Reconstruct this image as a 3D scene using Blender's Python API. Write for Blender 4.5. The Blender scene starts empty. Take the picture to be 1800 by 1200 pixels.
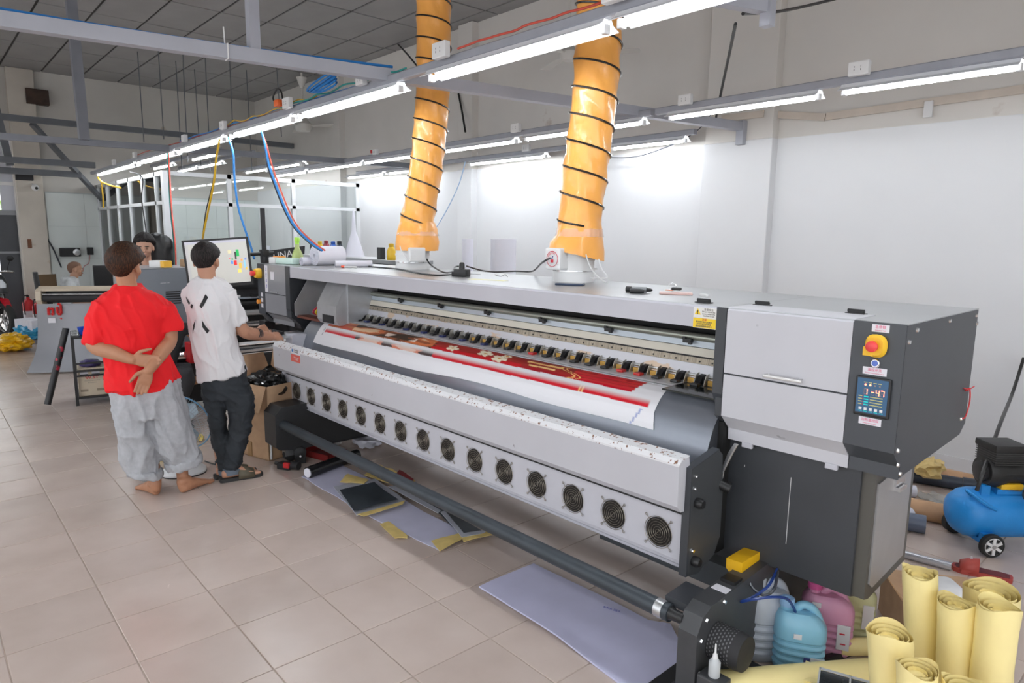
import bpy, bmesh, math, random
from mathutils import Vector, Matrix, noise
from mathutils.bvhtree import BVHTree
random.seed(7)
scene = bpy.context.scene
COL = scene.collection
# ------------------------------------------------------------------ camera
CAMPOS = Vector((4.0895, -0.9574, 1.7357)); FPX = 1193.38
YAW, PITCH, ROLL = -.8432, .1544, .0134
_d = Vector((math.sin(YAW)*math.cos(PITCH), math.cos(YAW)*math.cos(PITCH), -math.sin(PITCH)))
_r0 = Vector((math.cos(YAW), -math.sin(YAW), 0)); _u0 = _r0.cross(_d)
CR = math.cos(ROLL)*_r0 + math.sin(ROLL)*_u0
CU = -math.sin(ROLL)*_r0 + math.cos(ROLL)*_u0
CF = _d
cd = bpy.data.cameras.new('camera'); cam = bpy.data.objects.new('camera', cd); COL.objects.link(cam)
cam.matrix_world = Matrix(((CR.x, CU.x, -CF.x, CAMPOS.x), (CR.y, CU.y, -CF.y, CAMPOS.y), (CR.z, CU.z, -CF.z, CAMPOS.z), (0, 0, 0, 1)))
cd.sensor_width = 36; cd.lens = FPX*36/1800; cd.clip_start = .05; cd.clip_end = 200
scene.camera = cam
# ------------------------------------------------------------------ world: bright overcast day outside the open shop front
w = bpy.data.worlds.new('world'); scene.world = w; w.use_nodes = True
bg = w.node_tree.nodes['Background']; bg.inputs[0].default_value = (.93, .96, 1, 1); bg.inputs[1].default_value = 1.05
TUBE_STRENGTH = 24
scene.view_settings.view_transform = 'Standard'; scene.view_settings.look = 'None'
scene.view_settings.exposure = 0.88; scene.view_settings.gamma = 1
scene.view_settings.use_curve_mapping = False
scene.cycles.use_denoising = True
scene.cycles.max_bounces = 8; scene.cycles.diffuse_bounces = 4; scene.cycles.use_adaptive_sampling = True; scene.cycles.adaptive_threshold = .02
scene.cycles.sample_clamp_indirect = 6
# ------------------------------------------------------------------ measuring helpers: photo pixel (1800x1200) + one known world coordinate -> world point
def ray(u, v): return CR*((u-900)/FPX) + CU*(-(v-600)/FPX) + CF
def on(u, v, x=None, y=None, z=None):
    d = ray(u, v)
    if x is not None: t = (x-CAMPOS.x)/d.x
    elif y is not None: t = (y-CAMPOS.y)/d.y
    else: t = ((z or 0)-CAMPOS.z)/d.z
    return CAMPOS + d*t
def vplane(base):
    """vertical plane through base that faces the viewer; returns J(u,v,dd), right, away"""
    n = Vector((base.x-CAMPOS.x, base.y-CAMPOS.y, 0)).normalized(); r = Vector((n.y, -n.x, 0))
    def J(u, v, dd=0.0):
        d = ray(u, v); t = ((base-CAMPOS).dot(n)+dd)/d.dot(n)
        return CAMPOS + d*t
    return J, r, n
# ------------------------------------------------------------------ materials
MATS = {}
def M(name, col, rough=.5, metal=0., spec=.5, var=0., vscale=8., bump=0., bscale=60., emit=None, es=0., alpha=1., trans=0., coat=0., stretch=None, dirt=None):
    if name in MATS: return MATS[name]
    m = bpy.data.materials.new(name); m.use_nodes = True; nt = m.node_tree; b = nt.nodes['Principled BSDF']
    c = (col[0], col[1], col[2], 1)
    b.inputs['Base Color'].default_value = c; b.inputs['Roughness'].default_value = rough; b.inputs['Metallic'].default_value = metal
    b.inputs['Specular IOR Level'].default_value = spec; b.inputs['Alpha'].default_value = alpha; b.inputs['Transmission Weight'].default_value = trans
    b.inputs['Coat Weight'].default_value = coat
    if emit: b.inputs['Emission Color'].default_value = (*emit, 1); b.inputs['Emission Strength'].default_value = es
    if var or bump or dirt:
        tc = nt.nodes.new('ShaderNodeTexCoord'); mp = nt.nodes.new('ShaderNodeMapping'); nt.links.new(tc.outputs['Object'], mp.inputs[0])
        if stretch: mp.inputs['Scale'].default_value = stretch
        last = None
        if var:
            n = nt.nodes.new('ShaderNodeTexNoise'); n.inputs['Scale'].default_value = vscale; n.inputs['Detail'].default_value = 5
            nt.links.new(mp.outputs[0], n.inputs[0])
            rp = nt.nodes.new('ShaderNodeValToRGB'); e = rp.color_ramp.elements
            e[0].position = .3; e[1].position = .7
            e[0].color = (*[max(0, k*(1-var)) for k in col], 1); e[1].color = (*[min(1, k*(1+var)) for k in col], 1)
            nt.links.new(n.outputs['Fac'], rp.inputs[0]); last = rp.outputs[0]
        if dirt:   # (colour, scale, threshold): specks and stains with a shape of their own
            dc, ds, dth = dirt
            n2 = nt.nodes.new('ShaderNodeTexNoise'); n2.inputs['Scale'].default_value = ds; n2.inputs['Detail'].default_value = 6
            nt.links.new(mp.outputs[0], n2.inputs[0])
            r2 = nt.nodes.new('ShaderNodeValToRGB'); r2.color_ramp.elements[0].position = dth; r2.color_ramp.elements[1].position = dth+.03
            nt.links.new(n2.outputs['Fac'], r2.inputs[0])
            mx = nt.nodes.new('ShaderNodeMix'); mx.data_type = 'RGBA'
            nt.links.new(r2.outputs[0], mx.inputs[0])
            if last: nt.links.new(last, mx.inputs[6])
            else: mx.inputs[6].default_value = c
            mx.inputs[7].default_value = (*dc, 1); last = mx.outputs[2]
        if last: nt.links.new(last, b.inputs['Base Color'])
        if bump:
            n3 = nt.nodes.new('ShaderNodeTexNoise'); n3.inputs['Scale'].default_value = bscale; n3.inputs['Detail'].default_value = 4
            nt.links.new(mp.outputs[0], n3.inputs[0])
            bp = nt.nodes.new('ShaderNodeBump'); bp.inputs['Strength'].default_value = bump; bp.inputs['Distance'].default_value = .02
            nt.links.new(n3.outputs['Fac'], bp.inputs['Height']); nt.links.new(bp.outputs[0], b.inputs['Normal'])
    MATS[name] = m
    return m
# ------------------------------------------------------------------ mesh builder
def frames(pts):
    ts = []
    for i in range(len(pts)):
        a = pts[max(0, i-1)]; b = pts[min(len(pts)-1, i+1)]
        t = (b-a); ts.append(t.normalized() if t.length > 1e-9 else Vector((0, 0, 1)))
    up = Vector((0, 0, 1)) if abs(ts[0].z) < .9 else Vector((1, 0, 0))
    fr = []
    s = ts[0].cross(up).normalized()
    for t in ts:
        s = (s - t*s.dot(t))
        s = s.normalized() if s.length > 1e-6 else t.orthogonal().normalized()
        fr.append((s, t.cross(s).normalized()))
    return fr
class MB:
    def __init__(self): self.v = []; self.f = []; self.m = []; self.mi = 0; self.sm = []; self.s = False
    def add(self, vs, fs):
        o = len(self.v); self.v += [tuple(p) for p in vs]
        for f in fs: self.f.append([o+i for i in f]); self.m.append(self.mi); self.sm.append(self.s)
        return self
    def box(self, a, b, R=None, c=None):
        x0, y0, z0 = [min(p, q) for p, q in zip(a, b)]; x1, y1, z1 = [max(p, q) for p, q in zip(a, b)]
        vs = [Vector(p) for p in ((x0, y0, z0), (x1, y0, z0), (x1, y1, z0), (x0, y1, z0), (x0, y0, z1), (x1, y0, z1), (x1, y1, z1), (x0, y1, z1))]
        if R is not None:
            cc = Vector(c) if c is not None else Vector(((x0+x1)/2, (y0+y1)/2, (z0+z1)/2))
            vs = [cc + R @ (p-cc) for p in vs]
        return self.add(vs, [(0, 3, 2, 1), (4, 5, 6, 7), (0, 1, 5, 4), (1, 2, 6, 5), (2, 3, 7, 6), (3, 0, 4, 7)])
    def bbox(self, a, b, r=.01):
        """box with chamfered edges"""
        x0, y0, z0 = [min(p, q) for p, q in zip(a, b)]; x1, y1, z1 = [max(p, q) for p, q in zip(a, b)]
        r = min(r, (x1-x0)/2.01, (y1-y0)/2.01, (z1-z0)/2.01)
        bm = bmesh.new(); bmesh.ops.create_cube(bm, size=1)
        for v in bm.verts: v.co = Vector(((x0+x1)/2+v.co.x*(x1-x0), (y0+y1)/2+v.co.y*(y1-y0), (z0+z1)/2+v.co.z*(z1-z0)))
        bmesh.ops.bevel(bm, geom=bm.edges[:], offset=r, segments=2, affect='EDGES', profile=.6)
        bm.verts.index_update(); self.add([v.co.copy() for v in bm.verts], [[v.index for v in f.verts] for f in bm.faces]); bm.free()
        return self
    def prism(self, prof, axis, a, b):
        """closed 2D profile extruded along axis; profile coords are the two remaining axes in xyz order"""
        n = len(prof)
        def P(p, t):
            return {'x': (t, p[0], p[1]), 'y': (p[0], t, p[1]), 'z': (p[0], p[1], t)}[axis]
        vs = [P(p, a) for p in prof]+[P(p, b) for p in prof]
        fs = [list(range(n))[::-1], list(range(n, 2*n))]+[(i, (i+1) % n, n+(i+1) % n, n+i) for i in range(n)]
        return self.add(vs, fs)
    def sheet(self, prof, axis, a, b, nseg=1):
        """open profile extruded (single skin)"""
        n = len(prof); vs = []; fs = []
        for k in range(nseg+1):
            t = a+(b-a)*k/nseg
            vs += [{'x': (t, p[0], p[1]), 'y': (p[0], t, p[1]), 'z': (p[0], p[1], t)}[axis] for p in prof]
        for k in range(nseg):
            for i in range(n-1): fs.append((k*n+i, k*n+i+1, (k+1)*n+i+1, (k+1)*n+i))
        return self.add(vs, fs)
    def tube(self, pts, r, n=8, caps=True, squash=None):
        pts = [Vector(p) for p in pts]; fr = frames(pts); rs = r if isinstance(r, (list, tuple)) else [r]*len(pts)
        vs = []; fs = []
        for p, (s, t), q in zip(pts, fr, rs):
            for k in range(n):
                a = 2*math.pi*k/n; vs.append(p + s*math.cos(a)*q + t*math.sin(a)*q*(squash or 1))
        for i in range(len(pts)-1):
            for k in range(n): fs.append((i*n+k, i*n+(k+1) % n, (i+1)*n+(k+1) % n, (i+1)*n+k))
        if caps: fs.append(list(range(n))[::-1]); fs.append(list(range((len(pts)-1)*n, len(pts)*n)))
        return self.add(vs, fs)
    def lathe(self, prof, c=(0, 0, 0), axis='z', n=20, caps=True, sq=(1, 1)):
        """prof: (radius, height)"""
        c = Vector(c); vs = []; fs = []; m = len(prof)
        for r, h in prof:
            for k in range(n):
                a = 2*math.pi*k/n; x, y = r*math.cos(a)*sq[0], r*math.sin(a)*sq[1]
                vs.append(c + {'z': Vector((x, y, h)), 'y': Vector((x, h, y)), 'x': Vector((h, x, y))}[axis])
        for i in range(m-1):
            for k in range(n):
                q = (i*n+k, i*n+(k+1) % n, (i+1)*n+(k+1) % n, (i+1)*n+k)
                fs.append(q if axis != 'y' else q[::-1])
        if caps:
            fs.append(list(range(n))[::-1]); fs.append(list(range((m-1)*n, m*n)))
        return self.add(vs, fs)
    def ball(self, c, r, n=12, m=8, R=None):
        """ellipsoid; r scalar or (rx,ry,rz); R optional 3x3"""
        c = Vector(c); r = (r, r, r) if not isinstance(r, (tuple, list)) else r
        vs = []; fs = []
        for i in range(m+1):
            t = math.pi*i/m
            for k in range(n):
                a = 2*math.pi*k/n
                p = Vector((r[0]*math.sin(t)*math.cos(a), r[1]*math.sin(t)*math.sin(a), r[2]*math.cos(t)))
                vs.append(c + (R @ p if R is not None else p))
        for i in range(m):
            for k in range(n): fs.append((i*n+k, (i+1)*n+k, (i+1)*n+(k+1) % n, i*n+(k+1) % n))
        return self.add(vs, fs)
    def loft(self, rings, n=20, p=2.4):
        """rings: (centre, half-axis u, half-axis v) vectors; closed superellipse sections"""
        vs = []; fs = []
        for c, u, v in rings:
            for k in range(n):
                a = 2*math.pi*k/n; ca, sa = math.cos(a), math.sin(a)
                vs.append(Vector(c) + Vector(u)*math.copysign(abs(ca)**(2/p), ca) + Vector(v)*math.copysign(abs(sa)**(2/p), sa))
        for i in range(len(rings)-1):
            for k in range(n): fs.append((i*n+k, i*n+(k+1) % n, (i+1)*n+(k+1) % n, (i+1)*n+k))
        fs.append(list(range(n))[::-1]); fs.append(list(range((len(rings)-1)*n, len(rings)*n)))
        return self.add(vs, fs)
    def limb(self, pts, rs, n=12, sub=5):
        """smooth tapered limb through joints with rounded ends"""
        pts = [Vector(p) for p in pts]; P = []; Q = []
        for i in range(len(pts)-1):
            p0, p1, p2, p3 = pts[max(i-1, 0)], pts[i], pts[i+1], pts[min(i+2, len(pts)-1)]
            for k in range(sub):
                t = k/sub
                P.append(.5*((2*p1)+(p2-p0)*t+(2*p0-5*p1+4*p2-p3)*t*t+(3*p1-p0-3*p2+p3)*t**3)); Q.append(rs[i]*(1-t)+rs[i+1]*t)
        P.append(pts[-1]); Q.append(rs[-1])
        d0 = (P[0]-P[1]).normalized(); d1 = (P[-1]-P[-2]).normalized()
        P = [P[0]+d0*Q[0]*.95, P[0]+d0*Q[0]*.6]+P+[P[-1]+d1*Q[-1]*.6, P[-1]+d1*Q[-1]*.95]
        Q = [Q[0]*.25, Q[0]*.8]+Q+[Q[-1]*.8, Q[-1]*.25]
        return self.tube(P, Q, n)
    def xf(self, mat):
        self.v = [tuple(mat @ Vector(p)) for p in self.v]; return self
    def mesh(self, name, mats, smooth=False):
        me = bpy.data.meshes.new(name); me.from_pydata(self.v, [], self.f)
        for m in (mats if isinstance(mats, (list, tuple)) else [mats]): me.materials.append(m)
        me.polygons.foreach_set('material_index', self.m)
        me.polygons.foreach_set('use_smooth', [bool(smooth or s) for s in self.sm])
        bm = bmesh.new(); bm.from_mesh(me); bmesh.ops.recalc_face_normals(bm, faces=bm.faces[:]); bm.to_mesh(me); bm.free()
        if smooth:
            try: me.set_sharp_from_angle(angle=math.radians(40))
            except Exception: pass
        me.update(); return me
    def build(self, name, mats, parent=None, smooth=False, loc=None, label=None):
        return link(name, self.mesh(name, mats, smooth), parent, loc, label)
def link(name, me, parent=None, loc=None, label=None, rotz=0):
    o = bpy.data.objects.new(name, me); COL.objects.link(o)
    if parent is not None: o.parent = parent
    if loc is not None: o.location = loc
    if rotz: o.rotation_euler = (0, 0, rotz)
    if label: o['label'] = label
    return o
def thing(name, label, cat, loc=(0, 0, 0), rotz=0., group=None, rot=None):
    o = bpy.data.objects.new(name, None); COL.objects.link(o); o.empty_display_size = .05
    o.location = loc; o.rotation_euler = rot or (0, 0, rotz)
    return tag(o, label, cat, group)
def tag(o, label, cat=None, group=None, kind=None):
    o['label'] = label
    if cat: o['category'] = cat
    if group: o['group'] = group
    if kind: o['kind'] = kind
    return o
def struct(o, label=None):
    o['kind'] = 'structure'
    if label: o['label'] = label
    return o
def single(mb, name, mats, loc, label, cat, group=None, smooth=False, rotz=0, rot=None):
    """a thing that is one mesh, built in local coordinates around its base"""
    o = mb.build(name, mats, None, smooth); o.location = loc
    o.rotation_euler = rot or (0, 0, rotz)
    return tag(o, label, cat, group)
TMP = bpy.data.scenes.new('workbench')      # small side scene so that evaluating one object stays quick; removed at the end
def evalmesh(o):
    for c in list(o.users_collection): c.objects.unlink(o)
    TMP.collection.objects.link(o)
    vl = TMP.view_layers[0]; vl.update(); dg = vl.depsgraph
    me = bpy.data.meshes.new_from_object(o.evaluated_get(dg))
    TMP.collection.objects.unlink(o); COL.objects.link(o)
    return me
def remesh(mb, name, mat, voxel=.006, smooth_it=3, parent=None, wrinkle=0., wfreq=9., wstretch=(1, 1, 1), ratio=None, label=None):
    """union of closed shells -> one continuous skin"""
    me = mb.mesh(name, mat); o = bpy.data.objects.new(name, me); COL.objects.link(o)
    r = o.modifiers.new('r', 'REMESH'); r.mode = 'VOXEL'; r.voxel_size = voxel
    if smooth_it:
        s = o.modifiers.new('s', 'SMOOTH'); s.iterations = smooth_it; s.factor = .5
    if ratio:
        dcm = o.modifiers.new('d', 'DECIMATE'); dcm.ratio = ratio
    nm = evalmesh(o); o.modifiers.clear(); o.data = nm; bpy.data.meshes.remove(me)
    nm.name = name
    if not nm.materials: nm.materials.append(mat)
    else: nm.materials[0] = mat
    if wrinkle:
        N = len(nm.vertices); co = [0.]*(3*N); no = [0.]*(3*N)
        nm.vertices.foreach_get('co', co); nm.vertices.foreach_get('normal', no)
        for i in range(0, 3*N, 3):
            p = Vector((co[i]*wstretch[0], co[i+1]*wstretch[1], co[i+2]*wstretch[2]))*wfreq
            q = Vector((p.x+.5*p.z, p.y+.35*p.z, p.z))
            k = (noise.noise(p)*.7+1.1*max(0., 1-3*abs(noise.noise(q*.9+Vector((5, 2, 1)))))**2+.5*max(0., 1-3*abs(noise.noise(q*1.9+Vector((1, 7, 4)))))**2-.4)*wrinkle
            co[i] += no[i]*k; co[i+1] += no[i+1]*k; co[i+2] += no[i+2]*k
        nm.vertices.foreach_set('co', co)
    nm.polygons.foreach_set('use_smooth', [True]*len(nm.polygons))
    if parent is not None: o.parent = parent
    if label: o['label'] = label
    return o
def copy_tree(o, parent=None):
    c = o.copy(); COL.objects.link(c); c.parent = parent
    for ch in o.children: copy_tree(ch, c)
    return c
def textmesh(name, body, size, mat, parent, M4, label=None, bold=0., sx=1., extrude=.0004):
    cu = bpy.data.curves.new(name, 'FONT'); cu.body = body; cu.size = size; cu.align_x = 'CENTER'; cu.align_y = 'CENTER'
    cu.extrude = extrude; cu.offset = bold; cu.resolution_u = 2
    o = bpy.data.objects.new(name, cu); COL.objects.link(o)
    me = evalmesh(o); bpy.data.objects.remove(o); bpy.data.curves.remove(cu)
    me.transform(M4 @ Matrix.Diagonal((sx, 1, 1, 1))); me.materials.clear(); me.materials.append(mat); me.name = name
    return link(name, me, parent, None, label)
def basis(o, xax, yax):
    x = Vector(xax).normalized(); y = Vector(yax).normalized(); z = x.cross(y); o = Vector(o)
    return Matrix(((x.x, y.x, z.x, o.x), (x.y, y.y, z.y, o.y), (x.z, y.z, z.z, o.z), (0, 0, 0, 1)))
def cr(pts, sub=8):
    """Catmull-Rom through points"""
    pts = [Vector(p) for p in pts]; P = []
    for i in range(len(pts)-1):
        p0, p1, p2, p3 = pts[max(i-1, 0)], pts[i], pts[i+1], pts[min(i+2, len(pts)-1)]
        for k in range(sub):
            t = k/sub
            P.append(.5*((2*p1)+(p2-p0)*t+(2*p0-5*p1+4*p2-p3)*t*t+(3*p1-p0-3*p2+p3)*t**3))
    P.append(pts[-1]); return P
def cable(name, pts, r, mat, label, cat='cable', sub=8, group=None):
    pts = [Vector(p) for p in pts]; b = pts[0]
    return single(MB().tube([p-b for p in cr(pts, sub)], r, 6), name, mat, b, label, cat, group, smooth=True)
# common materials
mPaint = M('grey_paint', (.53, .53, .58), .38, var=.04, vscale=3)
mDark = M('charcoal_paint', (.043, .047, .054), .42, var=.1, vscale=4)
mBlack = M('black_plastic', (.014, .014, .015), .4)
mBlackM = M('black_matte', (.02, .02, .022), .65)
mWhiteP = M('white_plastic', (.78, .78, .78), .35)
mChrome = M('chrome', (.75, .75, .76), .16, 1.)
mAlu = M('brushed_aluminium', (.6, .61, .62), .34, .9, var=.08, vscale=20)
mSteelG = M('grey_steel', (.24, .25, .29), .45, var=.08, vscale=5)
mPaper = M('white_paper', (.8, .8, .88), .6)
mCard = M('cardboard', (.5, .32, .19), .8, var=.1, vscale=12)
mRed = M('red_paint', (.6, .02, .025), .4)
mYel = M('yellow_paint', (.85, .5, .02), .45)
mYelPaper = M('yellow_paper', (.98, .82, .38), .5, var=.05, vscale=6, bump=.08, bscale=18)
mBlue = M('blue_paint', (.02, .2, .55), .4)
mClear = M('clear_plastic', (.85, .88, .88), .15, trans=.8, spec=.5)
mRub = M('rubber', (.018, .018, .018), .75)
# ================================================================== STRUCTURE
WALLY, FARX, CEIL = 4.95, -11.0, 4.5
NEARX, LEFTY = 6.4, -5.2
# floor tiles -------------------------------------------------------
def tile_material():
    m = bpy.data.materials.new('glazed_floor_tile'); m.use_nodes = True; nt = m.node_tree; b = nt.nodes['Principled BSDF']
    tc = nt.nodes.new('ShaderNodeTexCoord'); oi = nt.nodes.new('ShaderNodeObjectInfo')
    ge = nt.nodes.new('ShaderNodeNewGeometry')
    n = nt.nodes.new('ShaderNodeTexNoise'); n.inputs['Scale'].default_value = 2.2; n.inputs['Detail'].default_value = 6; nt.links.new(ge.outputs['Position'], n.inputs[0])
    rp = nt.nodes.new('ShaderNodeValToRGB'); e = rp.color_ramp.elements
    e[0].position = .32; e[0].color = (.52, .425, .37, 1); e[1].position = .68; e[1].color = (.61, .51, .455, 1)
    nt.links.new(n.outputs['Fac'], rp.inputs[0])
    n2 = nt.nodes.new('ShaderNodeTexNoise'); n2.inputs['Scale'].default_value = 60; n2.inputs['Detail'].default_value = 3; nt.links.new(ge.outputs['Position'], n2.inputs[0])
    r2 = nt.nodes.new('ShaderNodeValToRGB'); r2.color_ramp.elements[0].position = .76; r2.color_ramp.elements[1].position = .8; nt.links.new(n2.outputs['Fac'], r2.inputs[0])
    hs = nt.nodes.new('ShaderNodeHueSaturation'); nt.links.new(rp.outputs[0], hs.inputs['Color'])
    ma = nt.nodes.new('ShaderNodeMapRange'); ma.inputs[3].default_value = .94; ma.inputs[4].default_value = 1.06; nt.links.new(oi.outputs['Random'], ma.inputs[0]); nt.links.new(ma.outputs[0], hs.inputs['Value'])
    mx = nt.nodes.new('ShaderNodeMix'); mx.data_type = 'RGBA'; nt.links.new(r2.outputs[0], mx.inputs[0]); nt.links.new(hs.outputs[0], mx.inputs[6]); mx.inputs[7].default_value = (.12, .1, .1, 1)
    nt.links.new(mx.outputs[2], b.inputs['Base Color'])
    r3 = nt.nodes.new('ShaderNodeMapRange'); r3.inputs[3].default_value = .2; r3.inputs[4].default_value = .3; nt.links.new(n.outputs['Fac'], r3.inputs[0]); nt.links.new(r3.outputs[0], b.inputs['Roughness'])
    b.inputs['Specular IOR Level'].default_value = .5
    bp = nt.nodes.new('ShaderNodeBump'); bp.inputs['Strength'].default_value = .05; bp.inputs['Distance'].default_value = .02
    n4 = nt.nodes.new('ShaderNodeTexNoise'); n4.inputs['Scale'].default_value = 9; nt.links.new(ge.outputs['Position'], n4.inputs[0]); nt.links.new(n4.outputs['Fac'], bp.inputs['Height']); nt.links.new(bp.outputs[0], b.inputs['Normal'])
    return m
mTile = tile_material()
mGrout = M('grout', (.44, .36, .3), .8, var=.15, vscale=3)
floor = struct(MB().box((FARX-3, LEFTY, -.1), (NEARX, WALLY+.2, -.0035)).build('floor', mGrout), 'beige glazed tile floor')
T = .4; h = T/2-.0022; c = h-.003
tile_v = [(-h, -h, -.008), (h, -h, -.008), (h, h, -.008), (-h, h, -.008), (-h, -h, -.0012), (h, -h, -.0012), (h, h, -.0012), (-h, h, -.0012), (-c, -c, 0), (c, -c, 0), (c, c, 0), (-c, c, 0)]
tile_f = [(0, 1, 5, 4), (1, 2, 6, 5), (2, 3, 7, 6), (3, 0, 4, 7), (4, 5, 9, 8), (5, 6, 10, 9), (6, 7, 11, 10), (7, 4, 8, 11), (8, 9, 10, 11)]
tmesh = MB().add(tile_v, tile_f).mesh('tile', mTile)
cand = []
for i in range(int((FARX-3)/T), int(NEARX/T)):
    for j in range(int(LEFTY/T), int(WALLY/T)+1):
        x, y = (i+.5)*T, (j+.5)*T
        if y > WALLY+.1: continue
        q = Vector((x, y, 0))-CAMPOS; dz = q.dot(CF)
        vis = False
        if dz > .3:
            u = 900+FPX*q.dot(CR)/dz; v = 600-FPX*q.dot(CU)/dz
            vis = -150 < u < 1950 and v < 1400
        hidden = (-3.5 < x < 2.3 and 1.9 < y < 4.95)      # behind the big printer
        cand.append((0 if (vis and not hidden) else 1, dz if vis else 99+dz, x, y))
cand.sort()
for k, (a, dz, x, y) in enumerate(cand[:290]):
    o = link('tile', tmesh, floor, (x, y, random.uniform(-.0006, .0004)))
rest = MB()
for a, dz, x, y in cand[290:]: rest.add([(p[0]+x, p[1]+y, p[2]) for p in tile_v], tile_f)
o = rest.build('far_tiles', mTile, floor); o['kind'] = 'stuff'; o['label'] = 'distant beige floor tiles'
# walls -------------------------------------------------------------
mWall = M('white_wall', (.72, .725, .74), .5, var=.025, vscale=.9)
mWallF = M('old_wall', (.60, .58, .54), .7, var=.10, vscale=.8, dirt=((.42, .35, .27), 1.1, .66))
mWallU = M('cream_upper_wall', (.74, .71, .67), .7, var=.08, vscale=.7, dirt=((.58, .5, .44), 1.4, .68))
wr = struct(MB().box((FARX, WALLY, 0), (NEARX, WALLY+.2, 2.62)).build('wall_right', mWall), 'white painted side wall')
wr2 = MB().box((FARX, WALLY+.02, 2.62), (NEARX, WALLY+.2, CEIL+.06)).build('upper_band', mWallU, wr)
for x0, x1 in ((.28, .98), (-3.62, -3.3), (-7.3, -7.0)):
    MB().bbox((x0, WALLY-.10, 0), (x1, WALLY+.01, 2.62), .008).build('pilaster', mWall, wr)
    MB().bbox((x0+.01, WALLY-.09, 2.62), (x1-.01, WALLY+.03, CEIL), .008).build('pilaster', mWallU, wr)
# far wall with the street entrance
DY = .62
wf = struct(MB().box((FARX-.2, DY, 0), (FARX, WALLY+.1, CEIL+.06)).box((FARX-.2, LEFTY, 3.35), (FARX, DY, CEIL+.06)).box((FARX-.2, LEFTY, 0), (FARX, -2.6, 3.35)).build('wall_far', mWallF), 'stained off-white far wall')
MB().bbox((FARX-.01, .62, 0), (FARX+.12, 1.02, CEIL), .01).build('pilaster', M('pilaster_cream', (.62, .57, .5), .75, var=.12, vscale=1.4, dirt=((.5, .38, .28), 1.8, .62)), wf)
mTileW = M('pale_green_wall_tile', (.70, .75, .73), .22, var=.03, vscale=2)
wt = MB().box((FARX, 1.05, 0), (FARX+.012, 4.9, 2.42)).build('tile_backing', M('wall_grout', (.5, .54, .53), .7), wf)
wm = MB().box((-.004, -.298, -.298), (.006, .298, .298)).mesh('wall_tile', mTileW)
for a in range(7):
    for b_ in range(4):
        link('wall_tile', wm, wf, (FARX+.015, 1.05+.3+a*.6-.0, .3+b_*.6))
# door at the far end: steel frame, dark sliding leaf, glazed top
d1 = struct(MB().box((FARX-.12, DY-.02, 0), (FARX+.05, DY+.05, 3.35)).box((FARX-.12, -2.6, 3.28), (FARX+.05, DY, 3.35)).build('door_1', M('door_frame_white', (.72, .70, .68), .4, var=.05)), 'white steel entrance frame')
MB().box((FARX-.10, .30, .0), (FARX-.06, DY-.02, 2.02)).build('door_leaf', M('door_leaf_grey', (.075, .08, .09), .5, var=.15, vscale=2), d1)
MB().box((FARX-.11, .30, 1.98), (FARX-.04, DY-.02, 2.06)).box((FARX-.11, .3, 1.3), (FARX-.05, DY-.02, 1.34)).build('door_rail', M('door_rail', (.3, .31, .33), .5), d1)
MB().box((FARX-.09, .40, 2.06), (FARX-.08, DY-.02, 3.28)).build('frosted_panel', M('frosted_panel', (.62, .64, .7), .4), d1)
MB().box((FARX-.11, -2.6, 2.5), (FARX-.04, DY-.02, 2.56)).build('door_rail', mWhiteP, d1)
# ground outside and a bush seen through the entrance
struct(MB().box((FARX-14, -12, -.14), (FARX-3, 8, -.06)).build('ground_outside', M('street', (.4, .39, .37), .8, var=.1)), 'street outside')
bush = MB()
for k in range(260):
    p = Vector((random.uniform(-17, -15.5), random.uniform(-3.5, 1.5), random.uniform(1.2, 4.6))); s = random.uniform(.12, .3)
    R = Matrix.Rotation(random.uniform(0, 6.28), 3, Vector((random.uniform(-1, 1), random.uniform(-1, 1), random.uniform(-1, 1))).normalized())
    bush.add([p+R @ Vector(q) for q in ((-s, 0, 0), (0, -s*.5, .03), (s, 0, 0), (0, s*.5, .03))], [(0, 1, 2, 3)])
bt = thing('tree', 'leafy green tree outside the entrance', 'tree', (-16.2, -1, -.06))
bush.xf(Matrix.Translation((16.2, 1, .06))).build('foliage', M('leaf_green', (.22, .4, .04), .6, var=.3, vscale=2), bt)
MB().tube([(0, 0, 0), (.05, .1, 1.5), (-.05, 0, 3.2)], [.14, .1, .05], 8).build('trunk', M('bark', (.1, .07, .05), .9), bt)
# left side wall and shop front lie outside the picture: wall piers with wide openings for daylight
struct(MB().box((FARX, LEFTY-.2, 0), (-7, LEFTY, CEIL+.06)).box((-7, LEFTY-.2, 3.3), (NEARX, LEFTY, CEIL+.06)).box((-3.4, LEFTY-.2, 0), (-3, LEFTY, 3.3)).box((.6, LEFTY-.2, 0), (1, LEFTY, 3.3)).build('wall_left', mWallU), 'street side wall with wide openings')
struct(MB().box((NEARX, LEFTY, 3.4), (NEARX+.2, WALLY, CEIL+.06)).box((NEARX, 2.2, 0), (NEARX+.2, WALLY, 3.4)).build('wall_near', mWallU), 'wall behind the viewer')
# ceiling -----------------------------------------------------------
mPanel = M('ceiling_panel', (.31, .305, .30), .85, var=.06, vscale=2)
ceil = struct(MB().box((FARX, LEFTY, CEIL+.02), (NEARX, WALLY+.2, CEIL+.12)).build('ceiling', M('ceiling_grid', (.05, .048, .045), .8)), 'suspended grid ceiling')
pm = MB().box((-.583, -.284, 0), (.583, .284, .014)).mesh('ceiling_panel', mPanel)
pn = []
for i in range(-10, 6):
    for j in range(-10, 9):
        x, y = i*1.2+.1, .25+.6*j
        if FARX-.5 < x < NEARX+.4 and LEFTY-.2 < y < WALLY+.25:
            q = Vector((x, y, CEIL))-CAMPOS; dz = q.dot(CF)
            u = 900+FPX*q.dot(CR)/dz if dz > 0 else 9999
            v = 600-FPX*q.dot(CU)/dz if dz > 0 else -9999
            pn.append((not (dz > 0 and -100 < u < 1900 and v > -100), dz, x, y))
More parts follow.
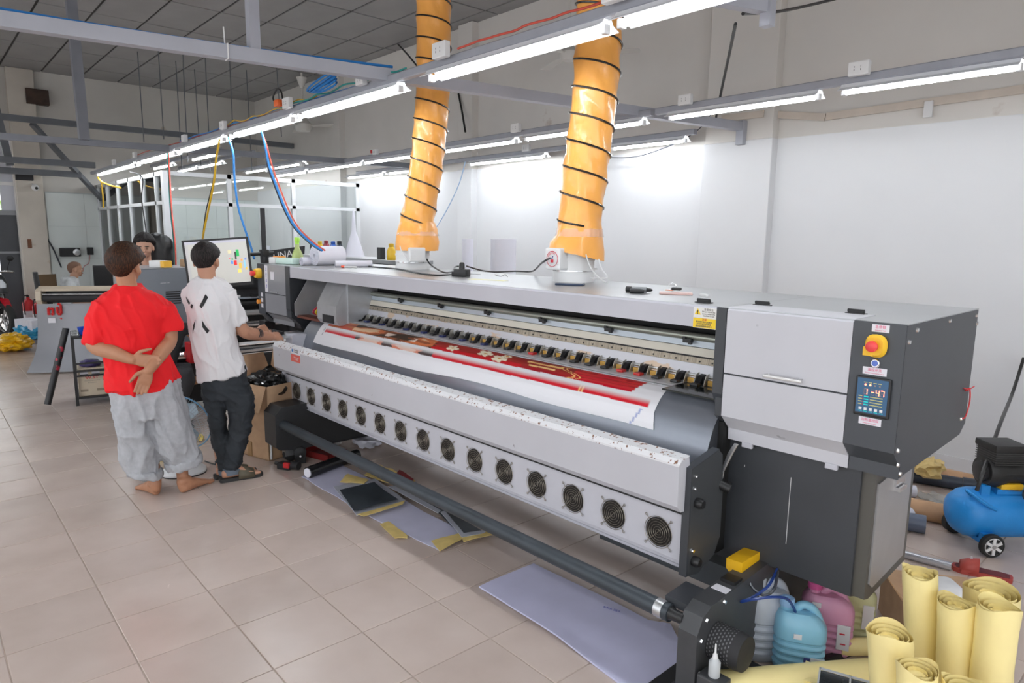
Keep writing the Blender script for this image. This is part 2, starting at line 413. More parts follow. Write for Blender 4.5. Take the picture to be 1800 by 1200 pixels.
pn.sort()
for a, dz, x, y in pn[:200]: link('ceiling_panel', pm, ceil, (x, y, CEIL+.004+random.uniform(0, .004)))
rp_ = MB()
for a, dz, x, y in pn[200:]: rp_.box((x-.591, y-.292, CEIL+.004), (x+.591, y+.292, CEIL+.016))
if pn[200:]: o = rp_.build('far_ceiling_panels', mPanel, ceil); o['kind'] = 'stuff'
# baseboard
struct(MB().box((FARX, WALLY-.012, 0), (NEARX, WALLY, .1)).build('baseboard_right', M('skirting', (.7, .7, .72), .4)), 'white skirting')
# glass partition (room in the far corner) ---------------------------
PX, PY, PZ = -6.55, 1.90, 2.58
mFrame = M('white_aluminium', (.74, .76, .78), .32)
def glass_mat():
    m = bpy.data.materials.new('window_glass'); m.use_nodes = True; nt = m.node_tree; nt.nodes.clear()
    o = nt.nodes.new('ShaderNodeOutputMaterial'); t = nt.nodes.new('ShaderNodeBsdfTransparent'); t.inputs[0].default_value = (.965, .985, .98, 1)
    g = nt.nodes.new('ShaderNodeBsdfGlossy'); g.inputs['Roughness'].default_value = .02
    fr = nt.nodes.new('ShaderNodeFresnel'); fr.inputs[0].default_value = 1.6
    mx = nt.nodes.new('ShaderNodeMixShader'); nt.links.new(fr.outputs[0], mx.inputs[0]); nt.links.new(t.outputs[0], mx.inputs[1]); nt.links.new(g.outputs[0], mx.inputs[2]); nt.links.new(mx.outputs[0], o.inputs[0])
    return m
mGlass = glass_mat()
part = struct(MB().box((PX-.05, PY-.05, 0), (PX+.05, PY+.05, PZ)).build('window_1', mFrame), 'white framed glass office partition')
ys = [PY, 2.78, 3.78, WALLY-.03]; xs = [PX, -7.0, -7.75, -8.55, -9.4, -10.2, FARX+.03]
for y in ys[1:]: MB().box((PX-.03, y-.03, 0), (PX+.03, y+.03, PZ)).build('mullion', mFrame, part)
for x in xs[1:]: MB().box((x-.03, PY-.03, 0), (x+.03, PY+.03, PZ)).build('mullion', mFrame, part)
for z, t_ in ((PZ-.03, .03), (2.14, .025), (.9, .03), (.05, .05)):
    MB().box((PX-.03, PY, z-t_), (PX+.03, WALLY, z+t_)).build('rail', mFrame, part)
    MB().box((FARX, PY-.03, z-t_), (PX, PY+.03, z+t_)).build('rail', mFrame, part)
for (a, b_) in zip(ys, ys[1:]):
    for z0, z1 in ((.1, .87), (.93, 2.115), (2.165, PZ-.06)):
        MB().box((PX-.004, a+.03, z0), (PX+.004, b_-.03, z1)).build('pane', mGlass if z0 > .2 else mFrame, part)
for (a, b_) in zip(xs, xs[1:]):
    for z0, z1 in ((.1, .87), (.93, 2.115), (2.165, PZ-.06)):
        MB().box((b_+.03, PY-.004, z0), (a-.03, PY+.004, z1)).build('pane', mGlass if z0 > .2 else mFrame, part)
# ================================================================== STEEL
def beam(name, a, b, w_, h_, mat, label, z_up=True):
    a = Vector(a); b = Vector(b); d = (b-a); L_ = d.length; t = d.normalized()
    s = t.cross(Vector((0, 0, 1))); s = s.normalized() if s.length > .01 else Vector((1, 0, 0)); u = s.cross(t)
    mb = MB(); pr = []
    for sx in (-1, 1):
        for sz in (-1, 1): pr.append((sx, sz))
    P = [s*(x*w_/2)+u*(z*h_/2) for x, z in ((-1, -1), (1, -1), (1, 1), (-1, 1))]
    c_ = w_*.12
    P = [s*x+u*z for x, z in ((-w_/2+c_, -h_/2), (w_/2-c_, -h_/2), (w_/2, -h_/2+c_), (w_/2, h_/2-c_), (w_/2-c_, h_/2), (-w_/2+c_, h_/2), (-w_/2, h_/2-c_), (-w_/2, -h_/2+c_))]
    n = 8; mb.add(P+[p+d for p in P], [list(range(n))[::-1], list(range(n, 2*n))]+[(i, (i+1) % n, n+(i+1) % n, n+i) for i in range(n)])
    return single(mb, name, mat, a, label, 'beam')
mBeam = M('beam_lit_grey', (.40, .41, .46), .45, var=.06, vscale=4)  # lamp light on the near beam is put into this lighter grey
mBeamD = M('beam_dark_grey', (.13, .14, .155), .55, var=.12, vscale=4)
def truss(name, label, pts, mat, size=.06):
    """pts: list of (a, b) member ends; one welded thing, each member a part"""
    base = Vector(pts[0][1][0]); t = thing(name, label, 'truss', base)
    for nm, (a, b, s_) in ((p[0], (Vector(p[1][0])-base, Vector(p[1][1])-base, p[2] if len(p) > 2 else size)) for p in pts):
        d = b-a; tt = d.normalized(); s = tt.cross(Vector((0, 0, 1))); s = s.normalized() if s.length > .05 else Vector((1, 0, 0)); u = s.cross(tt)
        P = [s*x*s_/2+u*z*s_/2 for x, z in ((-1, -1), (1, -1), (1, 1), (-1, 1))]
        MB().add([a+p for p in P]+[b+p for p in P], [(3, 2, 1, 0), (4, 5, 6, 7)]+[(i, (i+1) % 4, 4+(i+1) % 4, 4+i) for i in range(4)]).build(nm, mat, t)
    return t
ZB = 2.76
A0 = on(-100, 20, z=ZB); A1 = on(1308, 226, y=WALLY-.08); A1.z = 2.74
def beam_at(u_):
    best = min((abs(900+FPX*(q-CAMPOS).dot(CR)/(q-CAMPOS).dot(CF)-u_), k) for k, q in ((k, A0.lerp(A1, k/400)) for k in range(0, 400)))
    return A0.lerp(A1, best[1]/400)
pA = beam_at(447)
A0 = A0.lerp(A1, -(A0.y-(LEFTY+.05))/(A1.y-A0.y)); tA = truss('roof_truss', 'pale grey lit steel beam crossing over the printer with one upright', [('chord', (A0, A1), .075), ('upright', (pA, Vector((pA.x, pA.y, CEIL)))), ('upright', ((A1.x-.25, WALLY-1.9, ZB), (A1.x-.25, WALLY-1.9, CEIL)), .05), ('end_bracket', (A1+Vector((0, -.04, -.16)), A1+Vector((0, -.04, .05))), .07)], mBeam)
B0 = on(-60, 235, z=2.72); B1 = Vector((-4.45, WALLY-.03, 2.72))
pB = on(148, 246, z=2.74)
truss('roof_truss', 'long grey steel beam above the two standing men, far side', [('chord', (B0, B1), .07), ('upright', (pB, Vector((pB.x-.02, pB.y-.02, CEIL))), .1)], M('beam_dim_grey', (.21, .22, .25), .5, var=.1, vscale=4))  # dimmer look of this farther beam is put into its grey
truss('roof_truss', 'dark double steel chords with braces near the far wall', [('chord', ((-8.9, -4, 2.76), (-8.7, 1.45, 2.76)), .09), ('chord', ((-10.4, -4, 2.70), (-10.2, 1.5, 2.70)), .1), ('top_chord', ((-9.1, -4, 3.42), (-9.1, WALLY, 3.42)), .09),
   ('upright', ((-9.1, .38, 2.7), (-9.1, .15, CEIL)), .1), ('brace', ((-9.4, .75, 3.4), (-10.7, 1.9, 2.3)), .07)], mBeamD)
truss('roof_truss', 'short grey steel arm at the top right with black end bracket', [('chord', ((2.05, 1.2, 2.79), (2.42, 2.05, 2.76)), .05), ('end_bracket', ((2.42, 2.04, 2.68), (2.42, 2.04, 2.80)), .05)], mBeam)
# rows of lamps ------------------------------------------------------
mRail = M('rail_grey', (.33, .34, .38), .45, var=.08, vscale=6)
mRefl = M('reflector_white', (.80, .81, .84), .3)
mTubeL = M('fluorescent_tube', (1, 1, 1), .5, emit=(.93, .97, 1), es=TUBE_STRENGTH)
def rail_obj(a, b, label, s_=.05):
    a = Vector(a); b = Vector(b); return tag(beam('lamp_rail', a, b, s_, s_, mRail, label), label, 'rail')
_lamp = {}
def lamp(x0, x1, y, z, label, group=None, tilt=0):
    L_ = abs(x1-x0); key = round(L_, 2)
    if key not in _lamp:
        L2 = L_/2
        r = thing('fluorescent_light', label, 'lamp')
        # folded reflector: flat spine, two sloping wings with turned edges
        pr = [(-.08, -.026), (-.04, -.006), (-.026, .016), (.026, .016), (.04, -.006), (.08, -.026), (.078, -.029), (.038, -.009), (.024, .013), (-.024, .013), (-.038, -.009), (-.078, -.029)]
        MB().prism(pr, 'x', -L2, L2).build('reflector', mRefl, r)
        for sx in (-1, 1):
            MB().bbox((sx*(L2-.012)-.014, -.018, -.048), (sx*(L2-.012)+.014, .018, -.006), .005).build('socket', mWhiteP, r)
        MB().lathe([(.013, -L2+.03), (.0135, -L2+.06), (.0135, L2-.06), (.013, L2-.03)], (0, 0, -.030), 'x', 8).build('tube', mTubeL, r, True)
        _lamp[key] = r; o = r
    else: o = copy_tree(_lamp[key])
    o['label'] = label
    if group: o['group'] = group
    o.location = ((x0+x1)/2, y, z); o.rotation_euler = (0, 0, tilt)
    return o
def outlet(p, label, s_=1., n=2):
    t = thing('socket_outlet', label, 'outlet', p)
    MB().bbox((-.055*s_, -.02, 0), (.055*s_, .02, .075*s_), .006).build('box', mWhiteP, t)
    for k in range(n):
        x = (k-(n-1)/2)*.035*s_
        MB().box((x-.005, -.0205, .025*s_), (x-.002, -.0195, .035*s_)).box((x-.005, -.0205, .042*s_), (x-.002, -.0195, .05*s_)).build('slot', mBlack, t)
    return t
Y1 = 1.5; ZR = 2.72
rail_obj((-9.9, 1.62, ZR), (6.2, 1.42, ZR), 'long grey lamp rail over the printer front carrying the brightest lamps')
def xr(u, v, y, z=2.672): 
    d = ray(u, v); return (CAMPOS+d*((z-CAMPOS.z)/d.z)).x
R1 = [(735, 128, 1072, 44, 'big bright tube lamp in front of the two orange ducts'), (1096, 37, 1330, -20, 'bright tube lamp at the top edge, right of the ducts'), (516, 200, 706, 150, 'bright tube lamp under the blue coiled cable'),
      (398, 236, 512, 205, 'tube lamp left of the orange plug'), (312, 264, 393, 241, 'third tube lamp from the far end of the long row'), (238, 284, 306, 266, 'second tube lamp from the far end of the long row'), (166, 305, 232, 287, 'farthest small tube lamp of the long row')]
for (u0, v0, u1, v1, lb) in R1:
    x0, x1 = xr(u0, v0, Y1), xr(u1, v1, Y1)
    lamp(x0, x1, 1.62-.2*(((x0+x1)/2+9.9)/16.1), ZR-.041, lb, 'tube lamps of the long row')
for k, x in enumerate((3.3, 4.7)): lamp(x-.6, x+.6, 1.45, ZR-.041, 'tube lamp of the long row out of view %s' % ('beside the camera' if k else 'near the camera'), 'tube lamps of the long row')
rail_obj((.66, 3.6, ZR), (6.2, 3.4, ZR), 'grey lamp rail in front of the right white wall')
rail_obj((-7.2, 3.74, ZR), (.62, 3.6, ZR), 'grey lamp rail passing behind the two orange ducts')
for (u0, v0, u1, v1, lb) in [(1160, 199, 1460, 170, 'tube lamp before the white wall, left of two'), (1490, 160, 1808, 118, 'tube lamp before the white wall at right picture edge'),
                             (918, 240, 1120, 208, 'tube lamp seen behind the right orange duct'), (735, 272, 897, 243, 'tube lamp of the rail passing between the two orange ducts'),
                             (640, 283, 722, 266, 'tube lamp just left of the left orange duct, upper row'), (545, 298, 630, 284, 'tube lamp over the glass partition, nearest the duct'), (470, 306, 530, 299, 'tube lamp over the glass partition, farther left')]:
    x0, x1 = xr(u0, v0, 3.55), xr(u1, v1, 3.55)
    lamp(x0, x1, 3.6-.02*((x0+x1)/2), ZR-.041, lb, 'tube lamps of the middle row')
lamp(3.7, 4.9, 3.45, ZR-.041, 'tube lamp of the wall row out of view beside the camera', 'tube lamps of the middle row')
rail_obj((-6.2, 4.74, ZR), (.3, 4.68, ZR), 'grey lamp rail fixed along the white wall')
for (u0, v0, u1, v1, lb) in [(1080, 258, 1200, 242, 'tube lamp on the white wall, right of the right duct'), (845, 288, 968, 272, 'tube lamp on the white wall between the ducts'), (690, 303, 722, 299, 'tube lamp on the white wall left of the left duct'), (618, 311, 682, 304, 'tube lamp on the white wall beside the glass partition')]:
    x0, x1 = xr(u0, v0, 4.75), xr(u1, v1, 4.75); x1 = max(x1, x0+.9)
    lamp(x0, x1, 4.70, ZR-.041, lb, 'tube lamps along the white wall')
# lamps inside the glass office; the last two are added to brighten it
for k, (x, y, r_) in enumerate(((-7.3, 2.7, 0), (-8.6, 3.2, 0), (-9.6, 2.7, 0), (-7.6, 4.2, 0), (-9.0, 4.2, 0), (-9.9, 3.2, 0))):
    lamp(x-.6, x+.6, y, 2.914, ['tube lamp inside the glass office nearest its corner', 'tube lamp deep inside the glass office', 'farthest tube lamp inside the glass office', 'tube lamp inside the glass office near the wall', 'added tube lamp brightening the glass office near the wall', 'added tube lamp brightening the back of the glass office'][k], 'tube lamps in the glass office')
rail_obj((-10.4, 2.7, 2.955), (-6.6, 2.7, 2.955), 'lamp rail inside the glass office, nearer the aisle')
rail_obj((-10.4, 3.2, 2.955), (-6.6, 3.2, 2.955), 'lamp rail inside the glass office, middle one')
rail_obj((-10.4, 4.2, 2.955), (-6.6, 4.2, 2.955), 'lamp rail inside the glass office near the wall')
# unseen lamp rows added over the aisle to brighten the printer front
rail_obj((-6, -1.5, ZR), (6, -1.5, ZR), 'added grey lamp rail over the aisle, unseen left of the view')
rail_obj((-6, -3.4, ZR), (6, -3.4, ZR), 'second added grey lamp rail over the aisle, unseen left of the view')
for k, x in enumerate((-3.6, -1.9, -.2, 1.6, 3.2, 4.8)): lamp(x-.6, x+.6, -3.4, ZR-.041, 'added unseen tube lamp of the outer aisle row, %s from the far end' % ['first', 'second', 'third', 'fourth', 'fifth', 'sixth'][k], 'added tube lamps of the outer aisle row')
for k, x in enumerate((-3.6, -1.9, -.2, 1.6, 3.2, 4.8)): lamp(x-.6, x+.6, -1.5, ZR-.041, 'added unseen tube lamp over the aisle, %s from the far end' % ['first', 'second', 'third', 'fourth', 'fifth', 'sixth'][k], 'added tube lamps over the aisle')
# outlets on the rails
for (u, v, y, s_, lb) in [(775, 92, 1.44, 1.15, 'white double socket box in front of the left orange duct'), (505, 172, 1.48, 1.1, 'white socket box with an orange plug'), (392, 215, 1.5, 1.0, 'white socket box between the orange plug and the far lamps'), (324, 240, 1.52, 1., 'white socket box above the third far lamp'),
                          (237, 272, 1.55, 1., 'small white socket box above the far lamps, nearer one'), (200, 284, 1.58, 1., 'small white socket box above the far lamps, farther one'), (635, 140, 1.47, .9, 'white socket box beside the blue coiled cable'), (1082, 4, 1.42, 1.2, 'white socket box at the top by the right duct'),
                          (1510, 128, 3.49, 1.1, 'white double socket box on the right wall rail, nearer one'), (1205, 172, 3.55, 1.0, 'white double socket box on the right wall rail, farther one'), (907, 218, 3.58, 1.05, 'white double socket box on the rail between the ducts'), (660, 262, 3.63, .9, 'white socket box with a red plug'),
                          (925, 266, 4.68, 1.1, 'white socket box on the wall rail between the ducts'), (530, 285, 3.66, .9, 'pale socket box over the glass partition, nearer one'), (470, 293, 3.68, .9, 'pale socket box over the glass partition, farther one')]:
    p = on(u, v, y=y-.03); p.z = ZR+.0; outlet(p, lb, s_)
# ================================================================== MAIN PRINTER
PA = math.radians(1.1638); PO = Vector((2.6, 1.5, 0))
PRN = thing('wide_format_printer', 'huge grey and charcoal wide-format printer with a row of sixteen round fans', 'printer', PO, PA)
PM = Matrix.Translation(PO) @ Matrix.Rotation(PA, 4, 'Z')
def P2W(x, y, z): return PM @ Vector((x, y, z))
TOP = 1.46
mTopM = M('printer_top_metal', (.40, .41, .42), .3, .55, var=.05, vscale=3)
mGap = M('interior_black', (.008, .008, .008), .7)
def pp(mb, name, mat, smooth=False, parent=None, label=None): return mb.build(name, mat, parent or PRN, smooth, None, label)
# top cover with front fascia
pp(MB().prism([(0, 1.368), (0, 1.452), (.006, TOP), (.88, TOP), (.88, 1.36), (.86, 1.36), (.86, 1.445), (.02, 1.445), (.02, 1.368)], 'x', -3.97, 0), 'top_cover', mPaint)
pp(MB().box((-3.96, .012, TOP), (0, .875, TOP+.0015)), 'top_sheet', mTopM)
pp(MB().box((-3.97, .84, .62), (0, .87, 1.44)), 'rear_panel', mDark)
pp(MB().box((-3.97, .05, .60), (0, .84, .64)), 'floor_pan', mDark)
# interior beam seen through the slot: stacked strips, each its own piece
IY = .30
pp(MB().box((-3.95, IY+.06, 1.03), (-.0, IY+.3, 1.40)), 'carriage_beam', mGap)
pp(MB().lathe([(.019, -3.9), (.019, -.01)], (0, IY+.015, 1.275), 'x', 14), 'guide_bar', M('greenish_steel', (.36, .38, .33), .3, .7), True)
pp(MB().box((-3.9, IY+.01, 1.228), (-.01, IY+.06, 1.257)), 'linear_rail', M('pale_blue_metal', (.55, .62, .68), .35, .3))
pp(MB().prism([(IY-.012, 1.19), (IY, 1.226), (IY+.06, 1.226), (IY+.06, 1.19)], 'x', -3.85, -.01), 'cream_strip', M('cream_strip', (.72, .68, .58), .45))
pp(MB().box((-3.85, IY-.014, 1.183), (-.01, IY+.05, 1.189)), 'dark_seam', mBlackM)
strip = pp(MB().prism([(IY-.02, 1.155), (IY-.012, 1.182), (IY+.05, 1.182), (IY+.05, 1.155)], 'x', -3.85, -.01), 'punched_strip', M('punched_strip', (.36, .31, .24), .4, .4, var=.35, vscale=260, stretch=(1, .01, .01)))
hm = MB().lathe([(.0045, 0), (.0045, .002)], (0, 0, 0), 'y', 8).mesh('hole', mBlack)
for k in range(58): link('hole', hm, strip, (-3.79+k*.0655, IY-.0185, 1.166))
pp(MB().prism([(IY-.035, 1.09), (IY-.02, 1.154), (IY+.06, 1.154), (IY+.06, 1.09)], 'x', -3.85, -.01), 'front_strip', M('worn_light_metal', (.58, .58, .62), .4, .3, dirt=((.62, .48, .36), 5, .60), stretch=(1, 3, 3)))
cm = MB().box((-.022, -.012, -.006), (.022, .012, .012)).box((-.03, -.006, .006), (-.012, .02, .02)).box((.01, -.016, -.012), (.026, 0, 0)).mesh('rail_clip', mBlack)
for x in (-3.25, -2.77, -2.28, -1.79, -1.3, -.81, -.33): link('rail_clip', cm, PRN, (x, IY-.006, 1.252))
# platen
mPlat = M('platen_grey', (.42, .44, .47), .3, .45, var=.05)
pp(MB().box((-3.92, .12, 1.02), (-.005, .36, 1.0635)), 'platen', mPlat)
# pinch clamps ------------------------------------------------------
mClampM = M('clamp_metal', (.50, .48, .43), .35, .7, var=.2, vscale=60)
mTip = [M('lever_black', (.02, .02, .022), .35), M('lever_blue', (.02, .03, .12), .35), M('lever_red', (.55, .02, .02), .35)]
c_br = MB().add([(-.028, .02, 1.075), (-.028, -.035, 1.068), (-.028, -.015, 1.115), (-.028, .02, 1.125), (-.025, .02, 1.075), (-.025, -.035, 1.068), (-.025, -.015, 1.115), (-.025, .02, 1.125)], [(0, 1, 2, 3), (7, 6, 5, 4), (0, 4, 5, 1), (1, 5, 6, 2), (2, 6, 7, 3), (3, 7, 4, 0)])
c_br2 = MB(); c_br2.v = [(-x, y, z) for x, y, z in c_br.v]; c_br2.f = [f[::-1] for f in c_br.f]; c_br2.m = list(c_br.m); c_br2.sm = list(c_br.sm)
c_br.add(c_br2.v, c_br2.f).lathe([(.013, .02), (.013, .024)], (0, 0, 1.128), 'y', 12).box((-.028, .018, 1.08), (.028, .022, 1.12))
cb_me = c_br.mesh('clamp_bracket', mClampM)
c_arm = MB().prism([(.012, 1.118), (-.018, 1.112), (-.045, 1.084), (-.046, 1.078), (-.02, 1.082), (.008, 1.10)], 'x', -.013, .013)
ca_me = c_arm.mesh('clamp_arm', mBlack)
ct = MB().bbox((-.020, -.078, 1.071), (.020, -.042, 1.085), .005)
ct_me = [ct.mesh('lever_tip', m_) for m_ in mTip]
mSpring = M('amber_spring', (.62, .36, .08), .4, .3)
sp_me = MB().box((.034, -.012, 1.070), (.068, .01, 1.094)).mesh('roller_pad', mSpring)
sh_me = MB().lathe([(.009, .026), (.009, .078)], (0, .012, 1.105), 'x', 8).mesh('shaft_segment', mAlu)
ncl = 31
for k in range(ncl):
    x = -3.41+k*(3.19/(ncl-1))
    e_ = bpy.data.objects.new('pinch_clamp', cb_me); COL.objects.link(e_); e_.parent = PRN; e_.location = (x, IY-.04, -.004)
    ti = 0
    if k in (1, 20, 26, 27): ti = 2
    elif k in (3, 5, 8, 10, 12, 14, 16): ti = 1
    link('clamp_arm', ca_me, e_); link('lever_tip', ct_me[ti], e_); link('shaft_segment', sh_me, e_)
    if k > 13: link('roller_pad', sp_me, e_)
# apron and paper ---------------------------------------------------
AP = [(.32, 1.064), (.15, 1.0635), (.105, 1.055), (.07, 1.038), (.045, 1.017), (.02, .99), (-.005, .955), (-.025, .915), (-.04, .875), (-.052, .83), (-.06, .76)]
def apr(s):
    """point and normal on the apron at arc length s from its back edge"""
    acc = 0
    for (a, b_) in zip(AP, AP[1:]):
        d = math.hypot(b_[0]-a[0], b_[1]-a[1])
        if s <= acc+d or b_ is AP[-1]:
            t = (s-acc)/d; ny, nz = (b_[1]-a[1])/d, -(b_[0]-a[0])/d
            return a[0]+(b_[0]-a[0])*t, a[1]+(b_[1]-a[1])*t, ny, nz
        acc += d
AP2 = [apr(k*.0125)[:2] for k in range(46)]
mApron = M('apron_metal', (.26, .28, .32), .28, .5, var=.06, vscale=2.5, stretch=(1, 3, 3))
ap = pp(MB().sheet(AP2, 'x', -3.72, .005), 'apron', mApron, True)
pp(MB().add([(.006, y, z) for y, z in AP2]+[(.006, .3, .76)], [list(range(len(AP2)+1))]), 'apron_end', mDark)
pp(MB().add([(-3.721, y, z) for y, z in AP2]+[(-3.721, .3, .76)], [list(range(len(AP2)+1))]), 'apron_end', mDark)
pp(MB().box((-.285, .035, 1.062), (-.015, .19, 1.070)), 'glass_edge_plate', M('black_glass_plate', (.012, .016, .014), .08, dirt=((.2, .22, .2), 60, .72)))
# the printed sheet: its own thing lying over the platen and apron
def print_col(x, s):
    n1 = noise.noise(Vector((x*2.3, s*16, 1))); n2 = noise.noise(Vector((x*7, s*45, 5))); n3 = noise.noise(Vector((x*20, s*80, 9)))
    white = (.84, .83, .86)
    a, b_ = .205, .287
    if a < s < b_ and -3.42 < x < -.42+(b_-s)*.5-.04:
        t = (s-a)/(b_-a); red = (.62, .012, .02); dk = (.09, .02, .012)
        k = n1*.9+n2*.5
        if x < -3.05:
            c_ = [.55+.2*n1, .10+.12*max(0, n2), .06]
            if t < .25: c_ = [.66, .25, .12]
        elif x < -2.05:
            v_ = k+.25*math.sin(x*9+t*5)
            if v_ > .42: c_ = (.86, .58, .36)
            elif v_ > .12: c_ = (.72, .20, .07)
            elif v_ > -.15: c_ = (.33, .10, .04)
            else: c_ = (.07, .045, .03)
            if -2.62 < x < -2.25 and .35 < t < .75 and n1 > -.25: c_ = (.88, .72, .62)
        elif x < -1.22:
            c_ = [.26+.22*n1+.22*t, .03+.02*n2, .02]
            if t > .72: c_ = red
            if x < -1.95 and t > .3 and n2 > .15: c_ = (.1, .06, .02)
            for fx, ft, fr in ((-1.86, .55, .05), (-1.56, .40, .055), (-1.42, .62, .055), (-1.38, .25, .03)):
                dx, dt_ = (x-fx), (t-ft)*.16; rr = math.hypot(dx*.8, dt_); an = math.atan2(dt_, dx)
                if rr < fr*(.55+.45*abs(math.cos(2.5*an))): c_ = (.92, .82, .62) if rr > .012 else (.7, .35, .1)
        elif x < -.86:
            c_ = [.30+.15*n1+.1*t, .03, .025]
            if .25 < t < .40+.0*x and -1.2 < x < -.95: c_ = (.9, .55, .2)
            if .55 < t < .68 and -1.18 < x < -.98: c_ = (.92, .6, .25)
            if t > .8: c_ = (.42, .01, .02)
        else:
            c_ = [.66+.1*n1, .03+.03*n2, .035]
            if math.sin(t*26+x*6) > .75: c_ = [.42, .02, .02]
            if t < .28 and math.sin(x*58) > .55 and t > .06: c_ = (.45, .01, .015)
            if t > .86: c_ = (.6, .0, .02)
        if -.90 < x+.06*math.sin(t*6) < -.885 or -.86 < x+.06*math.sin(t*6) < -.85: c_ = (.95, .6, .2)
        return c_
    a, b_ = .304, .344
    if a < s < b_ and -3.40 < x < -.34:
        t = (s-a)/(b_-a); f = min(1, t*1.5)
        base = (.66, .01, .025)
        if -2.95 < x < -2.0:
            v_ = n1+n2+.6*math.sin(x*13)
            base = (.08, .05, .05) if v_ < -.25 else ((.75, .25, .15) if v_ < .3 else (.85, .6, .5))
        if abs(x+.76) < .005 or abs(x+.735) < .006: base = (.95, .65, .25)
        return tuple(.84*(1-f)+q*f for q in base)
    if abs(x+.365+(s-.36)*.45) < .005 and s > .36: return (.3, .35, .6)
    if abs(x+3.42-(s-.34)*.25) < .003 and .3 < s < .37: return (.3, .3, .32)
    return white
NX, NS = 340, 110; sv = MB(); cols = []
X0, X1 = -3.50, -.295
for i in range(NX+1):
    x = X0+(X1-X0)*i/NX
    send = .442+.008*math.sin(x*2.2+1)+.007*math.sin(x*5.1)
    for j in range(NS+1):
        s = .04+(send-.04)*j/NS
        y, z, ny, nz = apr(s); lift = .003+.005*max(0, (s-.36)/.09)*(1+.6*math.sin(x*2.7))
        xx = x+(.02*max(0, (s-.36)/.06) if i == NX else 0)
        sv.v.append((xx, y+ny*lift, z+nz*lift)); cols.append(print_col(x, s))
for i in range(NX):
    for j in range(NS):
        a = i*(NS+1)+j; sv.f.append([a, a+1, a+NS+2, a+NS+1]); sv.m.append(0); sv.sm.append(True)
def vcol_mat(name, rough=.4):
    m = bpy.data.materials.new(name); m.use_nodes = True; nt = m.node_tree; b = nt.nodes['Principled BSDF']
    a = nt.nodes.new('ShaderNodeVertexColor'); a.layer_name = 'print'; nt.links.new(a.outputs[0], b.inputs['Base Color']); b.inputs['Roughness'].default_value = rough
    return m
base_s = Vector((-1.9, .1, 1.06))
sv.v = [tuple(Vector(p)-base_s) for p in sv.v]
sme = sv.mesh('printed_banner', vcol_mat('banner_print', .33), False)
ca = sme.color_attributes.new('print', 'FLOAT_COLOR', 'POINT')
ca.data.foreach_set('color', [q for c_ in cols for q in (*c_, 1)])
sme.polygons.foreach_set('use_smooth', [True]*len(sme.polygons))
so = link('printed_banner', sme, None, P2W(*base_s), None, PA)
tag(so, 'freshly printed red and white banner sheet draped over the printer front', 'banner')
# front cover --------------------------------------------------------
mWorn = M('worn_grey_paint', (.53, .53, .57), .4, var=.03, vscale=4, dirt=((.12, .1, .1), 22, .735))
fc = pp(MB().prism([(-.2, .665), (-.275, .672), (-.3, .70), (-.3, .868), (-.285, .885), (-.235, .893), (-.225, .85), (-.19, .66)], 'x', -3.66, .04), 'front_cover', mWorn)
pp(MB().prism([(-.302, .862), (-.302, .870), (-.286, .888), (-.233, .896), (-.232, .892), (-.285, .884), (-.2995, .868), (-.2995, .862)], 'x', -3.661, .041), 'chipped_white_edge', M('chipped_white', (.76, .76, .78), .45, dirt=((.20, .09, .05), 60, .60)))
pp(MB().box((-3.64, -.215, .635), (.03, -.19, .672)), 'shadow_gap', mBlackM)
fp = pp(MB().prism([(-.19, .655), (-.205, .64), (-.21, .63), (-.21, .435), (-.2, .415), (-.05, .41), (-.05, .655)], 'x', -3.72, .045), 'fan_panel', M('fan_panel_paint', (.55, .55, .60), .4, var=.03))
pp(MB().prism([(-.212, .408), (-.2, .400), (-.05, .398), (-.05, .410), (-.2, .413)], 'x', -3.72, .045), 'panel_lip', mPaint)
# sixteen fans
fd_me = MB().lathe([(.063, -.001), (.063, .02), (.001, .02)], (0, 0, 0), 'y', 24).mesh('fan_recess', M('fan_dark', (.010, .007, .005), .7))
bl = MB()
for k in range(7):
    a = 2*math.pi*k/7
    R_ = Matrix.Rotation(a, 3, 'Y')
    bl.add([R_ @ Vector(q) for q in ((-.006, .006, .016), (.012, .014, .018), (.022, .015, .052), (-.012, .007, .052))], [(0, 1, 2, 3)])
bl.lathe([(.018, .004), (.018, .018)], (0, 0, 0), 'y', 14)
bl_me = bl.mesh('fan_blades', M('fan_blade', (.028, .02, .014), .5))
gd = MB()
for r_ in (.068, .056, .045, .034, .023, .012):
    gd.tube([(r_*math.cos(2*math.pi*k/24), -.004, r_*math.sin(2*math.pi*k/24)) for k in range(25)], .0010 if r_ < .06 else .0014, 4, False)
for a in (.8, .8+math.pi/2):
    for sgn in (1, -1):
        dx, dz = math.cos(a)*sgn, math.sin(a)*sgn
        if a < 1: gd.tube([(0, -.005, 0), (dx*.066, -.005, dz*.066)], .0012, 4)
        gd.tube([(dx*.06, -.004, dz*.06), (dx*.083, -.003, dz*.083)], .0017, 4)
        gd.tube([(dx*.087+.005*math.cos(t), -.003, dz*.087+.005*math.sin(t)) for t in [2*math.pi*q/8 for q in range(9)]], .0016, 4, False)
gd_me = gd.mesh('fan_guard', M('guard_wire', (.30, .27, .22), .35, .7))
for k in range(16):
    x = -3.70+k*(3.60/15)
    e_ = link('fan', fd_me, PRN, (x, -.212, .525)); link('fan_blades', bl_me, e_); link('fan_guard', gd_me, e_)
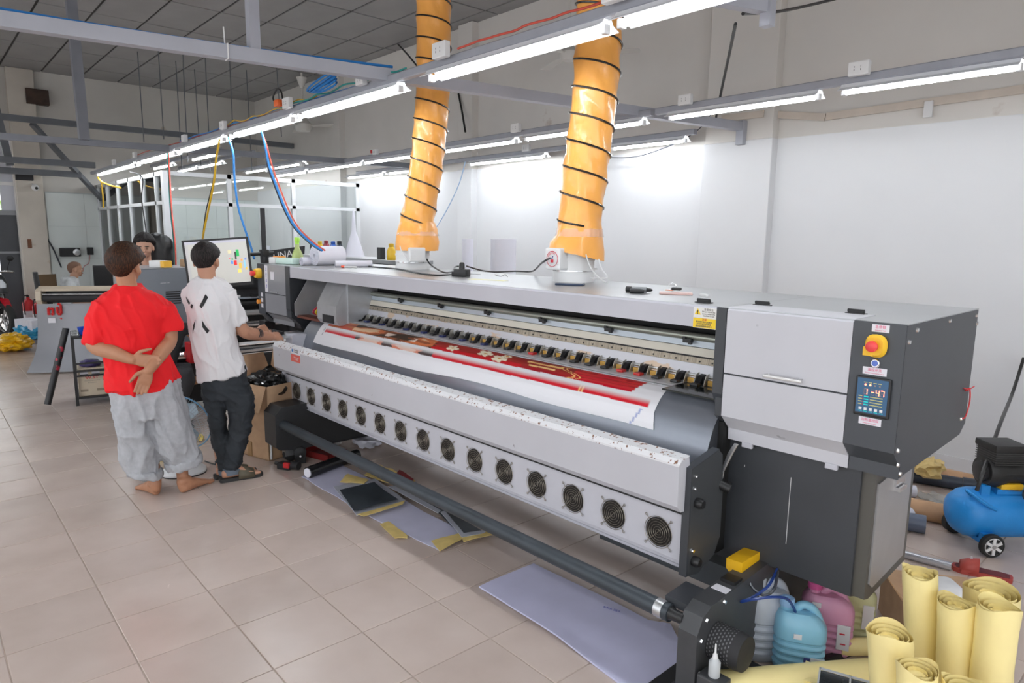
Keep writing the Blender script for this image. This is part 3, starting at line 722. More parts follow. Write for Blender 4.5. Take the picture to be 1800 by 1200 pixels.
# end plate with knobs
pp(MB().prism([(-.245, .845), (-.05, .885), (-.02, .86), (-.0, .70), (-.0, .50), (-.04, .43), (-.16, .385), (-.235, .40)], 'x', .047, .062), 'end_plate', M('end_plate_dark', (.075, .08, .085), .35, .3))
pp(MB().prism([(-.245, .845), (-.05, .885), (-.05, .89), (-.25, .85), (-.25, .40), (-.235, .40)], 'x', .03, .064), 'end_plate_edge', mDark)
for y, z in ((-.21, .50), (-.21, .81), (-.215, .76)): pp(MB().lathe([(.009, .062), (.007, .07)], (0, y, z), 'x', 10), 'screw', mChrome)
for z in (.455, .70): pp(MB().lathe([(.02, .062), (.022, .08), (.016, .095)], (0, -.20, z), 'x', 12), 'knob', mBlack, True)
# right cabinet ------------------------------------------------------
CB = [(0, 1.015), (0, TOP), (.87, TOP), (.87, .97), (.80, .93), (.07, .905), (.07, .955)]
pp(MB().prism([(.004, 1.01)]+[(.004, TOP-.004), (.87, TOP-.004), (.87, .97), (.8, .93), (.075, .91), (.075, .95)], 'x', .0, .69), 'cabinet_body', mDark)
pp(MB().box((.0, .004, TOP-.003), (.69, .872, TOP+.001)), 'cabinet_top', mTopM)
# light doors, folded in at the bottom
mDoor = M('door_grey', (.57, .57, .61), .35, var=.025, vscale=3, dirt=((.35, .35, .38), 9, .76))
d_up = pp(MB().prism([(-.004, 1.197), (-.004, 1.452), (.012, TOP+.003), (.20, TOP+.003), (.2, TOP), (.014, TOP-.002), (.004, 1.45), (.004, 1.197)], 'x', .035, .52), 'upper_door', mDoor)
d_lo = pp(MB().prism([(-.004, 1.016), (-.004, 1.19), (.004, 1.19), (.004, 1.018), (.066, .957), (.068, .905), (.062, .905), (.060, .953)], 'x', .035, .52), 'lower_door', mDoor)
pp(MB().prism([(-.003, 1.015), (-.003, TOP), (.0, TOP), (.0, 1.017), (.07, .955), (.07, .905), (.066, .905), (.066, .953)], 'x', .522, .69), 'control_panel', M('control_panel_dark', (.06, .066, .076), .38))
pp(MB().prism([(-.006, 1.105), (-.006, TOP), (.05, TOP), (.05, .98), (.03, 1.04)], 'x', -.012, .032), 'corner_post', mDark)
hd = MB().bbox((.215, -.034, 1.210), (.365, -.022, 1.222), .004).box((.22, -.03, 1.21), (.232, -.003, 1.222)).box((.348, -.03, 1.21), (.36, -.003, 1.222))
pp(hd, 'handle', M('handle_silver', (.66, .65, .64), .3, .6), False, d_up)
for x in (.10, .44): pp(MB().bbox((x, .058, .885), (x+.045, .075, .907), .003), 'catch', mPaint, False, d_lo)
for x, y in ((-.14, .10), (.07, .21), (.45, .20)):
    h_ = pp(MB().box((x-.035, y-.014, TOP), (x+.035, y+.02, TOP+.005)).box((x-.028, y-.006, TOP+.004), (x+.028, y+.014, TOP+.014)), 'hinge', mBlack)
    pp(MB().lathe([(.006, x-.03), (.006, x+.03)], (0, y, TOP+.014), 'x', 8), 'hinge_barrel', mBlack, False, h_)
# side plate screws and red zip tie
for y, z in ((.10, 1.435), (.47, 1.44), (.84, 1.435), (.865, 1.40), (.03, 1.40), (.79, 1.0), (.045, .965), (.03, 1.02), (.08, .925)):
    pp(MB().lathe([(.009, 0), (.007, .006)], (.69, y, z), 'x', 10), 'screw', mChrome)
pp(MB().tube(cr([(.693, .80, 1.12), (.702, .825, 1.125), (.706, .83, 1.07), (.702, .81, 1.01), (.693, .79, 1.0)]), .003, 5).tube([(.70, .80, 1.122), (.706, .875, 1.13)], .0025, 5).tube([(.693, .77, 1.135), (.702, .82, 1.122)], .0025, 5), 'red_zip_tie', mRed, False, None, 'red zip tie')
# emergency stop, key switch, labels, temperature display
es = pp(MB().loft([((.604, -.003, 1.380), (.033, 0, 0), (0, 0, .036)), ((.604, -.014, 1.380), (.036, 0, .0), (0, 0, .040)), ((.604, -.030, 1.380), (.028, 0, 0), (0, 0, .031))], 20, 2.6).box((.568, -.028, 1.345), (.60, -.003, 1.375)), 'emergency_stop_shroud', mYel, True, None, 'yellow emergency stop shroud')
pp(MB().lathe([(.014, -.02), (.016, -.034), (.019, -.037), (.019, -.047), (.011, -.052)], (.600, 0, 1.380), 'y', 20), 'button', M('button_red', (.8, .06, .06), .35), True, es)
kk = pp(MB().lathe([(.016, -.003), (.016, -.012), (.013, -.016)], (.606, 0, 1.320), 'y', 18), 'key_switch', mChrome, True)
pp(MB().lathe([(.010, -.0165), (.010, -.018)], (.606, 0, 1.320), 'y', 16).box((.604, -.02, 1.313), (.608, -.016, 1.327)), 'key_face', M('key_blue', (.12, .2, .6), .3), False, kk)
mLab = M('label_white', (.78, .77, .82), .5); mPink = M('label_pink_print', (.75, .12, .25), .6)
def PT(x, z, y=-.0045): return basis((x, y, z), (1, 0, 0), (0, 0, 1))
for x, z, w_, h_, t1, t2 in ((.610, 1.440, .056, .026, '急停钮', 'Emergency stop'), (.604, 1.290, .078, .026, '温控开关', 'Temperature control switch'), (.604, 1.112, .074, .026, '加热温控仪', 'Heater control meter')):
    lb_ = pp(MB().bbox((x-w_/2, -.0045, z-h_/2), (x+w_/2, -.003, z+h_/2), .004), 'label_plate', mLab)
    textmesh('lettering', t1, .0115, mPink, lb_, PT(x, z+.004, -.0048)); textmesh('lettering', t2, .0052, mPink, lb_, PT(x, z-.007, -.0048))
dp = pp(MB().bbox((.548, -.014, 1.130), (.664, -.003, 1.270), .012), 'display_bezel', mBlack)
pp(MB().box((.556, -.0148, 1.142), (.656, -.014, 1.264)), 'screen', M('screen_blue', (.02, .05, .10), .25, emit=(.02, .07, .14), es=.5), False, dp)
mLed = M('led_red', (1, .1, .05), .4, emit=(1, .12, .05), es=6); mLedOff = M('led_off', (.25, .2, .2), .4); mTeal = M('teal_print', (0, .4, .4), .5, emit=(0, .45, .42), es=.4); mYp = M('yellow_print', (.6, .55, .2), .5)
def seg7(ch, x, z, s_):
    S = {'1': 'bc', '-': 'g', '4': 'fgbc', '7': 'abc'}[ch]; mb = MB(); off = MB(); y0, y1 = -.0162, -.0148
    G = {'a': (-.4, .42, .4, .5), 'g': (-.35, -.04, .35, .05), 'd': (-.4, -.5, .4, -.42), 'f': (-.45, .05, -.33, .45), 'b': (.33, .05, .45, .45), 'e': (-.45, -.45, -.33, -.05), 'c': (.33, -.45, .45, -.05)}
    for k_, (a, b_, c2, d2) in G.items():
        (mb if k_ in S else off).box((x+a*s_*.6, y0, z+b_*s_), (x+c2*s_*.6, y1, z+d2*s_))
    mb.build('lit_digit', mLed, dp); off.build('unlit_digit', mLedOff, dp)
for k, ch in enumerate('1-47'): seg7(ch, .585+(0 if k == 0 else .008)+k*.0155, 1.218, .021)
for k in range(4):
    MB().lathe([(.0032, -.0148), (.0032, -.0164)], (.583+k*.0155, 0, 1.242), 'y', 8).build('indicator', mLed if k < 2 else mLedOff, dp)
    MB().box((.577+k*.0155, -.0152, 1.249), (.588+k*.0155, -.0148, 1.2515)).build('caption', mYp, dp)
    z = 1.199-k*.0095
    MB().box((.563, -.0152, z), (.575, -.0148, z+.003)).build('caption', mYp, dp); MB().box((.581, -.0152, z-.001), (.596, -.0148, z+.003)).build('caption', mTeal, dp); MB().box((.601, -.0152, z), (.642, -.0148, z+.003)).build('caption', mYp, dp)
    MB().lathe([(.0018, -.0148), (.0018, -.016)], (.578, 0, z+.0015), 'y', 6).build('indicator', mRed, dp)
for k in range(5): MB().bbox((.567+k*.017, -.017, 1.152), (.577+k*.017, -.0148, 1.162), .001).build('key', mWhiteP, dp); MB().box((.566+k*.017, -.0152, 1.147), (.578+k*.017, -.0148, 1.149)).build('caption', mTeal, dp)
# warning sticker on the fascia
stk = pp(MB().bbox((-.122, -.003, 1.366), (-.014, -.0005, 1.452), .002), 'warning_sticker', M('sticker_white', (.8, .79, .76), .5), False, None, 'white and yellow warning sticker')
pp(MB().box((-.121, -.0036, 1.368), (-.015, -.003, 1.408)), 'yellow_half', M('sticker_yellow', (.9, .62, .02), .5), False, stk)
pp(MB().add([(-.116, -.0037, 1.422), (-.086, -.0037, 1.422), (-.101, -.0037, 1.448)], [(0, 1, 2)]), 'triangle', M('sticker_yellow', (0, 0, 0)), False, stk)
textmesh('lettering', '!', .022, mBlack, stk, PT(-.101, 1.431, -.0042), bold=.0008)
mTiny = M('tiny_print', (.18, .16, .14), .6)
for k in range(4): textmesh('lettering', ['注意安全', 'Please close the', 'cover when the', 'machine is on'][k], .0095 if k else .011, mTiny, stk, PT(-.05, 1.444-k*.0085, -.0036))
textmesh('lettering', '注意', .011, M('red_print', (.6, .1, .05), .5), stk, PT(-.068, 1.402, -.0042))
for k in range(3): textmesh('lettering', ['请勿将手伸入机器内', '打印时请关好前盖', '操作前请阅读说明书'][k], .0085, mTiny, stk, PT(-.07, 1.392-k*.009, -.0042))
# two stickers at the left end of the front cover
s2 = pp(MB().box((-3.335, -.3035, .850), (-3.195, -.3, .895)), 'notice_sticker', mLab)
textmesh('lettering', 'Please clean\nbefore print', .014, mTiny, s2, PT(-3.25, .874, -.3045)); pp(MB().lathe([(.012, -.304), (.012, -.3045)], (-3.31, 0, .874), 'y', 12), 'blue_drop', mBlue, False, s2)
s3 = pp(MB().box((-3.338, -.3035, .792), (-3.195, -.3, .846)), 'notice_sticker', M('sticker_red', (.72, .13, .1), .5), False, None, 'red notice sticker')
textmesh('lettering', 'Do not touch\nthe heater', .014, mWhiteP, s3, PT(-3.25, .82, -.3045))
# lower right cabinet
LB = pp(MB().prism([(.095, .915), (.095, .40), (.14, .385), (.55, .41), (.56, .5), (.56, .915)], 'x', .028, .56), 'lower_cabinet', mDark)
pp(MB().prism([(.11, .91), (.11, .40), (.15, .388), (.545, .415), (.55, .5), (.55, .91)], 'x', .56, .605), 'lower_cabinet_side', M('side_frame_dark', (.09, .085, .075), .45))
pp(MB().prism([(.135, .85), (.135, .455), (.17, .43), (.50, .455), (.50, .84), (.36, .87)], 'x', .605, .611), 'side_hatch', M('hatch_grey', (.42, .42, .43), .35, .5, var=.05))
pp(MB().box((.611, .30, .80), (.618, .40, .825)).box((.611, .31, .78), (.63, .39, .795)), 'hatch_latch', mChrome)
MB().box((.30, .094, .52), (.3025, .0955, .80)).box((.1, .094, .79), (.103, .0955, .80)).build('scratch', M('scratch_white', (.6, .6, .6), .7), LB)
# lever at the left of the lower cabinet
pp(MB().loft([((.098, .02, .905), (.010, 0, 0), (0, .004, 0)), ((.075, .02, .86), (.012, 0, 0), (0, .004, 0)), ((.045, .018, .775), (.008, 0, 0), (0, .004, 0)), ((.038, .015, .74), (.012, 0, 0), (0, .008, 0))], 10), 'lever_arm', mAlu)
pp(MB().tube([(.035, -.02, .735), (.095, .0, .715)], .022, 12).box((.02, -.02, .72), (.05, .03, .77)), 'lever_grip', mBlack, True)
pp(MB().box((.0, .03, .40), (.03, .25, .98)), 'inner_post', mGap)
# left cabinet ------------------------------------------------------
pp(MB().prism([(.004, 1.03), (.004, TOP-.004), (.87, TOP-.004), (.87, .97), (.8, .93), (.09, .93), (.075, .98)], 'x', -4.62, -3.97), 'cabinet_body', mDark)
pp(MB().box((-4.62, .004, TOP-.003), (-3.97, .872, TOP+.001)), 'cabinet_top', mTopM)
mDoor2 = M('door_grey_dull', (.33, .335, .36), .32, .25, var=.06, vscale=4, dirt=((.2, .2, .22), 8, .7))
d_ul = pp(MB().prism([(-.004, 1.212), (-.004, TOP), (.004, TOP), (.004, 1.212)], 'x', -4.47, -4.05), 'upper_door', mDoor2)
pp(MB().prism([(-.004, 1.04), (-.004, 1.205), (.004, 1.205), (.004, 1.042), (.066, .98), (.068, .94), (.062, .94), (.060, .977)], 'x', -4.47, -4.05), 'lower_door', mDoor2)
pp(MB().bbox((-4.34, -.02, 1.222), (-4.2, -.008, 1.23), .003), 'handle', mAlu, False, d_ul)
pp(MB().box((-4.46, -.006, 1.22), (-4.40, -.0042, 1.45)), 'note', mLab, False, d_ul); pp(MB().box((-4.34, -.006, 1.33), (-4.27, -.0042, 1.40)), 'note', mLab, False, d_ul)
for k in range(4): textmesh('lettering', ['123', '456', '78', '90'][k], .03, M('blue_ink', (.1, .12, .5), .6), d_ul, basis((-4.43, -.0065, 1.42-.05*k), (0, 0, -1), (1, 0, 0)))
pp(MB().prism([(-.004, 1.015), (-.004, TOP), (.0, TOP), (.0, 1.02), (.09, .94), (.085, .93)], 'x', -4.62, -4.475), 'control_strip', M('control_panel_dark', (0, 0, 0)))
for z in (1.17, 1.12, 1.07): pp(MB().box((-4.56, -.006, z), (-4.52, -.004, z+.035)), 'label_plate', mLab)
es2 = pp(MB().loft([((-4.565, -.004, 1.375), (.042, 0, 0), (0, 0, .046)), ((-4.565, -.03, 1.375), (.042, 0, 0), (0, 0, .046)), ((-4.565, -.05, 1.375), (.034, 0, 0), (0, 0, .038))], 16, 3.), 'emergency_stop_shroud', mYel, True, None, 'yellow emergency stop shroud')
pp(MB().lathe([(.018, -.04), (.024, -.07), (.024, -.085), (.012, -.092)], (-4.57, 0, 1.375), 'y', 16), 'button', M('button_red', (0, 0, 0)), True, es2)
pp(MB().lathe([(.02, -.004), (.02, -.03), (.012, -.034)], (-4.585, 0, 1.12), 'y', 12), 'orange_knob', M('orange_plastic', (.85, .3, .03), .4), True)
pp(MB().prism([(-.006, 1.10), (-.006, TOP), (.84, TOP), (.84, .9), (.12, .93), (.05, .99)], 'x', -4.045, -3.965), 'corner_post', mDark)
# print carriage parked at the left
cg = pp(MB().prism([(.10, 1.035), (.10, 1.36), (.13, 1.37), (.5, 1.37), (.5, 1.035)], 'x', -3.50, -3.19).prism([(.005, 1.075), (.005, 1.19), (.1, 1.36), (.105, 1.36), (.105, 1.04), (.03, 1.04)], 'x', -3.51, -3.205), 'carriage', M('carriage_alu', (.5, .51, .53), .35, .5, var=.1, vscale=6))
pp(MB().prism([(.0, 1.06), (.0, 1.16), (.12, 1.35), (.4, 1.35), (.4, 1.04), (.03, 1.04)], 'x', -3.90, -3.89), 'carriage_side', M('carriage_alu', (0, 0, 0)), False, cg)
pp(MB().box((-3.9, .02, 1.04), (-3.51, .4, 1.06)), 'carriage_tray', M('inky_brown', (.14, .035, .02), .5), False, cg)
pp(MB().box((-3.89, .36, 1.06), (-3.51, .4, 1.36)), 'carriage_back', M('dirty_dark_metal', (.13, .13, .14), .4, .5, var=.4, vscale=12), False, cg)
pp(MB().box((-3.42, .002, 1.055), (-3.24, .006, 1.115)).box((-3.40, -.004, 1.065), (-3.26, .003, 1.10)), 'dark_plate', mBlackM, False, cg)
mInk = [M('tube_yellow', (.8, .6, .05), .3), M('tube_red', (.5, .03, .08), .3), M('tube_blue', (.03, .1, .5), .3), M('tube_black', (.02, .02, .02), .3)]
for k in range(12):
    x = -3.68+.013*k
    pp(MB().tube(cr([(x, .14, 1.06), (x+random.uniform(-.03, .03), .08+random.uniform(-.03, .03), 1.10), (x+random.uniform(-.06, .03), .14, 1.17), (x+random.uniform(-.1, .0), .26, 1.23)], 4), .008, 5), 'ink_tube', mInk[k % 4], True, cg)
# under the left end: light apron end and laptop shelf
pp(MB().box((-3.78, -.14, .58), (-3.66, .12, .93)), 'end_box', mPaint)
pp(MB().bbox((-3.98, -.28, .905), (-3.68, .06, .918), .003), 'keyboard_shelf', mAlu)
# stand: left and right feet, take-up bar
lf = pp(MB().prism([(-.46, .16), (-.46, .40), (-.41, .455), (.30, .47), (.55, .40), (.55, .12), (-.30, .11), (-.43, .13)], 'x', -3.5, -3.30), 'stand_foot', M('stand_black', (.025, .026, .028), .45))
pp(MB().box((-3.54, -.40, .15), (-3.49, -.30, .30)), 'foot_cover', mBlackM, False, lf)
pp(MB().box((-3.45, .0, .09), (-3.33, .4, .5)), 'leg', mBlackM)
for y in (-.36, .42):
    ct_ = pp(MB().lathe([(.055, -3.42), (.055, -3.38)], (0, y+.05, .058), 'x', 16), 'caster', mRub, True)
    pp(MB().box((-3.43, y+.0, .05), (-3.37, y+.1, .15)), 'caster_fork', mAlu, False, ct_)
pp(MB().lathe([(.012, -3.60), (.012, -3.44)], (0, -.40, .10), 'z', 8) if False else MB().tube([(-3.47, -.43, .02), (-3.47, -.43, .18)], .01, 8), 'levelling_rod', mAlu)
pp(MB().tube([(-3.31, -.40, .322), (.10, -.40, .322)], .035, 16), 'take_up_bar', M('bar_dark_blue', (.045, .055, .065), .45, .3, var=.15, vscale=5), True)
pp(MB().lathe([(.037, .04), (.037, .075)], (0, -.40, .322), 'x', 16), 'bar_ring', mAlu, True)
pp(MB().lathe([(.028, .075), (.028, .10), (.022, .12), (.022, .16)], (0, -.40, .322), 'x', 14), 'chuck', mBlack, True)
rf = pp(MB().prism([(-.43, .02), (-.43, .30), (-.395, .36), (-.34, .385), (.0, .405), (.30, .42), (.55, .40), (.55, .06), (-.05, .02)], 'x', .155, .235), 'stand_foot', M('stand_charcoal', (.05, .052, .056), .45, var=.1))
pp(MB().prism([(-.38, .372), (-.24, .38), (-.24, .35), (-.38, .34)], 'x', .06, .155), 'motor_bracket', mDark)
pp(MB().box((.04, -.50, .0), (.62, .0, .015)), 'base_plate', mBlackM)
pp(MB().box((.13, -.50, .015), (.26, -.40, .055)), 'base_plinth', M('stand_charcoal', (0, 0, 0)))
for y, z in ((-.37, .34), (-.40, .27), (-.40, .14), (-.25, .37)): pp(MB().lathe([(.009, .235), (.007, .243)], (0, y, z), 'x', 8), 'screw', mChrome)
MY, MZ = -.30, .235
pp(MB().lathe([(.070, .235), (.070, .335), (.066, .362), (.0, .366)], (0, MY, MZ), 'x', 28), 'motor_cover', mBlackM, True)
pf = MB()
for k in range(28):
    for q in range(8):
        a = 2*math.pi*(k+(q % 2)*.5)/28; x = .243+q*.0115
        if math.sin(a) < -.6: continue
        c_ = Vector((x, MY+.0707*math.cos(a), MZ+.0707*math.sin(a))); t1 = Vector((1, 0, 0)); t2 = Vector((0, -math.sin(a), math.cos(a)))
        pf.add([c_+t1*.003*math.cos(b_)+t2*.005*math.sin(b_) for b_ in (0, 1.05, 2.09, 3.14, 4.19, 5.24)], [range(6)])
o = pp(pf, 'mesh_holes', M('mesh_hole', (.13, .13, .135), .5)); o['kind'] = 'stuff'
pp(MB().tube([(.42, MY, .1), (.42, MY, .01)], .02, 8), 'rubber_foot', mRub)
sw_ = pp(MB().box((.165, -.16, .396), (.225, -.10, .41)), 'switch', mBlack); pp(MB().box((.165, -.23, .391), (.23, -.185, .394)), 'label_plate', mLab)
# cross beams and yellow fork guide
pp(MB().box((-3.4, .50, .14), (.2, .58, .24)), 'rear_beam', mDark)
pp(MB().box((-.6, .02, .25), (.2, .10, .36)), 'front_beam', M('beam_bluegrey', (.045, .055, .06), .45))
pp(MB().prism([(.125, .44), (.125, .40), (.14, .385), (.18, .385), (.195, .395), (.195, .445)], 'y', -.05, .25), 'fork_guide', M('fork_yellow', (.9, .5, .01), .45), False, None, 'yellow fork guide channel')
pp(MB().box((.05, .2, .05), (.16, .45, .60)), 'leg', mBlackM)
# ================================================================== EXHAUST FANS AND ORANGE DUCTS
def duct_mat():
    return M('orange_duct_fabric', (.97, .43, .09), .28, var=.06, vscale=5, bump=.22, bscale=16, coat=.25)
mDuct = duct_mat(); mWire = M('duct_wire_black', (.015, .013, .012), .25, coat=.3)
def duct(label, base, path, pitch, phase, nrad=40):
    """path: (u, v, width px) up from the fan"""
    J, r_, n_ = vplane(base); dep = (base-CAMPOS).dot(CF)
    cs = []; rs = []
    for u, v, w_ in path:
        p = J(u, v); cs.append(p); rs.append(w_/2*((p-CAMPOS).dot(CF))/FPX)
    P = cr(cs, 10); Q = []
    for i in range(len(rs)-1):
        for k in range(10): Q.append(rs[i]*(1-k/10)+rs[i+1]*k/10)
    Q.append(rs[-1])
    # resample by length
    L_ = [0]
    for a, b_ in zip(P, P[1:]): L_.append(L_[-1]+(b_-a).length)
    def at(s):
        for i in range(len(L_)-1):
            if s <= L_[i+1]:
                t = (s-L_[i])/max(1e-6, L_[i+1]-L_[i]); return P[i].lerp(P[i+1], t), Q[i]*(1-t)+Q[i+1]*t
        return P[-1], Q[-1]
    tot = L_[-1]; NS_ = int(tot/.018)
    pts = [at(tot*k/NS_) for k in range(NS_+1)]; fr = frames([p for p, q in pts])
    t = thing('duct', label, 'duct', pts[0][0]); o = pts[0][0]
    mb = MB(); n = nrad
    for (p, q), (s1, s2), k in zip(pts, fr, range(NS_+1)):
        s = tot*k/NS_
        for a_ in range(n):
            a = 2*math.pi*a_/n
            ph = (s/pitch + a/(2*math.pi) + phase) % 1.0
            rr = q*(1-.045*math.sin(math.pi*ph)) + .005*noise.noise(Vector((a*3+s*9, s*6, phase*10)))+.003*math.sin(a*7+s*30)
            mb.v.append(tuple(p-o+s1*math.cos(a)*rr+s2*math.sin(a)*rr))
    for k in range(NS_):
        for a_ in range(n):
            mb.f.append([k*n+a_, k*n+(a_+1) % n, (k+1)*n+(a_+1) % n, (k+1)*n+a_]); mb.m.append(0); mb.sm.append(True)
    mb.build('sleeve', mDuct, t)
    wp = []; turns = tot/pitch; NT = int(turns*26)
    for k in range(NT+1):
        f = k/NT*turns
        s = f*pitch; 
        p, q = at(min(s, tot)); i = min(NS_, int(s/tot*NS_)); s1, s2 = fr[i]
        a = -2*math.pi*(s/pitch+phase)
        wp.append(p-o+(s1*math.cos(a)+s2*math.sin(a))*(q+.003))
    MB().tube(wp, .0065, 6).build('spiral_wire', mWire, t, True)
    return t, J
def skirt(t, J, rows, slant, name='cuff'):
    """gathered cloth cuff; rows of (u, v, width px)"""
    o = t.location; mb = MB(); n = 44
    for k, (u, v, w_) in enumerate(rows):
        p = J(u, v); rr = w_/2*((p-CAMPOS).dot(CF))/FPX
        for a_ in range(n):
            a = 2*math.pi*a_/n
            q = rr*(1+.05*noise.noise(Vector((a*2.5, k*.9, 3)))+.03*math.sin(a*5+k))
            z = slant*math.cos(a)*k/(len(rows)-1)
            d = CR.copy(); d.z = 0; d.normalize(); e_ = Vector((-d.y, d.x, 0))
            mb.v.append(tuple(p-o+d*math.cos(a)*q+e_*math.sin(a)*q+Vector((0, 0, z+.006*noise.noise(Vector((a*4, k, 8)))))))
    for k in range(len(rows)-1):
        for a_ in range(n): mb.f.append([k*n+a_, k*n+(a_+1) % n, (k+1)*n+(a_+1) % n, (k+1)*n+a_]); mb.m.append(0); mb.sm.append(True)
    return mb.build(name, mDuct, t)
bD1 = P2W(-3.14, .66, TOP); bD2 = P2W(-1.40, .66, TOP)
d1, J1 = duct('left orange spiral duct rising from the printer', bD1, [(732, 398, 62), (735, 380, 59), (743, 335, 57), (752, 270, 59), (758, 205, 60), (761, 150, 60), (762, 70, 61), (762, 0, 62), (762, -70, 62), (764, -140, 62)], .152, .1)
skirt(d1, J1, [(733, 390, 60), (733, 403, 70), (733, 415, 72), (734, 425, 76), (734, 440, 76)], .0)
d2, J2 = duct('right orange spiral duct rising from the printer', bD2, [(1019, 398, 76), (1020, 375, 77), (1026, 325, 80), (1033, 270, 80), (1041, 210, 80), (1047, 150, 82), (1051, 90, 82), (1053, 30, 82), (1056, -40, 82), (1060, -110, 82)], .155, .35)
skirt(d2, J2, [(1019, 390, 76), (1019, 402, 78), (1018, 418, 82), (1014, 434, 94), (1014, 448, 96)], -.035)
mFilm = M('stretch_film', (.9, .75, .65), .12, alpha=.35, spec=.8)
for t, J, row in ((d1, J1, [(733, 402, 66), (733, 414, 75)]), (d2, J2, [(1019, 402, 80), (1018, 416, 85)])):
    skirt(t, J, row, 0, 'tape_wrap').data.materials[0] = mFilm
def exhaust(label, base, r, h, rot, logo=False):
    t = thing('exhaust_fan', label, 'exhaust fan', base, rot)
    MB().lathe([(r*1.02, 0), (r*1.02, .03), (r, .035), (r, h*.55), (r*1.03, h*.55), (r*1.03, h*.62), (r, h*.62), (r, h), (r*.9, h), (r*.9, .05), (.0, .05)], n=36).build('housing', mWhiteP, t, True)
    MB().lathe([(r*1.035, h*.28), (r*1.035, h*.31)], n=36).build('clamp_band', mChrome, t, True)
    for k in range(4): MB().box((r*.85*math.cos(1+k), r*.85*math.sin(1+k), h*.3), (r*.85*math.cos(1+k)+.03, r*.85*math.sin(1+k)+.03, h*.36)).build('clip', mWhiteP, t)
    bx_ = MB().bbox((-.075, -r-.055, h*.32), (.055, -r+.03, h*.88), .012).build('terminal_box', mWhiteP, t)
    return t, bx_
# terminal boxes face the viewer's left
av = math.atan2(bD1.y-CAMPOS.y, bD1.x-CAMPOS.x)
e1, eb1 = exhaust('white inline exhaust fan under the left orange duct', bD1, .135, .20, av-math.pi/2+.25)
for k in range(5): MB().box((-.06, -.1935, .075+k*.018), (.04, -.19, .083+k*.018)).build('rib', mWhiteP, eb1)
av2 = math.atan2(bD2.y-CAMPOS.y, bD2.x-CAMPOS.x)
e2, eb2 = exhaust('white inline exhaust fan with round red logo under the right orange duct', bD2, .125, .235, av2-math.pi/2-.75)
mRedP = M('logo_red', (.65, .03, .06), .5); mNavy = M('logo_navy', (.05, .06, .25), .5)
lc = Vector((-.01, -.182, .142))
MB().tube([lc+Vector((.046*math.cos(2*math.pi*k/28), 0, .046*math.sin(2*math.pi*k/28))) for k in range(29)], .0018, 4, False).build('logo_ring', mRedP, eb2)
MB().box((lc.x-.012, -.1825, lc.z-.022), (lc.x+.010, -.1815, lc.z-.004)).build('logo_block', mRedP, eb2)
MB().prism([(lc.x-.008, lc.z), (lc.x, lc.z), (lc.x+.010, lc.z+.018), (lc.x+.004, lc.z+.018)], 'y', -.1825, -.1815).build('logo_bird', mNavy, eb2)
for k, ch in enumerate('NOBICHI'):
    a = math.pi*.86-k*.30
    textmesh('lettering', ch, .015, mRedP, eb2, basis((lc.x+.034*math.cos(a), -.1825, lc.z+.034*math.sin(a)), (math.sin(a), 0, -math.cos(a)), (math.cos(a), 0, math.sin(a))))
for (J, pts, lb) in ((J1, [(703, 432), (706, 442), (714, 455), (720, 463)], 'white tie cord hanging on the left duct cuff'), (J2, [(1030, 447), (1036, 465), (1045, 480), (1058, 492), (1068, 497)], 'white tie cord hanging from the right duct cuff')):
    cable('tie_cord', [J(u, v, -.16) for u, v in pts], .004, mWhiteP, lb, 'cord')
    cable('tie_cord', [J(u+22, v+(8 if J is J2 else 0), -.15) for u, v in pts[:3]]+[J(pts[1][0]+2, pts[2][1]+8, -.16)], .004, mWhiteP, lb.replace('white tie', 'second white tie'), 'cord')
# ================================================================== THINGS ON TOP OF THE PRINTER
def top(u, v, z=TOP+.0015): return on(u, v, z=z)
def phone(p, rz, label, mats, L_=.155, W_=.075, T_=.009):
    t = thing('smartphone', label, 'phone', p, rz)
    MB().bbox((-L_/2, -W_/2, 0), (L_/2, W_/2, T_), .004).build('body', mats[0], t, True)
    MB().box((-L_/2+.004, -W_/2+.004, T_), (L_/2-.004, W_/2-.004, T_+.0006)).build('screen', mats[1], t)
    return t
phone(top(1002, 501), .55, 'dark blue smartphone lying before the right exhaust fan', [M('phone_navy', (.03, .05, .10), .3), M('phone_glass', (.01, .012, .015), .08)], .16, .08, .012)
phone(top(1188, 517), .62, 'pale pink smartphone lying under a car key', [M('phone_pink', (.75, .52, .48), .35), M('phone_pink_back', (.7, .5, .46), .3)], .16, .08, .010)
t = thing('marker_pen', 'thick grey marker pen with black ends on the printer top', 'pen', top(1126, 514), .45)
MB().lathe([(.013, -.05), (.014, -.045), (.014, .03)], (0, 0, .015), 'x', 14).build('barrel', M('marker_grey', (.25, .26, .27), .35), t, True)
MB().lathe([(.014, -.075), (.0145, -.07), (.0145, -.045)], (0, 0, .015), 'x', 14).build('cap', mBlack, t, True); MB().lathe([(.010, .03), (.008, .05), (.003, .06)], (0, 0, .015), 'x', 12).build('tip', mBlack, t, True)
t = thing('marker_pen', 'small black marker pen lying against the grey one', 'pen', top(1118, 515.5), .55)
MB().lathe([(.011, -.03), (.012, -.02), (.012, .02), (.008, .04)], (0, 0, .012), 'x', 12).build('barrel', mBlack, t, True)
t = thing('car_key', 'black car key with metal ring on the pink phone', 'key', top(1187, 515)+Vector((0, 0, .0118)), .3)
MB().bbox((-.02, -.012, .002), (.03, .014, .018), .007).build('fob', mBlack, t, True)
MB().tube([(-.02+.02*math.cos(2*math.pi*k/16), .01, .018+.02*math.sin(2*math.pi*k/16)) for k in range(17)], .0015, 5, False).build('ring', mChrome, t)
MB().bbox((-.05, -.015, 0), (-.012, .005, .004), .002).build('leather_tag', M('orange_leather', (.75, .2, .08), .5), t)
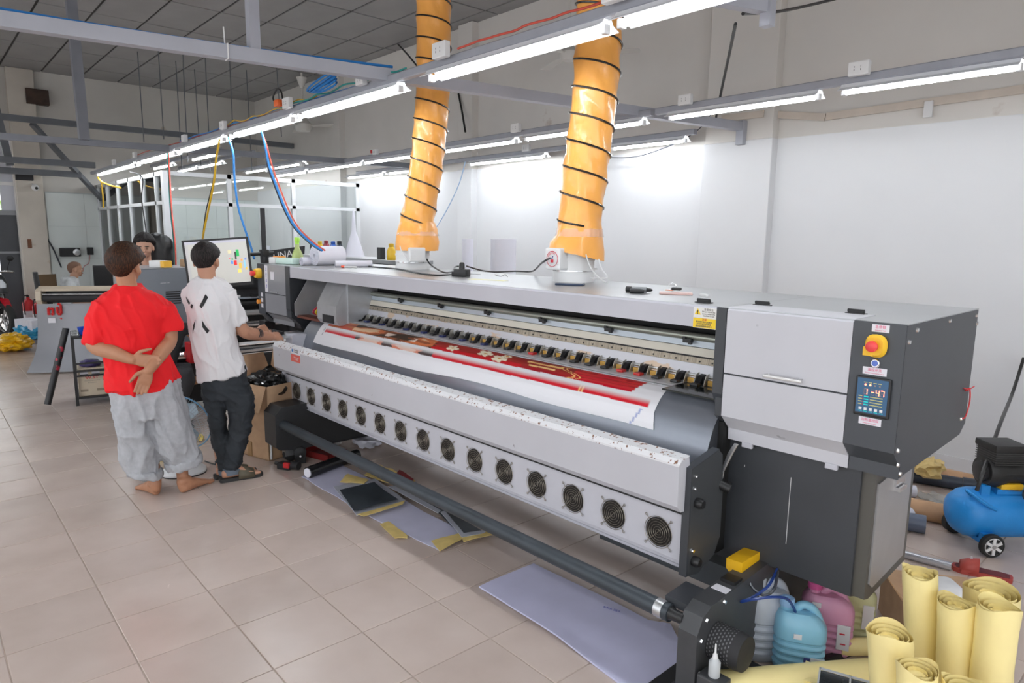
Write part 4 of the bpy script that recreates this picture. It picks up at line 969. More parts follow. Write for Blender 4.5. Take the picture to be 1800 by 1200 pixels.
t = single(MB().bbox((-.03, -.008, 0), (.03, .008, .012), .003), 'plastic_clip', mWhiteP, top(1237, 527)+Vector((0, 0, .016)), 'small white plastic clip on the hinge by the sticker', 'clip', rotz=-.5)
# paper rolls on the left cabinet
def paper_roll(p, r, L_, rz, label, mat=mPaper, turns=4):
    t = thing('paper_roll', label, 'paper roll', p, rz)
    MB().lathe([(r, -L_/2), (r, L_/2), (r*.2, L_/2), (r*.2, -L_/2), (r, -L_/2)], (0, 0, r), 'x', 28, False).build('roll', mat, t, True)
    sp = []
    for k in range(turns*16+1):
        a = 2*math.pi*k/16; q = r*(.22+.72*k/(turns*16)); sp.append((-L_/2-.001, q*math.cos(a), r+q*math.sin(a)))
    MB().tube(sp, .0015, 4, False).build('spiral_edge', M('paper_edge_grey', (.55, .55, .62), .7), t)
    return t
paper_roll(top(577, 466), .083, .26, 1.62, 'large white paper roll lying on the left end of the printer')
paper_roll(top(545, 466), .035, .16, 1.62, 'small white paper roll in front of the large roll')
paper_roll(top(622, 469), .027, .30, 1.2, 'thin white paper roll right of the large roll')
t = thing('pen', 'white pen with red tip lying on the thin paper roll', 'pen', top(622, 470)+Vector((.05, -.06, 0)), .55)
MB().lathe([(.007, -.05), (.007, .06)], (0, 0, .008), 'x', 8).build('barrel', mWhiteP, t); MB().lathe([(.009, -.08), (.009, -.05)], (0, 0, .009), 'x', 8).build('tip', M('orange_red', (.85, .12, .06), .4), t)
t = thing('tape_dispenser', 'pale green plastic case with white and orange end on the printer corner', 'case', top(506, 464), .35)
MB().bbox((-.11, -.04, 0), (.10, .05, .055), .012).build('case', M('mint_plastic', (.62, .80, .72), .35), t, True); MB().bbox((-.19, -.045, 0), (-.11, .05, .058), .008).build('end', mWhiteP, t, True); MB().bbox((-.185, -.0, .04), (-.08, .055, .066), .006).build('orange_top', M('orange_plastic', (0, 0, 0)), t, True)
t = thing('spray_bottle', 'lime green spray bottle behind the mint case', 'bottle', P2W(-4.36, .26, TOP+.0015), 2.4)
MB().lathe([(.048, 0), (.05, .01), (.05, .06), (.045, .09), (.022, .14), (.016, .165), (.016, .18)], n=18).build('flask', M('lime_clear', (.75, .88, .35), .2, trans=.5), t, True)
MB().lathe([(.018, .175), (.018, .195)], n=12).bbox((-.035, -.014, .195), (.04, .014, .235), .008).bbox((.035, -.008, .215), (.062, .008, .228), .003).prism([(.016, .2), (.03, .2), (.045, .15), (.04, .145), (.03, .17)], 'y', -.006, .006).build('trigger_head', M('lime_plastic', (.45, .85, .08), .35), t, True)
t = single(MB().bbox((-.03, -.018, 0), (.03, .018, .028), .006), 'binder_clip', mBlack, top(533, 466), 'small black clip between the mint case and the rolls', 'clip', rotz=.3)
t = single(MB().box((-.02, -.012, 0), (.02, .012, .01)), 'black_tag', mBlack, top(604, 461), 'little black buckle behind the thin paper roll', 'buckle', rotz=.5)
# power plug block and cables on the top
t = thing('power_adapter', 'black plug block on the printer top between the exhaust fans', 'adapter', top(812, 486), .35)
MB().bbox((-.05, -.03, 0), (.05, .03, .05), .008).build('block', mBlack, t, True); MB().lathe([(.02, .05), (.018, .085), (.01, .095)], n=12).build('plug', mBlack, t, True); MB().bbox((-.075, -.015, 0), (-.05, .015, .03), .005).build('connector', mBlackM, t)
TP = lambda u, v, h=.006: top(u, v)+Vector((0, 0, h))
cable('power_cable', [J1(750, 455, -.14), J1(758, 466, -.16), TP(780, 480), TP(795, 478), TP(800, 470), TP(806, 469)], .006, mBlack, 'black cable from the left exhaust fan to the plug block')
cable('power_cable', [TP(820, 474, .03), TP(845, 476), TP(870, 479), TP(905, 478), TP(935, 478), J2(952, 462, -.1), J2(968, 453, -.1)], .006, mBlack, 'black cable from the plug block to the right exhaust fan')
cable('power_cable', [TP(802, 482), TP(770, 485), TP(735, 481), TP(700, 474), TP(665, 471), TP(640, 468)], .006, mBlack, 'black cable running left along the printer top')
single(MB().box((-.14, -.004, 0), (.14, .004, .004)), 'metal_strip', mAlu, top(820, 481), 'thin grey metal strip by the plug block', 'strip', rotz=.1)
single(MB().box((-.13, -.03, 0), (.13, .03, .001)), 'yellow_note', M('note_yellow', (.8, .75, .4), .6), top(858, 492), 'pale yellow paper scrap on the printer top', 'paper', rotz=.3)
cable('wire_scrap', [TP(870, 483, .002), TP(880, 486, .002), TP(888, 483, .002), TP(892, 487, .002)], .002, mBlack, 'tiny bent wire on the printer top', 'wire')
# ================================================================== FLOOR: SHEETS AND BANNERS UNDER THE PRINTER
def floor_sheet(outline, z, label, mat, cat='sheet', thick=.004, amp=.008, freq=4., name='folded_sheet', cuts=3, top_level=True, parent=None):
    pts = [on(u, v, z=z) for u, v in outline]; b0 = sum(pts, Vector())/len(pts); b0.z = z
    bm = bmesh.new(); vs = [bm.verts.new(p-b0) for p in pts]; f = bm.faces.new(vs)
    bmesh.ops.triangulate(bm, faces=[f]); bmesh.ops.subdivide_edges(bm, edges=bm.edges[:], cuts=cuts, use_grid_fill=True)
    bmesh.ops.triangulate(bm, faces=bm.faces[:])
    for v in bm.verts:
        p = (v.co+b0); k = noise.noise(Vector((p.x*freq, p.y*freq, z*50)))+.5*noise.noise(Vector((p.x*freq*2.7, p.y*freq*2.7, 4)))
        v.co.z += thick+amp*max(0, k+.2)
    r = bmesh.ops.extrude_face_region(bm, geom=bm.faces[:])
    for v in [g for g in r['geom'] if isinstance(g, bmesh.types.BMVert)]: v.co.z -= thick
    bmesh.ops.recalc_face_normals(bm, faces=bm.faces[:])
    me = bpy.data.meshes.new(name); bm.to_mesh(me); bm.free(); me.materials.append(mat); me.polygons.foreach_set('use_smooth', [True]*len(me.polygons))
    try: me.set_sharp_from_angle(angle=math.radians(50))
    except Exception: pass
    if parent is not None:
        o = link(name, me, parent, b0-parent.location); return o
    o = link(name, me, None, b0); return tag(o, label, cat)
mLav = M('lavender_fabric', (.60, .60, .80), .5, var=.04, vscale=6)
mLav2 = M('lavender_fabric_pale', (.58, .58, .74), .5, var=.05, vscale=6)
mBanD = M('dark_banner_print', (.035, .045, .055), .4, var=.25, vscale=5); mGreyEdge = M('banner_grey_margin', (.42, .44, .50), .5); mYelEdge = M('banner_yellow_hem', (.72, .55, .20), .6, var=.12, vscale=14)
sh = floor_sheet([(842, 1033), (890, 1012), (938, 993), (975, 1010), (1055, 1050), (1140, 1092), (1178, 1098), (1194, 1128), (1196, 1190), (1290, 1290), (1190, 1290), (1085, 1200), (980, 1122)], .001, 'smooth lavender vinyl sheet lying under the right end of the bar', mLav, thick=.008, amp=.012, freq=2.2)
textmesh('handwriting', '6:5m 220', .022, M('blue_ink', (0, 0, 0)), sh, basis(on(1075, 1070, z=.02)-sh.location, (.95, .3, 0), (-.3, .95, 0)))
s1 = floor_sheet([(530, 838), (558, 826), (600, 818), (650, 842), (745, 900), (800, 928), (823, 941), (772, 968), (735, 950), (655, 912), (575, 865)], .001, 'long pale lavender banner at the bottom of the pile', mLav2, 'banner', amp=.01, freq=5)
floor_sheet([(758, 951), (820, 936), (823, 943), (773, 969)], .012, '', mYelEdge, parent=s1, name='yellow_hem', thick=.003, amp=.008)
floor_sheet([(668, 922), (683, 917), (716, 943), (716, 947), (694, 947)], .004, '', mYelEdge, parent=s1, name='yellow_hem', thick=.003, amp=.008, freq=9)
s2 = floor_sheet([(586, 856), (660, 842), (712, 880), (627, 907)], .022, 'black banner with grey and yellow hems folded on the lavender one', mGreyEdge, 'banner', amp=.008)
floor_sheet([(597, 862), (658, 848), (700, 880), (622, 898)], .040, '', mBanD, parent=s2, name='dark_print', thick=.002, amp=.010, freq=5)
floor_sheet([(628, 905), (712, 880), (708, 886), (640, 908)], .030, '', mYelEdge, parent=s2, name='yellow_hem', thick=.003, amp=.006)
floor_sheet([(597, 848), (612, 834), (648, 843), (640, 850)], .030, '', mYelEdge, parent=s2, name='yellow_hem', thick=.003, amp=.014, freq=9)
s3 = floor_sheet([(688, 856), (720, 862), (800, 905), (850, 936), (812, 945), (775, 905)], .020, 'dark banner strip lying under the take-up bar', mBanD, 'banner', amp=.01)
floor_sheet([(682, 856), (694, 854), (775, 897), (770, 902)], .030, '', mGreyEdge, parent=s3, name='grey_margin', thick=.003, amp=.006)
floor_sheet([(774, 900), (782, 898), (815, 938), (860, 930), (850, 937), (812, 945)], .032, '', mGreyEdge, parent=s3, name='grey_margin', thick=.003, amp=.006)
floor_sheet([(812, 946), (855, 930), (872, 940), (840, 946), (815, 953)], .026, '', mYelEdge, parent=s3, name='yellow_hem', thick=.003, amp=.01)
s4 = floor_sheet([(640, 835), (668, 818), (695, 830), (730, 845), (725, 850), (690, 852)], .016, 'small crumpled banner scrap with yellow hem behind the bar', mYelEdge, 'banner', amp=.02, freq=8)
floor_sheet([(690, 845), (702, 826), (727, 842), (726, 848)], .030, '', M('dark_red_cloth', (.22, .02, .02), .6), parent=s4, name='red_patch', thick=.003, amp=.015, freq=9)
a_, b_ = on(541, 832, z=.04), on(628, 800, z=.04)
t = thing('vinyl_roll', 'black vinyl roll with white core beside the banner pile', 'roll', a_-Vector((0, 0, .04)))
MB().tube([Vector((0, 0, .046)), b_-a_+Vector((0, 0, .046))], .042, 18).build('roll', M('vinyl_black', (.012, .012, .014), .25), t, True)
d = (b_-a_).normalized(); MB().tube([Vector((0, 0, .046))-d*.006, Vector((0, 0, .046))+d*.03], .034, 16).build('core', mPaper, t, True)
# crumpled paper and bits under the printer's left end
def crumple(label, p, s_, mat, cat='paper', name='crumpled_paper', sub=2, seed=0, flat=.55):
    bm = bmesh.new(); bmesh.ops.create_icosphere(bm, subdivisions=sub, radius=1)
    for v in bm.verts:
        k = 1+.55*noise.noise(v.co*2.1+Vector((seed, 0, 0)))+.3*noise.noise(v.co*5+Vector((0, seed, 0)))
        v.co = Vector((v.co.x*s_[0]*k, v.co.y*s_[1]*k, max(-.98*s_[2], v.co.z*s_[2]*k)+s_[2]))
    me = bpy.data.meshes.new(name); bm.to_mesh(me); bm.free(); me.materials.append(mat)
    return tag(link(name, me, None, p), label, cat)
crumple('crumpled white paper under the printer', on(645, 782), (.13, .10, .035), mPaper, sub=3, seed=2)
single(MB().lathe([(.035, 0), (.04, .01), (.04, .04), (.03, .045)], n=14), 'jar_lid', mWhiteP, on(592, 780), 'white jar lid on the floor under the printer', 'lid', smooth=True)
t = thing('red_tray', 'dark red plastic tray under the printer', 'tray', on(570, 800), .3)
MB().box((-.15, -.1, 0), (.15, .1, .01)).box((-.15, -.1, 0), (-.14, .1, .05)).box((.14, -.1, 0), (.15, .1, .05)).box((-.15, -.1, 0), (.15, -.09, .05)).box((-.15, .09, 0), (.15, .1, .05)).build('body', M('dark_red_plastic', (.25, .02, .02), .4), t)
t = thing('hand_tool', 'black and red hand tool lying by the printer foot', 'tool', on(508, 824), .5)
MB().bbox((-.08, -.04, 0), (.03, .03, .05), .01).lathe([(.03, .03), (.03, .09)], (0, 0, .035), 'x', 12).build('motor', mBlackM, t, True); MB().bbox((-.02, -.045, .02), (.03, -.02, .06), .006).build('red_part', mRed, t, True); MB().tube([(-.08, 0, .03), (-.14, .03, .02)], .015, 8).build('handle', mBlack, t)
t = thing('electric_motor', 'small black motor with silver shaft under the printer foot', 'motor', on(528, 812), -.4)
MB().lathe([(.04, -.05), (.045, -.04), (.045, .04), (.03, .05)], (0, 0, .085), 'x', 16).build('body', mBlackM, t, True); MB().bbox((-.04, -.04, 0), (.04, .04, .06), .005).build('foot', mBlack, t); MB().tube([(.05, 0, .085), (.12, 0, .085)], .008, 8).build('shaft', mChrome, t)
# ================================================================== RIGHT FOREGROUND: INK JUGS
def jug(label, p, rz, body, cap, W_=.165, D_=.115, H_=.30, ribs=True, tilt=0, opencap=False, stickers=()):
    t = thing('ink_jug', label, 'jug', p, rot=(0, tilt, rz), group='ink jugs under the printer')
    rings = []
    prof = [(0, .88), (.012, .97), (.03, 1)]
    if ribs:
        for k in range(4): z0 = .035+k*.03; prof += [(z0, 1), (z0+.008, .90), (z0+.016, .90), (z0+.024, 1)]
    prof += [(.17, 1), (.20, .985), (.225, .9), (.245, .74), (.255, .62)]
    for z, s_ in prof:
        sh_ = 0 if z < .2 else (z-.2)*.5
        rings.append((Vector((-sh_*.5, 0, z)), (W_/2*s_, 0, 0), (0, D_/2*s_, 0)))
    mb = MB().loft(rings, 28, 3.2)
    # handle arch
    mb.tube(cr([(-.035, 0, .235), (.0, 0, .275), (.04, 0, .268), (.068, 0, .225), (.075, 0, .17)], 6), [.017]*25, 10)
    # neck
    nx = -.055
    mb.lathe([(.026, .235), (.024, .265), (.026, .27), (.026, .275)], (nx, 0, 0), 'z', 16)
    mb.build('bottle', body, t, True)
    MB().lathe([(.028, .268), (.029, .27), (.029, .295), (.026, .298), (.012, .298), (.010, .285)], (nx, 0, 0), 'z', 18).build('cap', cap, t, True)
    for (x, z, w_, h_, m_) in stickers:
        MB().bbox((x-w_/2, -D_/2-.0018, z-h_/2), (x+w_/2, -D_/2+.003, z+h_/2), .0012).build('sticker', m_, t)
    return t
def plast(name, col): 
    return M(name, col, .3, trans=.25, spec=.5)
tow = math.atan2
yj = 0.55
jb = jug('light blue ink jug nearest the yellow roll', on(1400, 1172), yj, plast('ink_blue', (.33, .70, .93)), M('cap_blue', (.35, .58, .88), .35), .20, .14, stickers=((.065, .05, .055, .085, mLab), (.025, .045, .022, .09, mNavy)))
textmesh('lettering', 'SOLVENT INK', .0095, mNavy, jb, basis((.065, -.073, .075), (1, 0, 0), (0, 0, 1)))
MB().box((-.03, -.075, .165), (.0, -.07, .185)).build('price_tag', mLab, jb)
jq = jug('clear grey ink jug standing left of the blue one', on(1340, 1146), 1.0, plast('ink_clear_grey', (.60, .65, .74)), M('cap_clear', (.55, .58, .62), .3), .20, .15, tilt=.05)
jq.scale = (1.05, 1.05, 1.16)
jp = jug('pink ink jug behind the blue one', on(1448, 1138), yj-.05, plast('ink_pink', (.88, .42, .64)), M('cap_pink', (.72, .13, .36), .35), .21, .14, stickers=((.06, .10, .05, .11, mLab), (-.05, .225, .035, .022, mLab)))
MB().box((.045, -.074, .115), (.065, -.071, .12)).build('sticker_print', mRedP, jp); MB().box((.05, -.074, .07), (.07, -.071, .075)).build('sticker_print', mRedP, jp)
jug('pale yellow ink jug at the back against the box', on(1490, 1112), yj, plast('ink_yellow', (.80, .80, .48)), M('cap_yellow', (.7, .62, .1), .35), .20, .13, stickers=((.06, .12, .045, .11, mLab),))
mBlueH = M('blue_hose', (.02, .05, .22), .2); mGreyH = M('dark_hose', (.04, .045, .06), .25)
JB, rJ, nJ = vplane(on(1380, 1165)); 
cable('ink_hose', [JB(1318, 985, .06), JB(1313, 1005, -.06), JB(1322, 1032, -.12), JB(1343, 1046, -.13), JB(1360, 1036, -.10), JB(1366, 1010, -.03), JB(1367, 985, .06)], .006, mGreyH, 'dark grey hose loop hanging over the clear jug', 'hose')
cable('ink_hose', [JB(1366, 1000, .0), JB(1350, 1030, -.10), JB(1322, 1050, -.16), JB(1303, 1057, -.18), JB(1325, 1053, -.18), JB(1360, 1049, -.15), JB(1384, 1053, -.10), JB(1396, 1070, -.05), JB(1399, 1082, -.03)], .006, mBlueH, 'dark blue hose running into the blue jug', 'hose')
t = thing('dropper_bottle', 'small white nozzle bottle by the motor', 'bottle', on(1256, 1186, z=.0615)); 
MB().lathe([(.02, 0), (.021, .004), (.021, .055), (.012, .068), (.010, .07)], n=16).build('flask', M('white_translucent', (.75, .78, .8), .3, trans=.3), t, True); MB().lathe([(.011, .068), (.008, .085), (.004, .09), (.003, .125)], n=10).build('nozzle', mWhiteP, t, True)
t.location = on(1255, 1187, z=.166); q_ = PM.inverted() @ t.location
MB().bbox((q_.x-.05, q_.y-.035, .001), (q_.x+.05, q_.y+.035, .165), .006).build('base_plinth', M('stand_charcoal', (0, 0, 0)), PRN)
single(MB().bbox((-.012, -.004, 0), (.012, .004, .05), .002), 'orange_strip', M('orange_plastic', (0, 0, 0)), on(1287, 1168), 'small orange and white strip behind the dropper bottle', 'strip')
# ---- cardboard box with takeaway box
def carton(name, label, p, rz, sx, sy, sz, flaps, mat=mCard, open_=True):
    t = thing(name, label, 'box', p, rz); w_ = .006
    MB().box((-sx/2, -sy/2, 0), (sx/2, sy/2, w_)).box((-sx/2, -sy/2, 0), (-sx/2+w_, sy/2, sz)).box((sx/2-w_, -sy/2, 0), (sx/2, sy/2, sz)).box((-sx/2, -sy/2, 0), (sx/2, -sy/2+w_, sz)).box((-sx/2, sy/2-w_, 0), (sx/2, sy/2, sz)).build('body', mat, t)
    if not open_: MB().box((-sx/2, -sy/2, sz), (sx/2, sy/2, sz+w_)).build('lid', mat, t)
    for side, ang, ln in flaps:
        R_ = {'+y': (0, sy/2, 0, sx), '-y': (math.pi, -sy/2, 0, sx), '+x': (-math.pi/2, 0, sx/2, sy), '-x': (math.pi/2, 0, -sx/2, sy)}[side]
        mb = MB().box((-R_[3]/2, 0, 0), (R_[3]/2, ln, .005)).xf(Matrix.Translation((R_[2], R_[1], sz)) @ Matrix.Rotation(R_[0], 4, 'Z') @ Matrix.Rotation(ang, 4, 'X'))
        mb.build('flap', mat, t)
    return t
cbx = on(1548, 1105); cbx = Vector((cbx.x+.17, cbx.y+.14, 0))
carton('cardboard_box', 'brown cardboard box behind the ink jugs', cbx, .62, .36, .34, .20, [('-x', .95, .26)], open_=False)
t = thing('takeaway_box', 'white foam takeaway box on the brown cardboard box', 'food box', cbx+Vector((.02, -.03, .207)), .75)
MB().loft([((0, 0, 0), (.06, 0, 0), (0, .06, 0)), ((0, 0, .03), (.08, 0, 0), (0, .08, 0)), ((0, 0, .033), (.086, 0, 0), (0, .086, 0))], 24, 5).build('base', M('foam_white', (.8, .8, .82), .5), t, True)
MB().loft([((0, 0, .033), (.086, 0, 0), (0, .086, 0)), ((0, 0, .038), (.082, 0, 0), (0, .082, 0)), ((0, 0, .055), (.062, 0, 0), (0, .062, 0)), ((0, 0, .06), (.055, 0, 0), (0, .055, 0))], 24, 5).build('lid', M('foam_white', (0, 0, 0)), t, True)
# ---- standing rolls of yellow paper
def yroll(label, base_px, top_px, width, lean=None, seed=0, pinch=.9):
    b = on(*base_px); J, r_, n_ = vplane(b); tp = J(*top_px); rad = width/2*((tp-CAMPOS).dot(CF))/FPX
    t = thing('paper_roll', label, 'paper roll', b, group='standing yellow paper rolls')
    v = tp-b; mb = MB(); n = 34; rows = 12
    for k in range(rows+1):
        f = k/rows; c_ = v*f
        for a_ in range(n):
            a = 2*math.pi*a_/n
            q = rad*(1+.07*noise.noise(Vector((a*1.2, f*4, seed)))+.045*noise.noise(Vector((a*3, f*9, seed+4))))*(pinch+(1-pinch)*f)
            mb.v.append(tuple(c_+Vector((math.cos(a)*q, math.sin(a)*q, .012*math.sin(a*2+seed)*(f > .95)))))
    for k in range(rows):
        for a_ in range(n): mb.f.append([k*n+a_, k*n+(a_+1) % n, (k+1)*n+(a_+1) % n, (k+1)*n+a_]); mb.m.append(0); mb.sm.append(True)
    mb.build('outer_sheet', mYelPaper, t)
    # spiral layers visible in the open end
    sp = MB(); S_ = 3*24; h0 = v*.80; 
    for k in range(S_+1):
        a = 2*math.pi*k/24+seed; q = rad*(.95-.62*k/S_)
        e_ = Vector((math.cos(a)*q, math.sin(a)*q, 0))
        sp.v += [tuple(h0+e_), tuple(v+e_+Vector((0, 0, -.004-.018*k/S_)))]
    for k in range(S_): sp.f.append([2*k, 2*k+2, 2*k+3, 2*k+1]); sp.m.append(0); sp.sm.append(True)
    sp.build('inner_layers', mYelPaper, t)
    MB().lathe([(rad*.5, -.03), (.001, -.03)], v, 'z', 16, False).build('inner_core_disc', mYelPaper, t)  # flat disc of the same yellow paper inside the open end
    return t
yroll('tall yellow paper roll standing nearest the takeaway box', (1622, 1262), (1617, 1003), 56, seed=1)
yroll('yellow paper roll in the middle of the standing group', (1672, 1300), (1683, 1056), 60, seed=2)
yroll('thick leaning yellow paper roll at the right of the group', (1722, 1330), (1758, 1062), 66, seed=3)
yroll('short yellow paper roll standing at the front left of the group', (1572, 1330), (1563, 1108), 72, seed=4)
yroll('large yellow paper roll at the back beside the slipper', (1728, 1260), (1742, 1034), 84, seed=5)
yroll('lowest yellow paper roll showing only its rim at the bottom', (1615, 1400), (1612, 1170), 66, seed=6)
yroll('yellow paper roll cut by the bottom picture edge', (1690, 1420), (1695, 1202), 70, seed=7)
# lying yellow roll
a_ = on(1262, 1222, z=.06); b_ = on(1560, 1195, z=.06)
t = thing('paper_roll', 'long yellow paper roll lying along the bottom edge', 'paper roll', (a_.x, a_.y, 0))
d = b_-a_; d.z = 0
MB().tube([Vector((0, 0, .075)), d*.5+Vector((0, 0, .075)), d+Vector((0, 0, .072))], .073, 26, False).tube([Vector((0, 0, .075)), d*.2+Vector((0, 0, .075))], .055, 22, False).tube([d.normalized()*.03+Vector((.0, 0, .075)), d*.2+Vector((0, 0, .075))], .036, 18, True).build('roll', mYelPaper, t, True)
pq = on(1480, 1135, z=.03); single(MB().lathe([(.034, -.12), (.036, -.1), (.036, .1), (.03, .12)], (0, 0, .037), 'x', 16), 'paper_roll', mYelPaper, on(1520, 1150), 'small yellow paper roll peeping out behind the jugs', 'paper roll', smooth=True, rotz=.9)
single(MB().box((-.2, -.012, 0), (.2, .012, .025)), 'black_bar', mBlack, on(1500, 1148), 'black bar on the floor between jugs and yellow rolls', 'bar', rotz=1.25)
t = thing('food_tray', 'dark tray with clear lid lying at the bottom edge', 'tray', on(1490, 1228, z=.15), .35)
MB().bbox((-.1, -.09, 0), (.1, .09, .03), .012).build('tray', M('tray_dark', (.03, .035, .04), .25, var=.5, vscale=20), t, True)
for q in ((-.1, -.09, .1, -.084), (-.1, .084, .1, .09), (-.1, -.09, -.094, .09), (.094, -.09, .1, .09), (.0, -.09, .006, .09)): MB().box((q[0], q[1], .03), (q[2], q[3], .036)).build('rim', M('clear_rim', (.6, .62, .66), .2), t)
crumple('yellow paper crumpled over the lying roll', on(1450, 1205, z=.10), (.10, .07, .02), mYelPaper, sub=3, seed=5)
# ---- things behind at the right
t = thing('metal_pipe', 'silver metal pipe on the floor near the red slipper', 'pipe', on(1588, 980))
pd = on(1671, 1002)-on(1588, 980); MB().tube([Vector((0, 0, .021)), pd+Vector((0, 0, .021))], .021, 16, False).tube([Vector((0, 0, .021)), pd+Vector((0, 0, .021))], .018, 16, False).build('tube', M('galvanised', (.55, .56, .6), .3, .7), t, True)
def slipper(label, p, rz):
    t = thing('slipper', label, 'slipper', p, rz); mS = M('slipper_red', (.42, .06, .045), .5); mI = M('slipper_dark', (.16, .03, .03), .6)
    out = [(-.13, -.03), (-.135, 0), (-.13, .03), (-.08, .038), (-.02, .034), (.04, .044), (.09, .046), (.125, .03), (.135, 0), (.125, -.03), (.09, -.044), (.04, -.042), (-.02, -.034), (-.08, -.038)]
    MB().prism(out, 'z', 0, .024).build('sole', mS, t); MB().prism([(x*.9, y*.86) for x, y in out], 'z', .024, .0265).build('insole', mI, t)
    st = MB(); N_ = 10
    for k in range(N_+1):
        a = math.pi*k/N_
        for x, hh in ((.015, .075), (.07, .062), (.10, .045)): st.v.append((x-.02*math.sin(a)*0, -.045*math.cos(a), .01+hh*math.sin(a)**.7))
    for k in range(N_):
        for q in range(2): st.f.append([k*3+q, k*3+q+1, k*3+q+4, k*3+q+3]); st.m.append(0); st.sm.append(True)
    o = st.build('strap', mS, t); s_ = o.modifiers.new('s', 'SOLIDIFY'); s_.thickness = .006
    textmesh('lettering', 'SPORT', .014, mWhiteP, t, basis((.052, 0, .083), (0, 1, 0), (-1, 0, .12)))
    return t
slipper('red rubber slipper on the floor', on(1725, 1010), math.atan2(on(1690, 1000).y-on(1770, 1018).y, on(1690, 1000).x-on(1770, 1018).x))
def floor_tube(label, pa, pb, r, mat, core=None, name='paper_tube', hole=True):
    a = on(*pa); b = on(*pb); d = b-a; u = d.normalized(); up = Vector((0, 0, r))
    t = thing(name, label, 'tube', a)
    MB().tube([up, d+up], r, 22, not hole).build('wall', mat, t, True)
    if hole:
        MB().tube([up-u*.001, d+up+u*.001], r*.82, 18, False).build('core', core or mCard, t, True)
        n = 22; fr = frames([up, d+up]); s1, s2 = fr[0]
        mb = MB()
        for e_ in (up, d+up):
            mb.add([e_+(s1*math.cos(2*math.pi*k/n)+s2*math.sin(2*math.pi*k/n))*q for q in (r, r*.82) for k in range(n)], [(k, (k+1) % n, n+(k+1) % n, n+k) for k in range(n)])
        mb.build('rim', core or mCard, t)
        MB().tube([d*.5+up, d*.5+up+u*.01], r*.81, 14).build('inner_stop', mBlackM, t)
    return t
mKraft = M('kraft_tube', (.52, .31, .17), .6, var=.06, vscale=10)
floor_tube('long kraft paper tube against the wall behind the compressor', (1625, 842), (1745, 868), .055, mKraft)
floor_tube('dark blue vinyl roll lying before the kraft tube', (1600, 846), (1694, 862), .045, M('vinyl_navy', (.035, .045, .065), .3))
floor_tube('kraft paper tube reaching to the blue tank', (1585, 905), (1668, 922), .062, mKraft)
floor_tube('short grey-blue roll end sticking out beside the cabinet', (1560, 925), (1625, 937), .055, M('vinyl_greyblue', (.09, .11, .16), .35))
floor_tube('white roll with brown core half hidden by the cabinet', (1575, 870), (1608, 873), .04, mPaper)
floor_tube('white tube ring beside the grey-blue roll', (1572, 925), (1595, 914), .045, mPaper)
floor_tube('blue-black roll along the wall right of the kraft tube', (1690, 862), (1800, 880), .05, M('vinyl_navy', (0, 0, 0)))
crumple('crumpled yellow kraft paper on the tubes', on(1628, 838, z=.08), (.10, .10, .07), M('kraft_yellow', (.68, .50, .20), .55), sub=3, seed=11)
for (u, v, r_, lb) in ((1654, 803, .065, 'round black plastic cap against the wall'), (1703, 818, .055, 'flat black cap lying beside the tubes')):
    single(MB().lathe([(r_*.85, 0), (r_, .01), (r_, .07 if u < 1700 else .025), (r_*.9, .07 if u < 1700 else .025), (r_*.85, .012), (.001, .012)], n=22), 'round_lid', mBlackM, on(u, v), lb, 'lid', smooth=True)
floor_sheet([(1610, 872), (1640, 866), (1672, 880), (1668, 895), (1640, 888)], .001, 'clear crumpled plastic film on the floor by the tank', M('film_clear', (.6, .6, .58), .15, alpha=.45), 'plastic film', amp=.03, freq=12)
floor_sheet([(1700, 862), (1740, 850), (1790, 870), (1760, 890)], .001, 'blue vinyl sheet lying under the compressor', M('vinyl_sheet_blue', (.08, .12, .22), .4), 'sheet', amp=.01)
# compressor
cp = on(1705, 975); rzc = math.atan2(CR.y, CR.x)
cw = on(1740, 978)
t = thing('air_compressor', 'blue air compressor with black motor and white wheel', 'compressor', (cw.x, cw.y, 0), rzc)
mTank = M('tank_blue', (.015, .25, .66), .38, bump=.05, bscale=90); R_ = .142; zc = .195; x0 = -.135
MB().lathe([(.0, x0), (R_*.45, x0+.006), (R_*.78, x0+.03), (R_*.95, x0+.07), (R_, x0+.11), (R_, .62), (R_*.8, .70), (.0, .72)], (0, .17, zc), 'x', 36, False).build('tank', mTank, t, True)
MB().tube(cr([(x0+.06, .10, zc+.125), (x0+.02, .08, zc+.16), (x0+.10, .04, zc+.10), (x0+.17, .045, zc+.06)], 5), .010, 8).build('handle', mTank, t, True)
wh = MB().lathe([(.030, .0), (.06, 0), (.066, .006), (.066, .03), (.06, .036), (.03, .036)], (0, -.02, .066), 'y', 28, False).build('tyre', mRub, t, True)
MB().lathe([(.047, -.004), (.05, 0), (.05, .03)], (0, -.02, .066), 'y', 28, False).build('rim', mWhiteP, wh, True)
MB().lathe([(.012, -.006), (.012, .03)], (0, -.02, .066), 'y', 12).build('hub', mAlu, wh)
for k in range(6):
    a = k*math.pi/3; R3 = Matrix.Rotation(a, 3, 'Y')
    mb = MB().box((-.008, -.024, .008), (.008, -.012, .048)); mb.v = [tuple(R3 @ Vector(p)+Vector((0, 0, .066))) for p in mb.v]; mb.build('spoke', mWhiteP, wh)
MB().lathe([(.066, .30), (.066, .34)], (0, 0, .066), 'y', 24).build('wheel', mRub, t, True)
MB().box((-.03, .0, .056), (.03, .32, .08)).box((-.035, .03, .06), (.035, .06, .12)).build('axle_bracket', mTank, t)
MB().box((.07, .10, zc+.13), (.40, .24, zc+.16)).box((-.02, .10, zc+.11), (.03, .14, zc+.18)).build('saddle', mTank, t)
